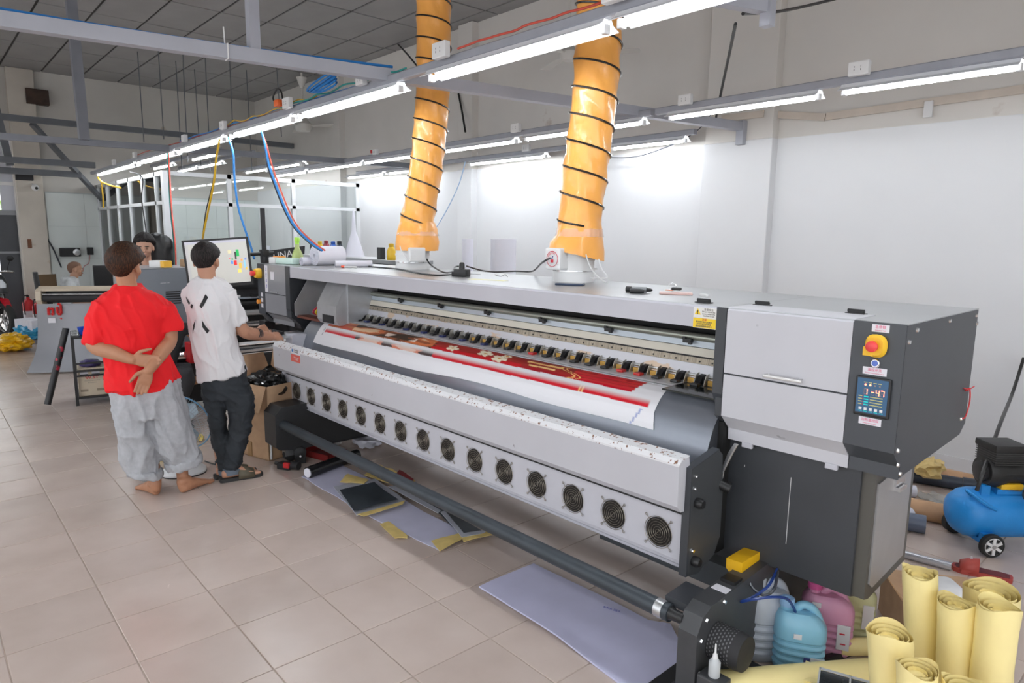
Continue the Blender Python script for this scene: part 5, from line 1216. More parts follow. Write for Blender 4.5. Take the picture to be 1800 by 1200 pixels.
pmp = MB().bbox((.03, .09, zc+.30), (.20, .25, zc+.40), .012).bbox((.02, .08, zc+.38), (.21, .26, zc+.42), .01).lathe([(.085, .02), (.09, .04), (.09, .10), (.075, .14), (.075, .30)], (0, .17, zc+.245), 'x', 20).build('pump', M('pump_black', (.018, .018, .018), .5), t, True)
MB().lathe([(.045, -.0), (.06, .005), (.06, .022)], (0, .17, zc+.245), 'x', 18).build('pump_cap', M('pump_cap', (.04, .04, .042), .35, .4), pmp, True)
for k in range(6): MB().box((.028, .085, zc+.305+k*.013), (.202, .255, zc+.309+k*.013)).build('fin', M('pump_fin', (.05, .05, .05), .4), pmp)
MB().lathe([(.035, .02), (.038, .04), (.038, .20), (.03, .22)], (.14, .0, zc+.165), 'x', 14).build('air_filter', M('dusty_black', (.05, .05, .05), .7, bump=.4, bscale=120), t, True)
MB().bbox((.09, .10, zc+.14), (.22, .16, zc+.19), .01).build('yellow_bracket', mYel, t, True); MB().box((.22, .12, zc+.36), (.45, .14, zc+.38)).build('orange_pipe', M('orange_plastic', (0, 0, 0)), t)
J, r_, n_ = vplane(Vector((cw.x, cw.y, 0)))
cable('air_hose', [on(1800, 628, y=WALLY-.12), on(1780, 690, y=WALLY-.2), J(1760, 740, .6), J(1742, 790, .25), J(1728, 830, .05), J(1717, 862, .03)], .011, M('hose_black', (.02, .02, .02), .4), 'black hose hanging from the right to the compressor', 'hose')
# ================================================================== SECOND PRINTER (runs along the far aisle, behind the men)
X2 = -2.9
p2 = thing('wide_format_printer', 'black roll-fed printer with chrome rollers behind the man in the white shirt', 'printer', (X2, .8, 0))
mG2 = M('bluegrey_cabinet', (.20, .22, .25), .4, var=.06, vscale=3)
L2 = lambda mb, nm, mat, sm=False, par=None: mb.build(nm, mat, par or p2, sm)
c2 = L2(MB().bbox((-.62, -.22, .62), (0, .50, 1.385), .012), 'cabinet', mG2)
L2(MB().box((-.62, -.22, 1.385), (.004, .50, 1.392)), 'cabinet_top', M('cabinet_top_grey', (.35, .37, .40), .3, .3))
L2(MB().bbox((-.6, -.18, .05), (-.05, .4, .62), .01), 'lower_cabinet', mBlackM)
for k in range(6): L2(MB().box((0, .06, 1.05+k*.022), (.004, .19, 1.062+k*.022)), 'vent_slot', mBlack, False, c2)
L2(MB().box((.001, .255, .98), (.004, .28, 1.10)), 'label_plate', mLab, False, c2)
L2(MB().box((.001, .02, 1.25), (.0025, .07, 1.253)).box((.001, .08, 1.25), (.0025, .1, 1.253)), 'scratch', mLab, False, c2)
L2(MB().bbox((-.55, .50, 1.05), (.02, 1.95, 1.33), .01), 'body', mBlackM)
L2(MB().bbox((-.5, .50, .60), (-.1, 1.95, 1.05), .01), 'rear_body', mBlack)
L2(MB().box((-.02, .5, 1.18), (.05, 1.5, 1.26)), 'dark_panel', M('panel_black', (.02, .021, .023), .35))
L2(MB().box((-.55, 1.5, 1.33), (.0, 1.95, 1.44)), 'rear_cabinet', mG2)
for y, z, r_ in ((.0, .82, .03), (.0, .56, .042)):
    L2(MB().tube([(.12, -.25, z), (.12, 1.9, z)], r_, 16), 'roller', mChrome, True)
L2(MB().tube([(.10, .3, .93), (.10, 1.9, .93)], .03, 14), 'roller', mAlu, True)
L2(MB().tube([(.02, .3, 1.02), (.02, 1.9, 1.02)], .035, 14), 'black_roller', mBlack, True)
L2(MB().box((.03, .45, 1.07), (.07, 1.9, 1.085)), 'rail', M('rail_pale', (.55, .62, .68), .3, .5))
for k in range(8): L2(MB().box((.05, .5+k*.17, 1.085), (.08, .56+k*.17, 1.11)), 'rail_clip', mWhiteP if k % 2 else mBlack)
L2(MB().box((.06, -.3, .38), (.16, 1.95, .50)), 'front_beam', mBlack)
L2(MB().box((-.4, -.25, .0), (.14, -.12, .42)), 'leg', mBlack); L2(MB().box((-.4, 1.8, .0), (.14, 1.95, .42)), 'leg', mBlack)
L2(MB().prism([(.0, .45), (.16, .45), (.2, .95), (.05, 1.25), (.0, 1.25)], 'y', .40, .46), 'side_bracket', M('bracket_grey', (.10, .10, .11), .4))
L2(MB().prism([(.05, .5), (.14, .5), (.16, .8), (.1, .82)], 'y', 1.2, 1.26), 'side_bracket', mBlackM)
for (y, z, lb) in ((.42, 1.08, 'hose'), (.48, 1.0, 'hose')):
    L2(MB().tube(cr([(.10, y, z), (.14, y-.03, z-.2), (.14, y+.02, z-.42), (.1, y+.08, z-.45), (.09, y+.1, z-.3)], 6), .009, 6), lb, mWhiteP, True)
single(MB().lathe([(.032, 0), (.034, .002), (.034, .10), (.032, .102)], n=18).xf(Matrix.Rotation(math.pi/2, 4, 'X')), 'tissue_roll', mPaper, Vector((X2+.088, 1.42, 1.12)), 'small white paper roll on the black printer beam', 'roll', smooth=True)
t = thing('knife', 'grey cutter blade lying on the black printer', 'knife', Vector((X2+.0, 1.18, 1.337)), 1.0)
MB().box((-.1, -.012, 0), (.02, .012, .012)).build('blade', mAlu, t); MB().bbox((.02, -.014, 0), (.12, .014, .02), .004).build('grip', mWhiteP, t)
# things on the grey cabinet
cz = 1.393
t = thing('tape_box', 'white and orange small box on the grey cabinet', 'box', (X2-.12, .80+.06, cz), .5)
MB().bbox((-.09, -.05, 0), (.05, .05, .065), .006).build('box', mWhiteP, t); MB().bbox((.05, -.05, 0), (.095, .05, .065), .006).build('end', M('orange_end', (.9, .5, .05), .4), t)
single(MB().bbox((-.06, -.08, 0), (.06, .08, .07), .006), 'cardboard_pack', mCard, (X2-.2, .80+.36, cz), 'small brown carton on the grey cabinet', 'box', rotz=.3)
single(MB().bbox((-.15, -.2, 0), (.15, .2, .11), .01), 'grey_case', M('case_grey', (.3, .31, .33), .5), (X2-.42, .80+.72, 1.335), 'grey case behind the monitor', 'case')
# monitor on arm and pole
mbp = on(457, 468, z=1.0); 
PB = P2W(-4.70, .10, 0)
pole = thing('monitor_stand', 'black pole with clamp and horizontal arm carrying the monitor', 'stand', PB, 0)
J, r_, n_ = vplane(PB)
topz = (J(455, 366)-PB).z
MB().tube([(0, 0, .9), (0, 0, topz)], .021, 14).build('pole', mBlackM, pole, True)
MB().lathe([(.036, 1.46), (.036, 1.58)], n=16).bbox((-.045, -.03, 1.52), (.045, .03, 1.58), .006).build('clamp', mBlack, pole, True)
MB().bbox((-.07, -.05, .86), (.07, .05, .93), .006).build('base_clamp', mBlack, pole)
ma, mb_ = J(440, 447)-PB, J(482, 444)-PB
MB().tube([ma, mb_], .016, 10).build('arm', mBlack, pole, True)
mc = PB+n_*(-.12)+(J(378, 464)-PB)
mon = thing('monitor', 'large black framed monitor showing a layout of small colour pictures', 'monitor', (0, 0, 0))
c00, c10, c01, c11 = [J(u, v, -.12) for u, v in ((330, 511), (446, 500), (320, 422), (436, 416))]
mo = (c00+c10+c01+c11)/4; ex = ((c10-c00)+(c11-c01)).normalized(); ey = ((c01-c00)+(c11-c10)).normalized(); ey = (ey-ex*ey.dot(ex)).normalized(); ez = ex.cross(ey)
W2 = ((c10-c00).length+(c11-c01).length)/4; H2 = ((c01-c00).length+(c11-c10).length)/4
mon.matrix_world = Matrix(((ex.x, ey.x, ez.x, mo.x), (ex.y, ey.y, ez.y, mo.y), (ex.z, ey.z, ez.z, mo.z), (0, 0, 0, 1)))
MB().bbox((-W2, -H2, -.03), (W2, H2, .012), .006).build('housing', mBlack, mon)
MB().bbox((-.12, -.1, -.06), (.12, .1, -.03), .01).build('rear_mount', mBlack, mon)
mScr = M('screen_white', (.5, .5, .47), .3, emit=(.93, .92, .86), es=.16)
sc_ = MB().box((-W2+.02, -H2+.035, .012), (W2-.02, H2-.018, .013)).build('screen', mScr, mon)
MB().box((-W2+.02, H2-.04, .013), (W2-.02, H2-.018, .0135)).build('menu_bar', M('screen_bar', (.5, .5, .55), .3, emit=(.6, .6, .75), es=.2), sc_)
MB().box((-W2+.02, -H2+.035, .013), (-W2+.045, H2-.04, .0135)).build('tool_bar', M('screen_tool', (.5, .5, .5), .3, emit=(.7, .7, .68), es=.16), sc_)
sw = [((.02, .5, .12), .62, .28, .09, .20), ((.75, .7, .45), .38, .33, .10, .10), ((.8, .03, .03), .52, -.02, .09, .14), ((.1, .3, .75), .42, .0, .06, .10), ((.85, .55, .1), .66, -.12, .09, .16), ((.9, .75, .2), .62, -.28, .11, .10), ((.3, .65, .85), .80, -.08, .05, .22), ((.05, .05, .05), .55, .20, .05, .22), ((.1, .5, .2), .44, .10, .05, .05), ((.9, .4, .1), .72, .06, .06, .06), ((.2, .3, .7), .84, .08, .06, .06), ((.8, .2, .2), .36, .12, .05, .03), ((.85, .6, .1), .84, -.22, .05, .08)]
for k, (c_, x, y, w_, h_) in enumerate(sw):
    MB().box((x*W2-w_*W2*.5, y*H2*1.3-h_*H2*.7, .0131+.0001*k), (x*W2+w_*W2*.5, y*H2*1.3+h_*H2*.7, .0136+.0001*k)).build('picture_swatch', M('swatch_%d' % k, c_, .4, emit=c_, es=.25), sc_)
# laptop keyboard on the printer end
kb = on(470, 578, z=.945)
t = thing('keyboard', 'black keyboard on the printer end under the left hand', 'keyboard', P2W(-3.96, -.22, .92), PA+.1)
MB().bbox((-.2, -.08, 0), (.14, .08, .022), .005).build('body', mBlack, t)
km = MB()
key_me = MB().bbox((-.008, -.008, .022), (.008, .008, .028), .002).mesh('key', M('key_black', (.03, .03, .032), .45))
for i in range(14):
    for j in range(5): link('key', key_me, t, (-.185+i*.0235, -.05+j*.024, 0))
# ================================================================== BEHIND THE MAIN PRINTER
t = thing('signboard', 'tilted black and white lettered signboard behind the spray bottle', 'sign', on(500, 452, y=2.9), .25)
sg = MB().prism([(-.35, -.1), (.40, .02), (.42, .16), (-.33, .08)], 'y', -.01, .01).build('board', mBlackM, t)
textmesh('lettering', 'UNAC', .13, mWhiteP, t, basis((.05, -.012, .04), (.98, 0, .15), (-.15, 0, .98)), sx=1.5)
MB().box((-.02, -.01, -t.location.z), (.02, .01, -.05)).build('post', mBlackM, t)
def ink_bottle(label, u, v, y, col, h=.14, name='ink_bottle'):
    p = on(u, v, y=y); t = thing(name, label, 'bottle', p, group='ink bottles behind the printer')
    MB().lathe([(.045, 0), (.048, .01), (.048, h*.55), (.03, h*.8), (.022, h*.82)], n=16).build('flask', M('ink_'+label.split()[0]+'_flask', col, .25), t, True)
    MB().lathe([(.026, h*.8), (.028, h*.83), (.028, h*1.0), (.02, h*1.03)], n=14).build('cap', mBlackM if 'dark' in label else M('ink_'+label.split()[0]+'_cap', [q*.8 for q in col], .3), t, True)
    return t
ibz = None
for u, v, col, lb in ((563, 448, (.75, .5, .03), 'yellow ink bottle in the group of four behind the roll'), (574, 447, (.35, .05, .07), 'crimson ink bottle in the group of four behind the roll'), (586, 449, (.03, .12, .5), 'blue ink bottle in the group of four behind the roll'), (597, 449, (.03, .04, .06), 'dark ink bottle in the group of four behind the roll')):
    ink_bottle(lb, u, v, 3.0, col, .17)
ink_bottle('amber ink bottle left of the left exhaust fan', 688, 457, 2.9, (.8, .5, .03), .17)
# shelf the bottles stand on: ink rack of the machine behind
rk = thing('work_counter', 'grey worktop of the machine standing behind the main printer', 'worktop', (on(640, 452, y=3.0).x, 3.1, 0))
zz = on(580, 449, y=3.0).z-.003
MB().box((-1.5, -.22, zz-.04), (.95, .2, zz)).build('top', mTopM, rk); MB().box((-1.45, -.15, 0), (.9, .15, zz-.04)).build('body', mDark, rk)
for u, lb in ((551, 'left'), (670, 'right')):
    pp_ = on(u, 449, y=3.02); pp_.z = zz
    single(MB().bbox((-.04, -.03, 0), (.04, .03, .13), .005), 'ink_holder', mBlack, pp_, 'black ink holder block at the %s of the ink bottles' % lb, 'holder')
pp_ = on(623, 452, y=3.17); pp_.z = zz
single(MB().lathe([(.13, 0), (.12, .02), (.03, .30), (.012, .55)], n=20), 'paper_cone', mPaper, pp_, 'white paper cone standing on the worktop', 'cone', smooth=True)
tz = 1.02; pk = on(850, 472, y=3.6)
t = thing('worktable', 'white topped table behind the printer between the exhaust fans', 'table', (pk.x, 3.6, 0))
MB().box((-.45, -.25, tz-.04), (.9, .25, tz)).build('tabletop', mWhiteP, t)
for x in (-.40, .85):
    for y in (-.2, .2): MB().box((x-.02, y-.02, 0), (x+.02, y+.02, tz-.04)).build('leg', mAlu, t)
for u, v1, w_, yy, lb, bz_ in ((822, 420, 20, 3.6, 'white paper roll standing between the exhaust fans, thinner one', tz), (885, 420, 45, 3.6, 'wide white paper roll standing between the exhaust fans', tz), (467, 432, 16, 3.75, 'narrow white roll behind the black pole', 0)):
    q = on(u, v1, y=yy); r0 = w_/2*((q-CAMPOS).dot(CF))/FPX
    single(MB().lathe([(r0, 0), (r0, q.z-bz_), (r0*.3, q.z-bz_), (r0*.3, q.z-bz_-.05)], n=22), 'paper_roll', mPaper, (q.x, q.y, bz_), lb, 'paper roll', smooth=True)
crumple('white plastic bag on the table behind the printer', Vector((pk.x-.05, 3.55, tz)), (.22, .10, .10), mPaper, 'bag', 'plastic_bag', 3, 8)
# ================================================================== LEFT: FLOOR FAN, BOX, RACK
fb = on(324, 830); J, r_, n_ = vplane(fb)
t = thing('floor_fan', 'white floor fan with blue rimmed wire guard between the two men', 'fan', (fb.x, fb.y, 0), math.atan2(r_.y, r_.x))
MB().loft([((0, 0, 0), (.15, 0, 0), (0, .13, 0)), ((0, 0, .02), (.15, 0, 0), (0, .13, 0)), ((0, 0, .05), (.12, 0, 0), (0, .10, 0)), ((0, .02, .07), (.05, 0, 0), (0, .05, 0))], 28).build('base', M('fan_white', (.74, .76, .78), .3), t, True)
MB().loft([((0, 0, -.001), (.152, 0, 0), (0, .132, 0)), ((0, 0, .008), (.152, 0, 0), (0, .132, 0))], 28).build('base_ring', mBlack, t)
MB().tube([(0, .02, .06), (0, .03, .36)], .02, 10).build('stem', M('fan_white', (0, 0, 0)), t, True)
fc_ = Vector((.0, .0, .375)); tilt = Matrix.Rotation(-.5, 3, 'Z') @ Matrix.Rotation(.25, 3, 'X')
g = MB(); ri = MB()
def FR(p): return fc_+tilt @ Vector(p)
for k in range(64):
    a = 2*math.pi*k/64
    g.tube([FR((q*math.cos(a), y, q*math.sin(a))) for q, y in ((.04, -.09), (.12, -.08), (.19, -.05), (.215, -.0), (.19, .05), (.05, .07))], .0014, 3, False)
for q, y in ((.04, -.09), (.12, -.08), (.17, -.06)): g.tube([FR((q*math.cos(2*math.pi*k/28), y, q*math.sin(2*math.pi*k/28))) for k in range(29)], .0018, 4, False)
o = g.build('guard', M('guard_grey', (.45, .48, .52), .35, .3), t); o['kind'] = 'stuff'
ri.tube([FR((.216*math.cos(2*math.pi*k/40), 0, .216*math.sin(2*math.pi*k/40))) for k in range(41)], .005, 6, False).build('rim', M('rim_blue', (.2, .45, .7), .3), t, True)
bl = MB()
for k in range(3):
    R_ = Matrix.Rotation(2*math.pi*k/3, 3, 'Y')
    pts = [R_ @ Vector(q) for q in ((.02, .0, .02), (.10, -.03, .05), (.16, -.03, .10), (.12, .02, .15), (.04, .03, .14), (-.0, .02, .05))]
    bl.add([FR(p) for p in pts], [range(6)])
bl.build('blades', M('fan_blade_clear', (.35, .45, .52), .3), t); MB().lathe([(.03, -.03), (.045, .03), (.045, .12), (.02, .14)], (0, 0, 0), 'y', 14).xf(Matrix.Translation(fc_) @ tilt.to_4x4()).build('motor', M('fan_white', (0, 0, 0)), t, True)
single(MB().bbox((-.05, -.03, 0), (.05, .03, .03), .008), 'yellow_scrap', M('yellow_scrap', (.8, .65, .15), .6), on(285, 808), 'yellow scrap on the floor behind the grey trousers', 'scrap', rotz=.4)
crumple('yellow paper scrap by the fan', on(352, 775), (.03, .03, .03), M('yellow_scrap', (0, 0, 0)), 'paper', sub=2, seed=3)
cable('power_cable', [on(360, 810, z=.006), on(375, 815, z=.006), on(395, 818, z=.006), on(420, 800, z=.006)], .005, mBlack, 'black fan cable on the floor')
# open cardboard box with black bag
bx = on(462, 800); bz = (vplane(bx)[0](462, 700)-bx).z
bc = Vector((-1.16, 1.12, 0))
cb2 = carton('cardboard_box', 'tall open cardboard box holding a black bag beside the printer', bc, .28, .46, .40, .58, [('+y', 1.35, .2), ('-y', -1.2, .2), ('-x', 1.1, .18)])
MB().box((-.02, -.204, .0), (.03, -.2, .12)).build('tape', M('brown_tape', (.35, .2, .08), .35), cb2)
def blob(label, p, s_, mat, cat, name, sub=4, seed=0, amp=.35, f=2.5, smooth=True):
    bm = bmesh.new(); bmesh.ops.create_icosphere(bm, subdivisions=sub, radius=1)
    for v in bm.verts:
        c_ = v.co.copy(); k = 1+amp*noise.noise(c_*f+Vector((seed, 0, 0)))+amp*.6*abs(noise.noise(c_*f*2.6+Vector((0, seed, 0))))
        v.co = Vector((c_.x*s_[0]*k, c_.y*s_[1]*k, max(-s_[2], c_.z*s_[2]*k)+s_[2]))
    me = bpy.data.meshes.new(name); bm.to_mesh(me); bm.free(); me.materials.append(mat); me.polygons.foreach_set('use_smooth', [smooth]*len(me.polygons))
    return tag(link(name, me, None, p), label, cat)
blob('shiny black plastic bag in the open cardboard box', bc+Vector((0, 0, .42)), (.20, .17, .11), M('bag_black', (.012, .012, .012), .15), 'bag', 'plastic_bag', 4, 3, .45, 3, False)
# red box and hand region behind
t = thing('red_box', 'bright red box with white panel on the black printer beam', 'box', (X2+.16, 1.06, .50), 0)
MB().bbox((-.06, -.09, 0), (.10, .10, .19), .006).build('box', mRed, t); MB().box((.10, -.06, .04), (.102, .02, .15)).build('panel', mLab, t)
# wheeled rack ------------------------------------------------------
rk0 = on(137, 713); J, r_, n_ = vplane(rk0)
rkp = Vector((rk0.x, rk0.y, 0)); rrz = math.atan2(r_.y, r_.x)
t = thing('storage_rack', 'small black steel rack with shelves left of the red shirt', 'rack', rkp, rrz)
sH = (J(137, 592)-rk0).z; WW, DD = .50, .42; mRk = M('rack_black', (.015, .015, .016), .45)
for x in (0, WW):
    for y in (0, DD): MB().box((x-.014, y-.014, 0), (x+.014, y+.014, sH)).build('post', mRk, t)
for nm, z in (('shelf', .075), ('shelf', sH*.50), ('shelf', sH-.01)):
    MB().box((-.014, -.014, z-.008), (WW+.014, DD+.014, z+.008)).build(nm, mRk, t)
for z in (sH*.42, sH*.60): MB().box((0, -.012, z), (WW, -.004, z+.018)).build('bar', mRk, t)
RM = Matrix.Translation(rkp) @ Matrix.Rotation(rrz, 4, 'Z')
def RW(x, y, z): return RM @ Vector((x, y, z))
t = thing('voltage_regulator', 'cream voltage regulator box with W.ST lettering on the rack', 'regulator', RW(.14, .15, .084), rrz)
mCream = M('cream_enamel', (.66, .56, .42), .45)
MB().bbox((-.12, -.12, 0), (.14, .14, .285), .005).build('case', mCream, t)
for x in (-.065, .035): MB().bbox((x-.035, -.124, .215), (x+.035, -.119, .265), .003).build('meter', mLab, t); MB().box((x-.035, -.1245, .213), (x+.035, -.119, .225)).build('meter_base', mBlack, t)
textmesh('lettering', 'W.ST', .038, mRedP, t, basis((.0, -.1205, .185), (1, 0, 0), (0, 0, 1)), bold=.001, sx=1.3)
for k in range(2): textmesh('lettering', ['VOLTAGE REGULATOR', 'AUTOMATIC'][k], .013, mTiny, t, basis((0, -.1205, .155-.022*k), (1, 0, 0), (0, 0, 1)))
MB().box((.095, -.126, .15), (.125, -.119, .215)).build('switch', mBlack, t)
for x in (-.085, .055):
    MB().box((x-.02, -.1205, .045), (x+.045, -.119, .07)).build('vent', M('vent_brown', (.35, .28, .2), .6), t)
blob('purple and clear plastic bag on the middle shelf of the rack', RW(.14, .16, sH*.50+.009), (.11, .09, .04), M('bag_purple', (.08, .06, .2), .25), 'bag', 'plastic_bag', 3, 7)
t = single(MB().lathe([(.04, 0), (.045, .004), (.062, .075), (.065, .078), (.06, .074), (.043, .01), (.001, .01)], n=22), 'blue_bowl', M('bowl_blue', (.02, .09, .6), .3), RW(.11, .17, sH-.002), 'bright blue plastic bowl on top of the rack', 'bowl', smooth=True)
single(MB().bbox((-.03, -.03, 0), (.03, .03, .05), .01), 'glass_cup', mClear, RW(.02, .14, sH-.002), 'clear plastic cup left of the blue bowl', 'cup')
t = thing('green_crate', 'green and white cartons stacked at the right of the rack', 'carton', RW(.40, .2, .084), rrz)
for k in range(4): MB().bbox((-.09, -.1, k*.075), (.09, .1, k*.075+.07), .004).build('carton', M('carton_green', (.2, .55, .05), .5) if k % 2 else mCream, t)
t = single(MB().lathe([(.10, 0), (.12, .004), (.13, .03), (.125, .03), (.1, .008), (.001, .008)], n=24), 'blue_dish', M('dish_blue', (.03, .1, .25), .4), RW(.40, -.1, .2), 'dark blue dish tilted on the rack', 'dish', smooth=True, rot=(.9, 0, rrz))
# black printed tube leaning against the rack
ta = on(84, 716); J, r_, n_ = vplane(ta); tb = J(116, 577, .18)
t = thing('cardboard_tube', 'black tube with red print leaning against the rack', 'tube', ta)
dv = tb-ta; MB().tube([Vector((0, 0, .03)), dv], .031, 16).build('tube', M('tube_print', (.02, .02, .022), .4, dirt=((.5, .03, .06), 9, .66)), t, True)
MB().tube([dv, dv*1.005], .029, 16).build('end_cap', mAlu, t)
# ================================================================== CUTTING PLOTTER
pa = on(64, 636); 
PX2 = -6.2
q0 = on(70, 503, x=PX2); q1 = on(196, 508, x=PX2); 
t = thing('cutting_plotter', 'beige cutting plotter with a grey curved catch tray', 'plotter', (PX2, q0.y, 0), -.45)
wy = 1.0; zt = q0.z; mBeige = M('beige_plastic', (.55, .47, .36), .45)
MB().prism([(-.25, zt-.02), (-.02, zt), (.03, zt-.03), (.03, zt-.06), (-.02, zt-.035), (-.25, zt-.06)], 'y', -.02, wy).build('lid', mBeige, t)
MB().prism([(-.25, zt-.25), (.0, zt-.25), (.06, zt-.17), (.05, zt-.06), (.02, zt-.03), (-.25, zt-.03)], 'y', -.04, .02).build('end_housing', mBeige, t)
MB().prism([(-.25, zt-.25), (.0, zt-.25), (.06, zt-.17), (.05, zt-.06), (.02, zt-.03), (-.25, zt-.03)], 'y', wy-.02, wy+.25).build('end_housing', mBeige, t)
MB().box((-.24, .02, zt-.22), (-.12, wy-.02, zt-.03)).build('slot', mBlack, t)
MB().tube([(.0, .03, zt-.15), (.0, wy-.03, zt-.15)], .045, 16).build('roller', mBlackM, t, True)
MB().tube([(.03, .03, zt-.10), (.03, wy-.03, zt-.10)], .008, 8).build('bar', mAlu, t)
MB().box((-.2, .0, 0), (-.14, .06, zt-.2)).build('stand_leg', mBlackM, t); MB().box((-.2, wy-.06, 0), (-.14, wy, zt-.2)).build('stand_leg', mBlackM, t)
MB().box((-.35, .0, 0), (.25, .06, .04)).build('stand_foot', mBlackM, t); MB().box((-.35, wy-.06, 0), (.25, wy, .04)).build('stand_foot', mBlackM, t)
tr = [(.02, zt-.22), (.03, zt-.4), (.05, zt-.55), (.10, zt-.7), (.2, zt-.82), (.36, zt-.93), (.5, .03)]
tr = [(a, b_) for a, b_ in cr([(q[0], q[1], 0) for q in tr], 4) for _ in (0,)] if False else [(p.x, p.y) for p in cr([(q[0], q[1], 0) for q in tr], 4)]
cy = MB().sheet(tr, 'y', -.05, wy*.95).build('catch_tray', M('tray_grey', (.36, .37, .40), .5, var=.06, vscale=3), t, True)
cy.modifiers.new('s', 'SOLIDIFY').thickness = .01
# red glyphs on the tray
gl = MB(); gy, gz = .08, zt-.36
def seg(a, b_, w_=.014):
    a = Vector((.036, gy+a[0], gz+a[1])); b_ = Vector((.036, gy+b_[0], gz+b_[1])); gl.tube([a, b_], w_, 4)
for a, b_ in (((0, 0), (0, .09)), ((0, .09), (.03, .07)), ((.03, .07), (.05, .09)), ((.05, .09), (.05, 0)), ((.05, .0), (.03, .02)), ((.10, .10), (.10, .02)), ((.10, .02), (.12, 0)), ((.12, 0), (.14, .02)), ((.14, .02), (.14, .13)), ((.14, .13), (.11, .14)), ((.13, -.05), (.135, -.04))): seg(a, b_)
gl.build('red_lettering', M('glyph_red', (.65, .03, .03), .5), t)
MB().box((.034, .07, zt-.46), (.037, .15, zt-.40)).build('white_patch', mLab, t)
# ================================================================== FAR LEFT: DESK, MONITOR, SHOP CLUTTER
dk = Vector((-7.6, 1.35, 0))
t = thing('desk', 'dark desk in front of the bald man', 'desk', dk)
MB().box((-.4, -.5, .70), (.4, .42, .74)).build('desktop', mBlackM, t)
for x in (-.37, .37):
    for y in (-.47, .39): MB().box((x-.02, y-.02, 0), (x+.02, y+.02, .70)).build('leg', mBlackM, t)
J, r_, n_ = vplane(Vector((-7.6, 1.3, 0)))
m0 = Vector((-7.6, 1.3, .74))
t = thing('monitor', 'black monitor seen from behind on the far desk', 'monitor', m0, math.atan2(r_.y, r_.x)+.1)
ml = (J(162, 465)-m0).dot(r_); mr = (J(197, 468)-m0).dot(r_); mt = J(162, 466).z-.74
MB().bbox((ml, -.03, .06), (mr, .02, mt), .01).build('housing', mBlack, t); MB().box(((ml+mr)/2-.03, .0, 0), ((ml+mr)/2+.03, .04, .1)).build('stand', mBlack, t); MB().box(((ml+mr)/2-.12, -.05, 0), ((ml+mr)/2+.12, .1, .012)).build('foot', mBlack, t)
pc = J(175, 502, -.3); t = thing('water_cup', 'pale blue paper cup before the far monitor', 'cup', (pc.x, pc.y, .741)); MB().lathe([(.03, 0), (.042, .13), (.044, .132), (.04, .13), (.028, .005)], n=16).build('cup', M('cup_blue', (.35, .6, .75), .4), t, True); MB().lathe([(.0325, .02), (.0405, .10)], n=16, caps=False).build('print', mBlue, t, True)
# chair back
ch = Vector((-9.7, on(82, 492, x=-9.7).y, 0)); t = thing('chair', 'brown folding chair by the wall pilaster', 'chair', ch, .5)
mFr = M('chair_frame', (.06, .06, .06), .4, .5); mBr = M('chair_brown', (.12, .07, .03), .6)
cz_ = on(82, 482, x=-9.7).z
MB().bbox((-.02, -.16, cz_-.30), (.02, .16, cz_), .01).build('backrest', mBr, t); MB().bbox((.0, -.18, .43), (.4, .18, .47), .01).build('seat', mBr, t)
for y in (-.17, .17):
    MB().tube([(-.05, y, 0), (.0, y, .45), (-.02, y, cz_)], .012, 8).build('leg', mFr, t, True); MB().tube([(.40, y, 0), (.36, y, .45)], .012, 8).build('leg', mFr, t)
def extinguisher(label, u, v, h=.42, r0=.07):
    p = on(u, v); t = thing('fire_extinguisher', label, 'extinguisher', p, group='fire extinguishers')
    MB().lathe([(r0*.95, 0), (r0, .01), (r0, h*.72), (r0*.8, h*.8), (r0*.3, h*.85), (r0*.3, h*.9)], n=18).build('cylinder', mRed, t, True)
    MB().lathe([(r0*1.01, h*.25), (r0*1.01, h*.5)], n=18, caps=False).build('label_band', mLab, t, True)
    MB().bbox((-.02, -.02, h*.88), (.02, .02, h*.95), .004).bbox((-.09, -.012, h*.93), (.02, .012, h*.97), .004).build('valve', mBlack, t)
    MB().tube(cr([(0, 0, h*.92), (.06, -.06, h*.95), (.09, -.08, h*.7), (.085, -.07, h*.4)], 5), .01, 6).build('hose', mBlack, t, True)
extinguisher('red fire extinguisher nearer the door frame', 54, 575, .60, .09); extinguisher('red fire extinguisher beside the plotter', 71, 578, .55, .09)
bp_ = on(58, 601)
t = thing('blue_package', 'pack of cartons half wrapped in a blue plastic bag', 'package', bp_, .4)
for k in range(5): MB().bbox((-.22+k*.09, -.12, .0), (-.135+k*.09, .12, .36), .006).build('carton', mPaper, t)
bb = blob('x', Vector((0, 0, 0)), (.30, .2, .15), M('bag_blue', (.02, .28, .5), .3), 'bag', 'wrapping_bag', 4, 9, .25, 3, False); bb.parent = t; [bb.pop(k) for k in ('label', 'category') if k in bb]
blob('yellow plastic bag on the floor at the far left', on(24, 616), (.28, .22, .12), M('bag_yellow', (.8, .45, .01), .3), 'bag', 'plastic_bag', 4, 4, .35, 3, False)
blob('white bag cut by the left picture edge', on(-6, 616), (.14, .12, .06), mPaper, 'bag', 'plastic_bag', 3, 14, .3, 3)
floor_sheet([(16, 570), (34, 565), (38, 573), (20, 576)], .001, 'white paper sheet on the floor near the motorbike', mPaper, 'paper', amp=.004)
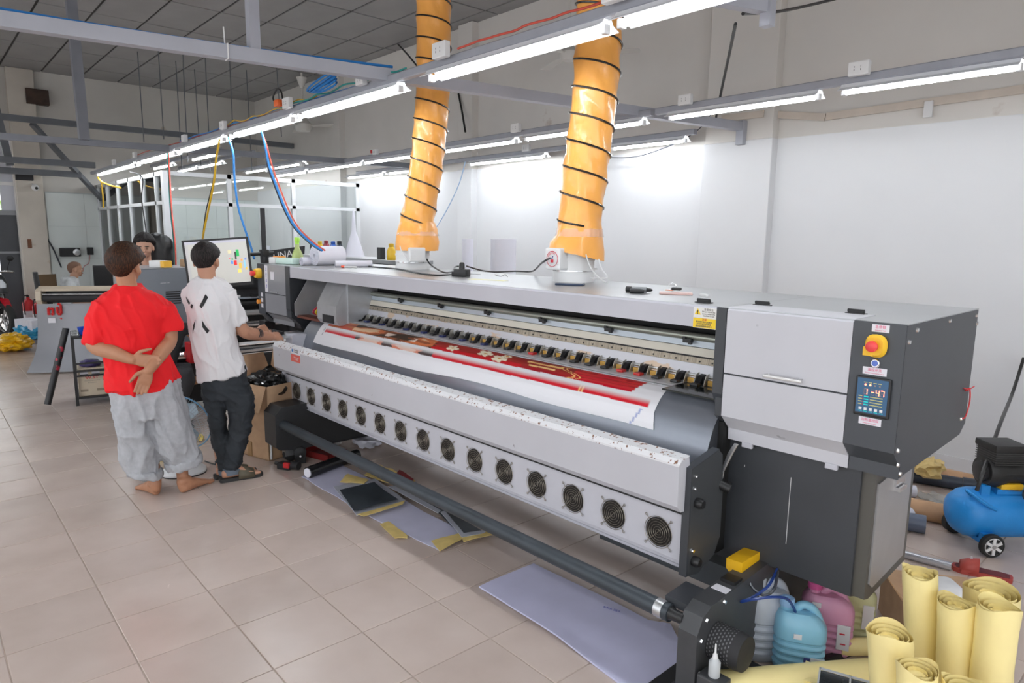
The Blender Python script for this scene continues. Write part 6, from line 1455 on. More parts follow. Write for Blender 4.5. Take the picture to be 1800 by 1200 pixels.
# motorbike ---------------------------------------------------------
bk = on(10, 592); t = thing('motorbike', 'black and red scooter parked at the entrance', 'motorbike', (bk.x, bk.y, 0), .42)
def wheel(x):
    w_ = MB().lathe([(.20, -.04), (.27, -.045), (.285, -.02), (.285, .02), (.27, .045), (.20, .04)], (x, 0, .285), 'y', 26, False).build('tyre', mRub, t, True)
    MB().lathe([(.2, -.02), (.2, .02)], (x, 0, .285), 'y', 26, False).build('rim', mAlu, w_)
    for k in range(5):
        a = k*2*math.pi/5; MB().tube([(x, 0, .285), (x+.2*math.cos(a), 0, .285+.2*math.sin(a))], .014, 6).build('spoke', mAlu, w_)
    MB().lathe([(.1, .02), (.1, .03)], (x, 0, .285), 'y', 20).build('brake_disc', mChrome, w_)
wheel(0); wheel(-1.22)
for s_ in (-.07, .07): MB().tube([(0, s_, .285), (-.17, s_*.9, .85)], .022, 8).build('fork', mChrome, t, True)
mBkR = M('bike_red', (.45, .01, .02), .2); mBkB = M('bike_black', (.012, .012, .014), .3)
MB().loft([((.16, 0, .50), (.02, 0, -.03), (0, .05, 0)), ((.06, 0, .61), (.03, 0, -.02), (0, .07, 0)), ((-.10, 0, .62), (.02, 0, .02), (0, .06, 0))], 14).build('front_fender', mBkR, t, True)
MB().loft([((-.02, 0, .70), (.10, 0, .02), (0, .09, 0)), ((-.08, 0, .82), (.13, 0, .04), (0, .14, 0)), ((-.14, 0, .95), (.10, 0, .03), (0, .13, 0)), ((-.18, 0, 1.03), (.05, 0, .02), (0, .07, 0))], 18).build('front_fairing', mBkB, t, True)
MB().loft([((.05, 0, .80), (.03, 0, .0), (0, .05, 0)), ((.03, 0, .86), (.03, 0, 0), (0, .07, 0)), ((-.02, 0, .93), (.03, 0, 0), (0, .04, 0))], 14).build('headlight', M('lamp_glass', (.6, .62, .65), .1), t, True)
MB().loft([((-.22, 0, .35), (.05, 0, 0), (0, .16, 0)), ((-.2, 0, .62), (.06, 0, 0), (0, .17, 0)), ((-.18, 0, .85), (.05, 0, 0), (0, .13, 0))], 16).build('leg_shield', mBkB, t, True)
MB().loft([((-.25, 0, .32), (0, .1, 0), (0, 0, .05)), ((-.6, 0, .34), (0, .13, 0), (0, 0, .08)), ((-.9, 0, .55), (0, .14, 0), (0, 0, .14)), ((-1.35, 0, .70), (0, .09, 0), (0, 0, .08)), ((-1.55, 0, .78), (0, .04, 0), (0, 0, .03))], 16).build('body', mBkB, t, True)
MB().loft([((-.55, 0, .72), (0, .10, 0), (0, 0, .04)), ((-.9, 0, .77), (0, .14, 0), (0, 0, .05)), ((-1.4, 0, .84), (0, .10, 0), (0, 0, .04))], 16).build('seat', mBlackM, t, True)
MB().tube(cr([(-.22, -.34, 1.03), (-.18, -.18, 1.05), (-.17, 0, 1.03), (-.18, .18, 1.05), (-.22, .34, 1.03)], 4), .016, 8).build('handlebar', mChrome, t, True)
for s_ in (-1, 1):
    MB().tube([(-.22, s_*.34, 1.03), (-.23, s_*.24, 1.045)], .022, 8).build('grip', mBlack, t, True)
    mr_ = MB().tube([(-.19, s_*.22, 1.05), (-.17, s_*.27, 1.22)], .007, 6).build('mirror_stalk', mBlack, t)
    MB().ball((-.17, s_*.28, 1.26), (.02, .06, .045)).build('mirror', mBlack, mr_, True)
MB().tube([(-.9, .15, .30), (-1.5, .17, .42)], [.03, .045], 12).build('exhaust', mChrome, t, True)
MB().tube([(-.5, -.12, .28), (-.42, -.3, .02)], .012, 6).build('side_stand', mBlack, t)
# wall fittings on the far wall
def wallbox(name, label, cat, u, v, w_, h_, d_, mat, x=FARX+.03):
    p = on(u, v, x=x); return single(MB().bbox((0, -w_/2, -h_/2), (d_, w_/2, h_/2), .008), name, mat, p, label, cat)
wallbox('wall_box', 'dark rusty box mounted high on the far wall', 'box', 64, 158+14, .34, .26, .16, M('rusty_box', (.06, .035, .025), .7, var=.3), FARX+.012)
wallbox('wall_box', 'small dark box above the camera on the pilaster', 'box', 42, 312, .26, .10, .1, mBlackM, FARX+.12)
t = thing('security_camera', 'white dome security camera on the pilaster', 'camera', on(58, 330, x=FARX+.12)); MB().tube([(0, 0, .06), (.09, 0, .02)], .02, 8).build('bracket', mWhiteP, t); MB().ball((.12, .02, 0), .06).build('housing', mWhiteP, t, True); MB().ball((.17, .03, -.01), .025).build('lens', mBlack, t, True)
wallbox('wall_switch', 'rusted switch plate on the pilaster', 'switch', 52, 428, .06, .16, .02, M('rust', (.2, .08, .04), .7), FARX+.12)
t = thing('speaker', 'black wall speaker box with round silver cone', 'speaker', on(122, 443, x=FARX+.03)); MB().bbox((0, -.16, -.08), (.12, .16, .08), .01).build('box', mBlackM, t); MB().lathe([(.06, .12), (.05, .125), (.02, .128)], (0, .1, 0), 'x', 16).build('cone', mAlu, t, True)
wallbox('junction_box', 'small black junction box right of the wall speaker', 'box', 158, 441, .10, .14, .06, mBlackM)
cable('wall_cable', [on(72, 345, x=FARX+.05), on(76, 400, x=FARX+.05), on(95, 440, x=FARX+.05), on(108, 470, x=FARX+.05)], .012, mGreyH, 'grey cable slanting down the far wall')
cable('wall_cable', [on(158, 448, x=FARX+.1), on(156, 462, x=FARX+.1), on(148, 468, x=FARX+.1), on(146, 476, x=FARX+.1)], .008, M('pink_wire', (.5, .25, .25), .5), 'thin pink wire under the junction box')
# ================================================================== PEOPLE
def skin(name, col): return M(name, col, .5, var=.06, vscale=14)
def axes(fwd, up=(0, 0, 1)):
    f = Vector(fwd).normalized(); u = Vector(up); s = f.cross(u).normalized(); u = s.cross(f).normalized()
    return Matrix(((s.x, f.x, u.x), (s.y, f.y, u.y), (s.z, f.z, u.z)))
def add_head(mb, c, fwd, up=(0, 0, 1), k=1.):
    """head with cranium, cheeks, jaw, nose, ears, lips, brow; c = centre of the cranium"""
    R = axes(fwd, up); P = lambda x, y, z: Vector(c)+R @ Vector((x*k, y*k, z*k))
    def e(p, r): mb.ball(P(*p), tuple(q*k for q in r), 16, 12, R)
    e((0, 0, .0), (.074, .092, .085)); e((0, .022, -.045), (.064, .070, .070)); e((0, .035, -.085), (.046, .052, .038))
    e((0, .066, -.115), (.022, .020, .014)); e((.035, .055, -.055), (.026, .026, .028)); e((-.035, .055, -.055), (.026, .026, .028))
    e((0, .084, -.018), (.046, .012, .010)); e((0, .096, -.042), (.010, .012, .022)); e((0, .104, -.054), (.014, .012, .010))
    e((0, .088, -.082), (.024, .010, .006)); e((0, .086, -.091), (.020, .010, .007))
    for s in (-1, 1): e((s*.076, -.004, -.036), (.010, .018, .032))
    return R, P
def face_parts(t, P, R, k=1., brow=(.02, .015, .012), closed=False):
    mE = M('eye_white', (.8, .78, .75), .3); mI = M('eye_dark', (.02, .012, .01), .2); mL = M('lips', (.42, .16, .14), .5); mB = M('brow_hair', (.02, .015, .012), .8)
    for s in (-1, 1):
        if closed: MB().ball(P(s*.031, .0875, -.030), (.014*k, .006*k, .003*k), 10, 6, R).build('eyelash', mI, t, True)
        else:
            ey = MB().ball(P(s*.031, .082, -.030), (.012*k, .009*k, .007*k), 10, 8, R).build('eye', mE, t, True)
            MB().ball(P(s*.031, .089, -.030), (.0055*k, .003*k, .006*k), 8, 6, R).build('iris', mI, ey, True)
        MB().ball(P(s*.033, .093, -.010), (.021*k, .006*k, .0045*k), 10, 6, R).build('eyebrow', mB, t, True)
    MB().ball(P(0, .096, -.086), (.022*k, .006*k, .006*k), 10, 6, R).build('lips', mL, t, True)
def hair(t, P, R, mat, k=1., full=1.0, fringe=0., seed=1, nape=0., n=40, m=24, name='hair', vol=(0, 0, 0)):
    """hair cap: thick on top, tapering to the hairline; face left free"""
    mb = MB(); rings = []
    for i in range(m+1):
        th = math.pi*i/m
        for j in range(n):
            a = 2*math.pi*j/n; d = Vector((math.sin(th)*math.cos(a), math.sin(th)*math.sin(a), math.cos(th)))
            front = max(0, d.y)
            low = -.80+.72*abs(d.x)**3+front*1.30-fringe*front
            f_ = max(0, min(1, (d.z+.80)/1.05)); f_ = f_*f_*(3-2*f_)
            thick = full*(.004+.020*f_)
            if d.z < low: thick = -.02
            elif d.z < low+.12: thick = -.012+(thick+.012)*((d.z-low)/.12)
            w_ = 1+.16*noise.noise(Vector((a*5, d.z*2.5, seed)))+.10*noise.noise(Vector((a*14, d.z*5, seed+2)))
            r_ = Vector((d.x*(.074+thick*w_+vol[0]), d.y*(.092+thick*w_+vol[1]), d.z*((.085 if d.z > 0 else .112)+thick*1.2*w_+vol[2])))
            mb.v.append(tuple(P(*(r_))))
    for i in range(m):
        for j in range(n): mb.f.append([i*n+j, (i+1)*n+j, (i+1)*n+(j+1) % n, i*n+(j+1) % n]); mb.m.append(0); mb.sm.append(True)
    return mb.build(name, mat, t)
def hair_mat(name, col, hi):
    m = bpy.data.materials.new(name); m.use_nodes = True; nt = m.node_tree; b = nt.nodes['Principled BSDF']; b.inputs['Roughness'].default_value = .6; b.inputs['Specular IOR Level'].default_value = .25
    tc = nt.nodes.new('ShaderNodeTexCoord'); mp = nt.nodes.new('ShaderNodeMapping'); mp.inputs['Scale'].default_value = (60, 60, 8); nt.links.new(tc.outputs['Object'], mp.inputs[0])
    n = nt.nodes.new('ShaderNodeTexNoise'); n.inputs['Scale'].default_value = 3; n.inputs['Detail'].default_value = 3; nt.links.new(mp.outputs[0], n.inputs[0])
    r = nt.nodes.new('ShaderNodeValToRGB'); r.color_ramp.elements[0].position = .4; r.color_ramp.elements[0].color = (*col, 1); r.color_ramp.elements[1].position = .75; r.color_ramp.elements[1].color = (*hi, 1)
    nt.links.new(n.outputs['Fac'], r.inputs[0]); nt.links.new(r.outputs[0], b.inputs['Base Color'])
    bp = nt.nodes.new('ShaderNodeBump'); bp.inputs['Strength'].default_value = .5; bp.inputs['Distance'].default_value = .01; nt.links.new(n.outputs['Fac'], bp.inputs['Height']); nt.links.new(bp.outputs[0], b.inputs['Normal'])
    return m
def add_hand(mb, w, d, side, nrm, L_=.18, curl=.45, thumb=1., spread=.12):
    """w wrist; d towards fingers; side = towards the thumb; nrm = the way the fingers curl"""
    d = Vector(d).normalized(); s = Vector(side); s = (s-d*s.dot(d)).normalized(); n = Vector(nrm); n = (n-d*n.dot(d)-s*n.dot(s)).normalized(); w = Vector(w)
    mb.loft([(w-d*.02, s*.024, n*.019), (w+d*L_*.10, s*.030, n*.018), (w+d*L_*.30, s*.040, n*.017), (w+d*L_*.47, s*.041, n*.014), (w+d*L_*.53, s*.036, n*.010)], 16, 2.6)
    for i, (off, ln) in enumerate(((.030, .40), (.010, .46), (-.011, .43), (-.030, .34))):
        p = w+d*L_*.47+s*off; dd = (d+s*off*spread*20*.3).normalized(); pts = [p-dd*.02, p]; a = curl*.35
        for q in (.45, .30, .25):
            v_ = dd*math.cos(a)+n*math.sin(a); p = p+v_*(ln*L_*q); pts.append(p); a += curl*(.75 if i < 3 else .85)
        mb.limb(pts, [.0095, .0098, .0092, .0085, .0075], 10, 4)
    p = w+d*L_*.10+s*.022; v1 = (d*.55+s*.75+n*.25).normalized(); v2 = (d*.9+s*.3*thumb+n*.25).normalized()
    mb.limb([p, p+v1*.038, p+v1*.042+v2*.032, p+v1*.045+v2*.058], [.015, .0125, .0105, .0085], 10, 4)
def add_foot(mb, ankle, heel, toe, L_=.245):
    """bare foot flat on the floor"""
    h = Vector((heel.x, heel.y, 0)); d = Vector((toe.x-heel.x, toe.y-heel.y, 0)).normalized(); s = Vector((-d.y, d.x, 0)); up = Vector((0, 0, 1))
    mb.loft([(h-d*.012+up*.028, s*.018, up*.022), (h+d*.01+up*.034, s*.031, up*.032), (h+d*.05+up*.042, s*.034, up*.040), (h+d*.11+up*.038, s*.036, up*.036), (h+d*L_*.64+up*.026, s*.044, up*.024), (h+d*L_*.80+up*.019, s*.045, up*.017), (h+d*L_*.88+up*.014, s*.043, up*.012)], 18, 2.3)
    for k in range(5):
        o = (-.034+.017*k); b = h+d*(L_*(.82+.02*math.cos(k-1)))+s*o+up*.012
        mb.limb([b, b+d*(.030-.003*k)], [.0125 if k else .015, .0105 if k else .013], 8, 3)
    mb.limb([ankle, h+d*.045+up*.075, h+d*.05+up*.04], [.036, .036, .038], 12, 4)
def row(J, n, uL, vL, uR, vR, dep, dd=0.):
    a = J(uL, vL, dd); b = J(uR, vR, dd); return ((a+b)/2, (b-a)/2, n*dep)
def rowpx(J, u, v, wpx, dep, dd=0.):
    return row(J, None, u-wpx/2, v, u+wpx/2, v, dep, dd)
def smooth_rings(rings, sub=4):
    out = []
    C_ = cr([r[0] for r in rings], sub); U_ = cr([Vector(r[1]) for r in rings], sub); V_ = cr([Vector(r[2]) for r in rings], sub)
    return list(zip(C_, U_, V_))
# ---------------------------------------------------------------- man in the red shirt
fL, fR = on(276, 870), on(321, 866)
base = (fL+fR)/2; base.z = 0
J, r_, n_ = vplane(base); px = ((J(230, 600)-CAMPOS).dot(CF))/FPX
t = thing('person', 'person in loose red T-shirt and grey sweatpants, barefoot, hands behind the back', 'person', base)
LOC = Matrix.Translation(-base)
sk = skin('skin_tan', (.43, .205, .115))
body = MB()
hc = J(221, 462, .03); fw = (n_+r_*.55).normalized()
hR, hP = add_head(body, hc, fw)
body.limb([hc-Vector((0, 0, .05))-fw*.02, J(223, 497, .02), J(226, 515, .03)], [.058, .056, .062], 16)
body.loft([row(J, n_, 200, 505, 252, 505, .06, .02), row(J, n_, 194, 534, 270, 536, .08, .01), row(J, n_, 190, 600, 285, 600, .10, .02), row(J, n_, 198, 690, 300, 680, .10, .02)], 18)
# arms
eL, wL = J(166, 607, -.04), J(232, 632, -.20); eR, wR = J(297, 600, -.04), J(262, 650, -.235)
body.limb([J(178, 540, 0), J(168, 575, -.02), eL, J(198, 619, -.13), wL], [.044, .046, .047, .045, .030], 14)
body.limb([J(290, 545, 0), J(298, 575, -.02), eR, J(282, 622, -.15), wR], [.044, .046, .047, .044, .031], 14)
add_hand(body, wL, J(262, 634, -.205)-wL, J(250, 610, -.19)-J(250, 634, -.2), -n_*.3+Vector((0, 0, -1)), .175, .35)
add_hand(body, wR, J(246, 690, -.225)-wR, J(230, 660, -.23)-J(250, 668, -.23), n_*.2-n_, .175, .30)
# legs
aL, aR = J(272, 832, .01), J(320, 825, .03)
body.limb([J(258, 770, 0), aL, J(274, 856, .0)], [.05, .037, .034], 12); body.limb([J(312, 770, 0), aR, J(321, 852, .0)], [.05, .038, .035], 12)
add_foot(body, J(274, 850, .0), fL, on(250, 858)); add_foot(body, J(320, 846, .0), fR, on(358, 850))
body.xf(LOC); remesh(body, 'body', sk, .0055, 2, t)
TP_ = lambda P: (lambda x, y, z: P(x, y, z)-base)
hair(t, TP_(hP), hR, hair_mat('hair_brown', (.012, .006, .004), (.10, .035, .012)), full=1.5, fringe=.3, seed=3, vol=(.004, .004, .006))
face_parts(t, TP_(hP), hR)
sh_ = MB()
sh_.loft(smooth_rings([row(J, n_, 204, 500, 246, 500, .070, .03), row(J, n_, 190, 508, 262, 509, .085, .02), row(J, n_, 172, 521, 288, 523, .11, .015), row(J, n_, 164, 545, 302, 545, .135, .0), row(J, n_, 170, 580, 296, 580, .145, 0), row(J, n_, 180, 620, 294, 615, .15, 0), row(J, n_, 186, 655, 305, 645, .155, 0), row(J, n_, 187, 686, 314, 664, .16, 0)], 4), 40, 2.3)
# tail of the shirt hangs lower in the middle
sh_.loft([row(J, n_, 190, 660, 305, 648, .145, -.01), row(J, n_, 200, 690, 300, 680, .14, -.015)], 30, 2.3)
sh_.loft(smooth_rings([row(J, n_, 166, 528, 205, 545, .09, 0), row(J, n_, 156, 555, 200, 565, .095, 0), row(J, n_, 151, 583, 192, 588, .09, -.01), row(J, n_, 149, 601, 186, 606, .085, -.015)], 4), 24, 2.2)
sh_.loft(smooth_rings([row(J, n_, 258, 542, 303, 534, .095, 0), row(J, n_, 270, 565, 315, 557, .095, 0), row(J, n_, 278, 586, 321, 578, .09, -.01)], 4), 24, 2.2)
sh_.xf(LOC); remesh(sh_, 'red_tshirt', M('red_cotton', (.78, .003, .008), .8, var=.05, vscale=5), .008, 4, t, wrinkle=.015, wfreq=6.5, wstretch=(1.2, 1.2, .55))
tr_ = MB()
tr_.loft(smooth_rings([row(J, n_, 193, 672, 312, 660, .135, .0), row(J, n_, 195, 700, 318, 688, .145, 0), row(J, n_, 199, 735, 326, 725, .14, 0)], 4), 36, 2.3)
tr_.loft(smooth_rings([row(J, n_, 196, 700, 258, 705, .13, 0), row(J, n_, 201, 745, 266, 745, .13, 0), row(J, n_, 207, 785, 274, 785, .12, 0), row(J, n_, 217, 820, 283, 825, .115, 0), row(J, n_, 222, 828, 285, 832, .115, 0)], 4), 28, 2.3)
tr_.loft(smooth_rings([row(J, n_, 255, 710, 320, 695, .13, 0), row(J, n_, 262, 745, 332, 735, .13, 0), row(J, n_, 273, 785, 343, 775, .12, 0), row(J, n_, 286, 812, 350, 797, .115, .02), row(J, n_, 291, 822, 353, 803, .115, .02)], 4), 28, 2.3)
mGreyC = M('grey_fleece', (.42, .43, .455), .9, var=.10, vscale=30, bump=.1, bscale=200)
tr_.xf(LOC); remesh(tr_, 'sweatpants', mGreyC, .009, 4, t, wrinkle=.016, wfreq=7, wstretch=(1.2, 1.2, .5))
for rows in ([row(J, n_, 219, 820, 286, 824, .122, 0), row(J, n_, 220, 826, 288, 831, .127, 0), row(J, n_, 222, 833, 287, 838, .122, 0)], [row(J, n_, 287, 813, 352, 795, .122, .02), row(J, n_, 289, 819, 355, 801, .127, .02), row(J, n_, 292, 827, 355, 809, .122, .02)]):
    remesh(MB().loft(smooth_rings(rows, 3), 28, 2.3).xf(LOC), 'rolled_cuff', mGreyC, .009, 2, t, wrinkle=.008, wfreq=12)
# ---------------------------------------------------------------- man in the white shirt
g1, g2 = on(398, 845), on(388, 840)
base = on(404, 842); base.z = 0
J, r_, n_ = vplane(base)
t = thing('person', 'person in white T-shirt with black strokes and dark jeans, hand on the printer', 'person', base)
LOC = Matrix.Translation(-base)
sk2 = skin('skin_fair', (.48, .245, .155)); body = MB()
hc = J(362, 452, .08); fw = (n_+r_*.30).normalized()
hR, hP = add_head(body, hc, fw)
body.limb([hc-Vector((0, 0, .05))-fw*.02, J(364, 486, .05), J(364, 505, .05)], [.058, .055, .062], 16)
body.loft([row(J, n_, 340, 498, 390, 498, .06, .04), row(J, n_, 333, 525, 405, 522, .08, .03), row(J, n_, 340, 600, 405, 595, .09, .03), row(J, n_, 352, 670, 425, 660, .09, .03)], 18)
hp = on(492, 592, z=.925); 
wR = J(477, 592, .28); eR = J(429, 582, .05)
body.limb([J(402, 524, .03), J(416, 555, .03), eR, J(452, 588, .17), wR], [.038, .040, .046, .042, .030], 14)
dh = (J(507, 588, .46)-wR)
add_hand(body, wR+Vector((0, 0, .0)), dh, J(495, 570, .5)-J(495, 600, .3), Vector((0, 0, -1)), .18, .32)
wL = J(452, 583, .40)
body.limb([J(345, 526, .05), J(375, 560, .24), J(408, 578, .30), wL], [.05, .045, .042, .028], 14)
add_hand(body, wL, J(475, 575, .52)-wL, J(470, 600, .4)-J(470, 570, .5), Vector((0, 0, -1)), .17, .35)
aL, aR = J(391, 826, .06), J(408, 824, .0)
body.limb([J(385, 780, .05), aL, J(390, 838, .06)], [.045, .036, .034], 12); body.limb([J(414, 780, .0), aR, J(402, 838, .0)], [.045, .036, .034], 12)
hlR, toR = on(394, 846), on(460, 834); hlL = on(384, 840); toL = hlL+(toR-hlR)
for hl, to in ((hlR, toR), (hlL, toL)):
    q = MB(); add_foot(q, Vector((hl.x, hl.y, .1))+(to-hl).normalized()*.045, hl, to); q.v = [(x, y, z+.022) for x, y, z in q.v]; body.add(q.v, q.f)
body.xf(LOC); remesh(body, 'body', sk2, .0055, 2, t)
hair(t, TP_(hP) if False else (lambda x, y, z, P=hP, b=base: P(x, y, z)-b), hR, hair_mat('hair_black', (.006, .005, .005), (.04, .03, .028)), full=.9, fringe=.2, seed=8)
face_parts(t, (lambda x, y, z, P=hP, b=base: P(x, y, z)-b), hR)
# wrist band tattoo ring
tw = J(451, 587, .165)-base; td = (J(458, 589, .20)-J(444, 586, .13)).normalized()
for k in range(3):
    MB().tube([tw+td*(-.018+.018*k)-td*.006, tw+td*(-.018+.018*k)+td*.006], .0445-.0012*k, 20, False).build('tattoo_band', M('tattoo_ink', (.03, .03, .035), .6), t, True)
sh_ = MB()
sh_.loft(smooth_rings([row(J, n_, 346, 488, 381, 488, .066, .05), row(J, n_, 336, 495, 396, 496, .08, .045), row(J, n_, 328, 508, 409, 509, .105, .03), row(J, n_, 325, 530, 415, 528, .125, .02), row(J, n_, 326, 555, 414, 552, .13, .02), row(J, n_, 332, 590, 414, 585, .13, .02), row(J, n_, 339, 625, 421, 617, .135, .02), row(J, n_, 345, 652, 430, 640, .14, .02), row(J, n_, 348, 669, 434, 652, .14, .02)], 4), 40, 2.3)
sh_.loft(smooth_rings([row(J, n_, 385, 520, 414, 508, .085, .02), row(J, n_, 392, 540, 422, 530, .088, .02), row(J, n_, 402, 558, 431, 548, .085, .02), row(J, n_, 409, 574, 438, 562, .08, .03)], 4), 24, 2.2)
sh_.limb([J(342, 520, .05), J(372, 555, .20)], [.08, .075], 16)
sh_.xf(LOC); shirt = remesh(sh_, 'white_tshirt', M('white_cotton', (.76, .75, .77), .8, var=.02, vscale=6), .008, 4, t, wrinkle=.013, wfreq=7.5, wstretch=(1.2, 1.2, .5))
tr_ = MB()
tr_.loft(smooth_rings([row(J, n_, 349, 655, 431, 642, .12, .02), row(J, n_, 353, 675, 436, 665, .125, .02), row(J, n_, 358, 700, 444, 698, .12, .02)], 4), 32, 2.3)
tr_.loft(smooth_rings([row(J, n_, 384, 690, 445, 690, .10, .0), row(J, n_, 400, 722, 446, 722, .085, 0), row(J, n_, 402, 755, 438, 762, .08, 0), row(J, n_, 395, 795, 428, 802, .075, 0), row(J, n_, 391, 826, 423, 824, .07, 0)], 4), 26, 2.3)
tr_.loft(smooth_rings([row(J, n_, 356, 685, 398, 688, .10, .06), row(J, n_, 362, 722, 397, 722, .085, .06), row(J, n_, 369, 757, 398, 757, .08, .06), row(J, n_, 378, 798, 404, 798, .075, .06), row(J, n_, 382, 826, 406, 826, .07, .06)], 4), 26, 2.3)
mJean = M('black_denim', (.022, .027, .034), .8, var=.35, vscale=4)
tr_.xf(LOC); remesh(tr_, 'jeans', mJean, .009, 4, t, wrinkle=.011, wfreq=9, wstretch=(1, 1, 1.1))
mCuff = M('denim_inside', (.13, .16, .20), .85)
for rows in ([row(J, n_, 391, 822, 424, 820, .074, 0), row(J, n_, 392, 832, 423, 828, .072, 0)], [row(J, n_, 382, 824, 405, 824, .074, .06), row(J, n_, 384, 832, 406, 832, .072, .06)]):
    MB().loft(rows, 26, 2.3).xf(LOC).build('turned_cuff', mCuff, t, True)
mSl = M('slide_olive', (.10, .085, .055), .6); mSlD = M('slide_sole', (.03, .03, .03), .7)
for hl, to in ((hlR, toR), (hlL, toL)):
    h = Vector((hl.x, hl.y, 0))-base; d = (to-hl); d.z = 0; d.normalize(); s = Vector((-d.y, d.x, 0)); up = Vector((0, 0, 1))
    sp = MB()
    out = [(-.03, .025), (-.02, .036), (.06, .038), (.12, .042), (.18, .050), (.235, .044), (.262, .02), (.262, -.02), (.235, -.044), (.18, -.050), (.12, -.042), (.06, -.038), (-.02, -.036), (-.03, -.025)]
    n = len(out); sp.add([h+d*a+s*b+up*z for z in (.001, .026) for a, b in out], [list(range(n))[::-1], list(range(n, 2*n))]+[(k, (k+1) % n, n+(k+1) % n, n+k) for k in range(n)]).build('slide_sole', mSlD, t)
    st = MB(); N_ = 12
    for k in range(N_+1):
        a = math.pi*k/N_
        for x, hh, ww in ((.09, .085, .048), (.14, .072, .052), (.20, .052, .052)): st.v.append(tuple(h+d*x+s*(-ww*math.cos(a))+up*(.012+hh*math.sin(a)**.75)))
    for k in range(N_):
        for q in range(2): st.f.append([k*3+q, k*3+q+1, k*3+q+4, k*3+q+3]); st.m.append(0); st.sm.append(True)
    st.build('slide_strap', mSl, t).modifiers.new('s', 'SOLIDIFY').thickness = .008
# black brush strokes printed on the back
bvh = BVHTree.FromPolygons([v.co+base for v in shirt.data.vertices], [list(p.vertices) for p in shirt.data.polygons])
def decal(quad, name='printed_stroke', n=8, m=4):
    """quad: four photo pixels; laid on the cloth"""
    mb = MB(); ok = True
    for i in range(n+1):
        for j in range(m+1):
            f, g = i/n, j/m
            a = Vector(quad[0]).lerp(Vector(quad[1]), f); b = Vector(quad[3]).lerp(Vector(quad[2]), f); p = a.lerp(b, g)
            hit = bvh.ray_cast(CAMPOS, ray(p.x, p.y).normalized())
            if hit[0] is None: return None
            mb.v.append(tuple(hit[0]+hit[1]*.003-base))
    for i in range(n):
        for j in range(m): a = i*(m+1)+j; mb.f.append([a, a+1, a+m+2, a+m+1]); mb.m.append(0); mb.sm.append(True)
    return mb.build(name, M('print_black', (.012, .012, .014), .6), t)
decal(((361, 517), (366, 523), (355, 542), (351, 538))); decal(((327, 521), (329, 528), (333, 536), (335, 532)), n=4); decal(((337, 534), (340, 536), (338, 543), (335, 539)), n=4)
decal(((355, 562), (361, 572), (364, 586), (356, 575))); decal(((361, 572), (369, 581), (364, 586), (361, 580))); decal(((344, 561), (342, 575), (339, 587), (340, 572)))
# ---------------------------------------------------------------- worker facing us behind the grey cabinet
base = Vector((X2-.88, 1.12, 0)); J, r_, n_ = vplane(base)
t = thing('person', 'dark-haired person in dark red shirt looking down behind the grey cabinet', 'person', base); LOC = Matrix.Translation(-base)
body = MB(); k = 1.05; hc = J(254, 430, 0); fw = (-n_-r_*.12-Vector((0, 0, .10))).normalized()
hR, hP = add_head(body, hc, fw, k=k)
body.limb([hc-Vector((0, 0, .08))+n_*.02, hc-Vector((0, 0, .17))+n_*.04, hc-Vector((0, 0, .24))+n_*.04], [.055, .054, .06], 14)
zc_ = hc.z-.24; cx = base+n_*.03
for s_ in (-1, 1):
    body.limb([cx+r_*s_*.17+Vector((0, 0, zc_-.06)), cx+r_*s_*.24+Vector((0, 0, zc_-.3)), cx+r_*s_*.20-n_*.16+Vector((0, 0, zc_-.42))], [.05, .043, .03], 12)
    add_hand(body, cx+r_*s_*.20-n_*.16+Vector((0, 0, zc_-.42)), -n_*.8-r_*s_*.3, -r_*s_, Vector((0, 0, -1)), .17, .3)
    body.limb([cx+r_*s_*.09+Vector((0, 0, .9)), cx+r_*s_*.10+Vector((0, 0, .45)), cx+r_*s_*.10+Vector((0, 0, .08))], [.07, .055, .035], 12)
body.loft([(cx+Vector((0, 0, zc_)), r_*.1, n_*.07), (cx+Vector((0, 0, zc_-.2)), r_*.16, n_*.1), (cx+Vector((0, 0, .85)), r_*.15, n_*.1)], 16)
body.xf(LOC); remesh(body, 'body', skin('skin_warm', (.52, .29, .20)), .007, 2, t)
Pb = (lambda x, y, z, P=hP, b=base: P(x, y, z)-b)
hair(t, Pb, hR, MATS.get('hb2') or hair_mat('hair_black_two', (.006, .005, .005), (.05, .04, .04)), k, full=1.3, fringe=-.05, seed=12, vol=(.0, 0, .004)); face_parts(t, Pb, hR, k, closed=True)
s0 = MB().loft(smooth_rings([(cx+Vector((0, 0, zc_+.02)), r_*.09, n_*.075), (cx+Vector((0, 0, zc_-.04)), r_*.19, n_*.11), (cx+Vector((0, 0, zc_-.3)), r_*.20, n_*.13), (cx+Vector((0, 0, .80)), r_*.20, n_*.13)], 4), 28, 2.3)
for s_ in (-1, 1): s0.limb([cx+r_*s_*.17+Vector((0, 0, zc_-.07)), cx+r_*s_*.23+Vector((0, 0, zc_-.26))], [.08, .075], 14)
remesh(s0.xf(LOC), 'dark_red_shirt', M('maroon_cotton', (.20, .008, .02), .8), .012, 3, t, wrinkle=.008, wfreq=7)
s0 = MB().loft([(cx+Vector((0, 0, .95)), r_*.19, n_*.13), (cx+Vector((0, 0, .75)), r_*.19, n_*.13)], 24)
for s_ in (-1, 1): s0.limb([cx+r_*s_*.09+Vector((0, 0, .8)), cx+r_*s_*.10+Vector((0, 0, .45)), cx+r_*s_*.10+Vector((0, 0, .1))], [.10, .085, .07], 14)
remesh(s0.xf(LOC), 'trousers', M('dark_trousers', (.03, .03, .035), .8), .014, 2, t)
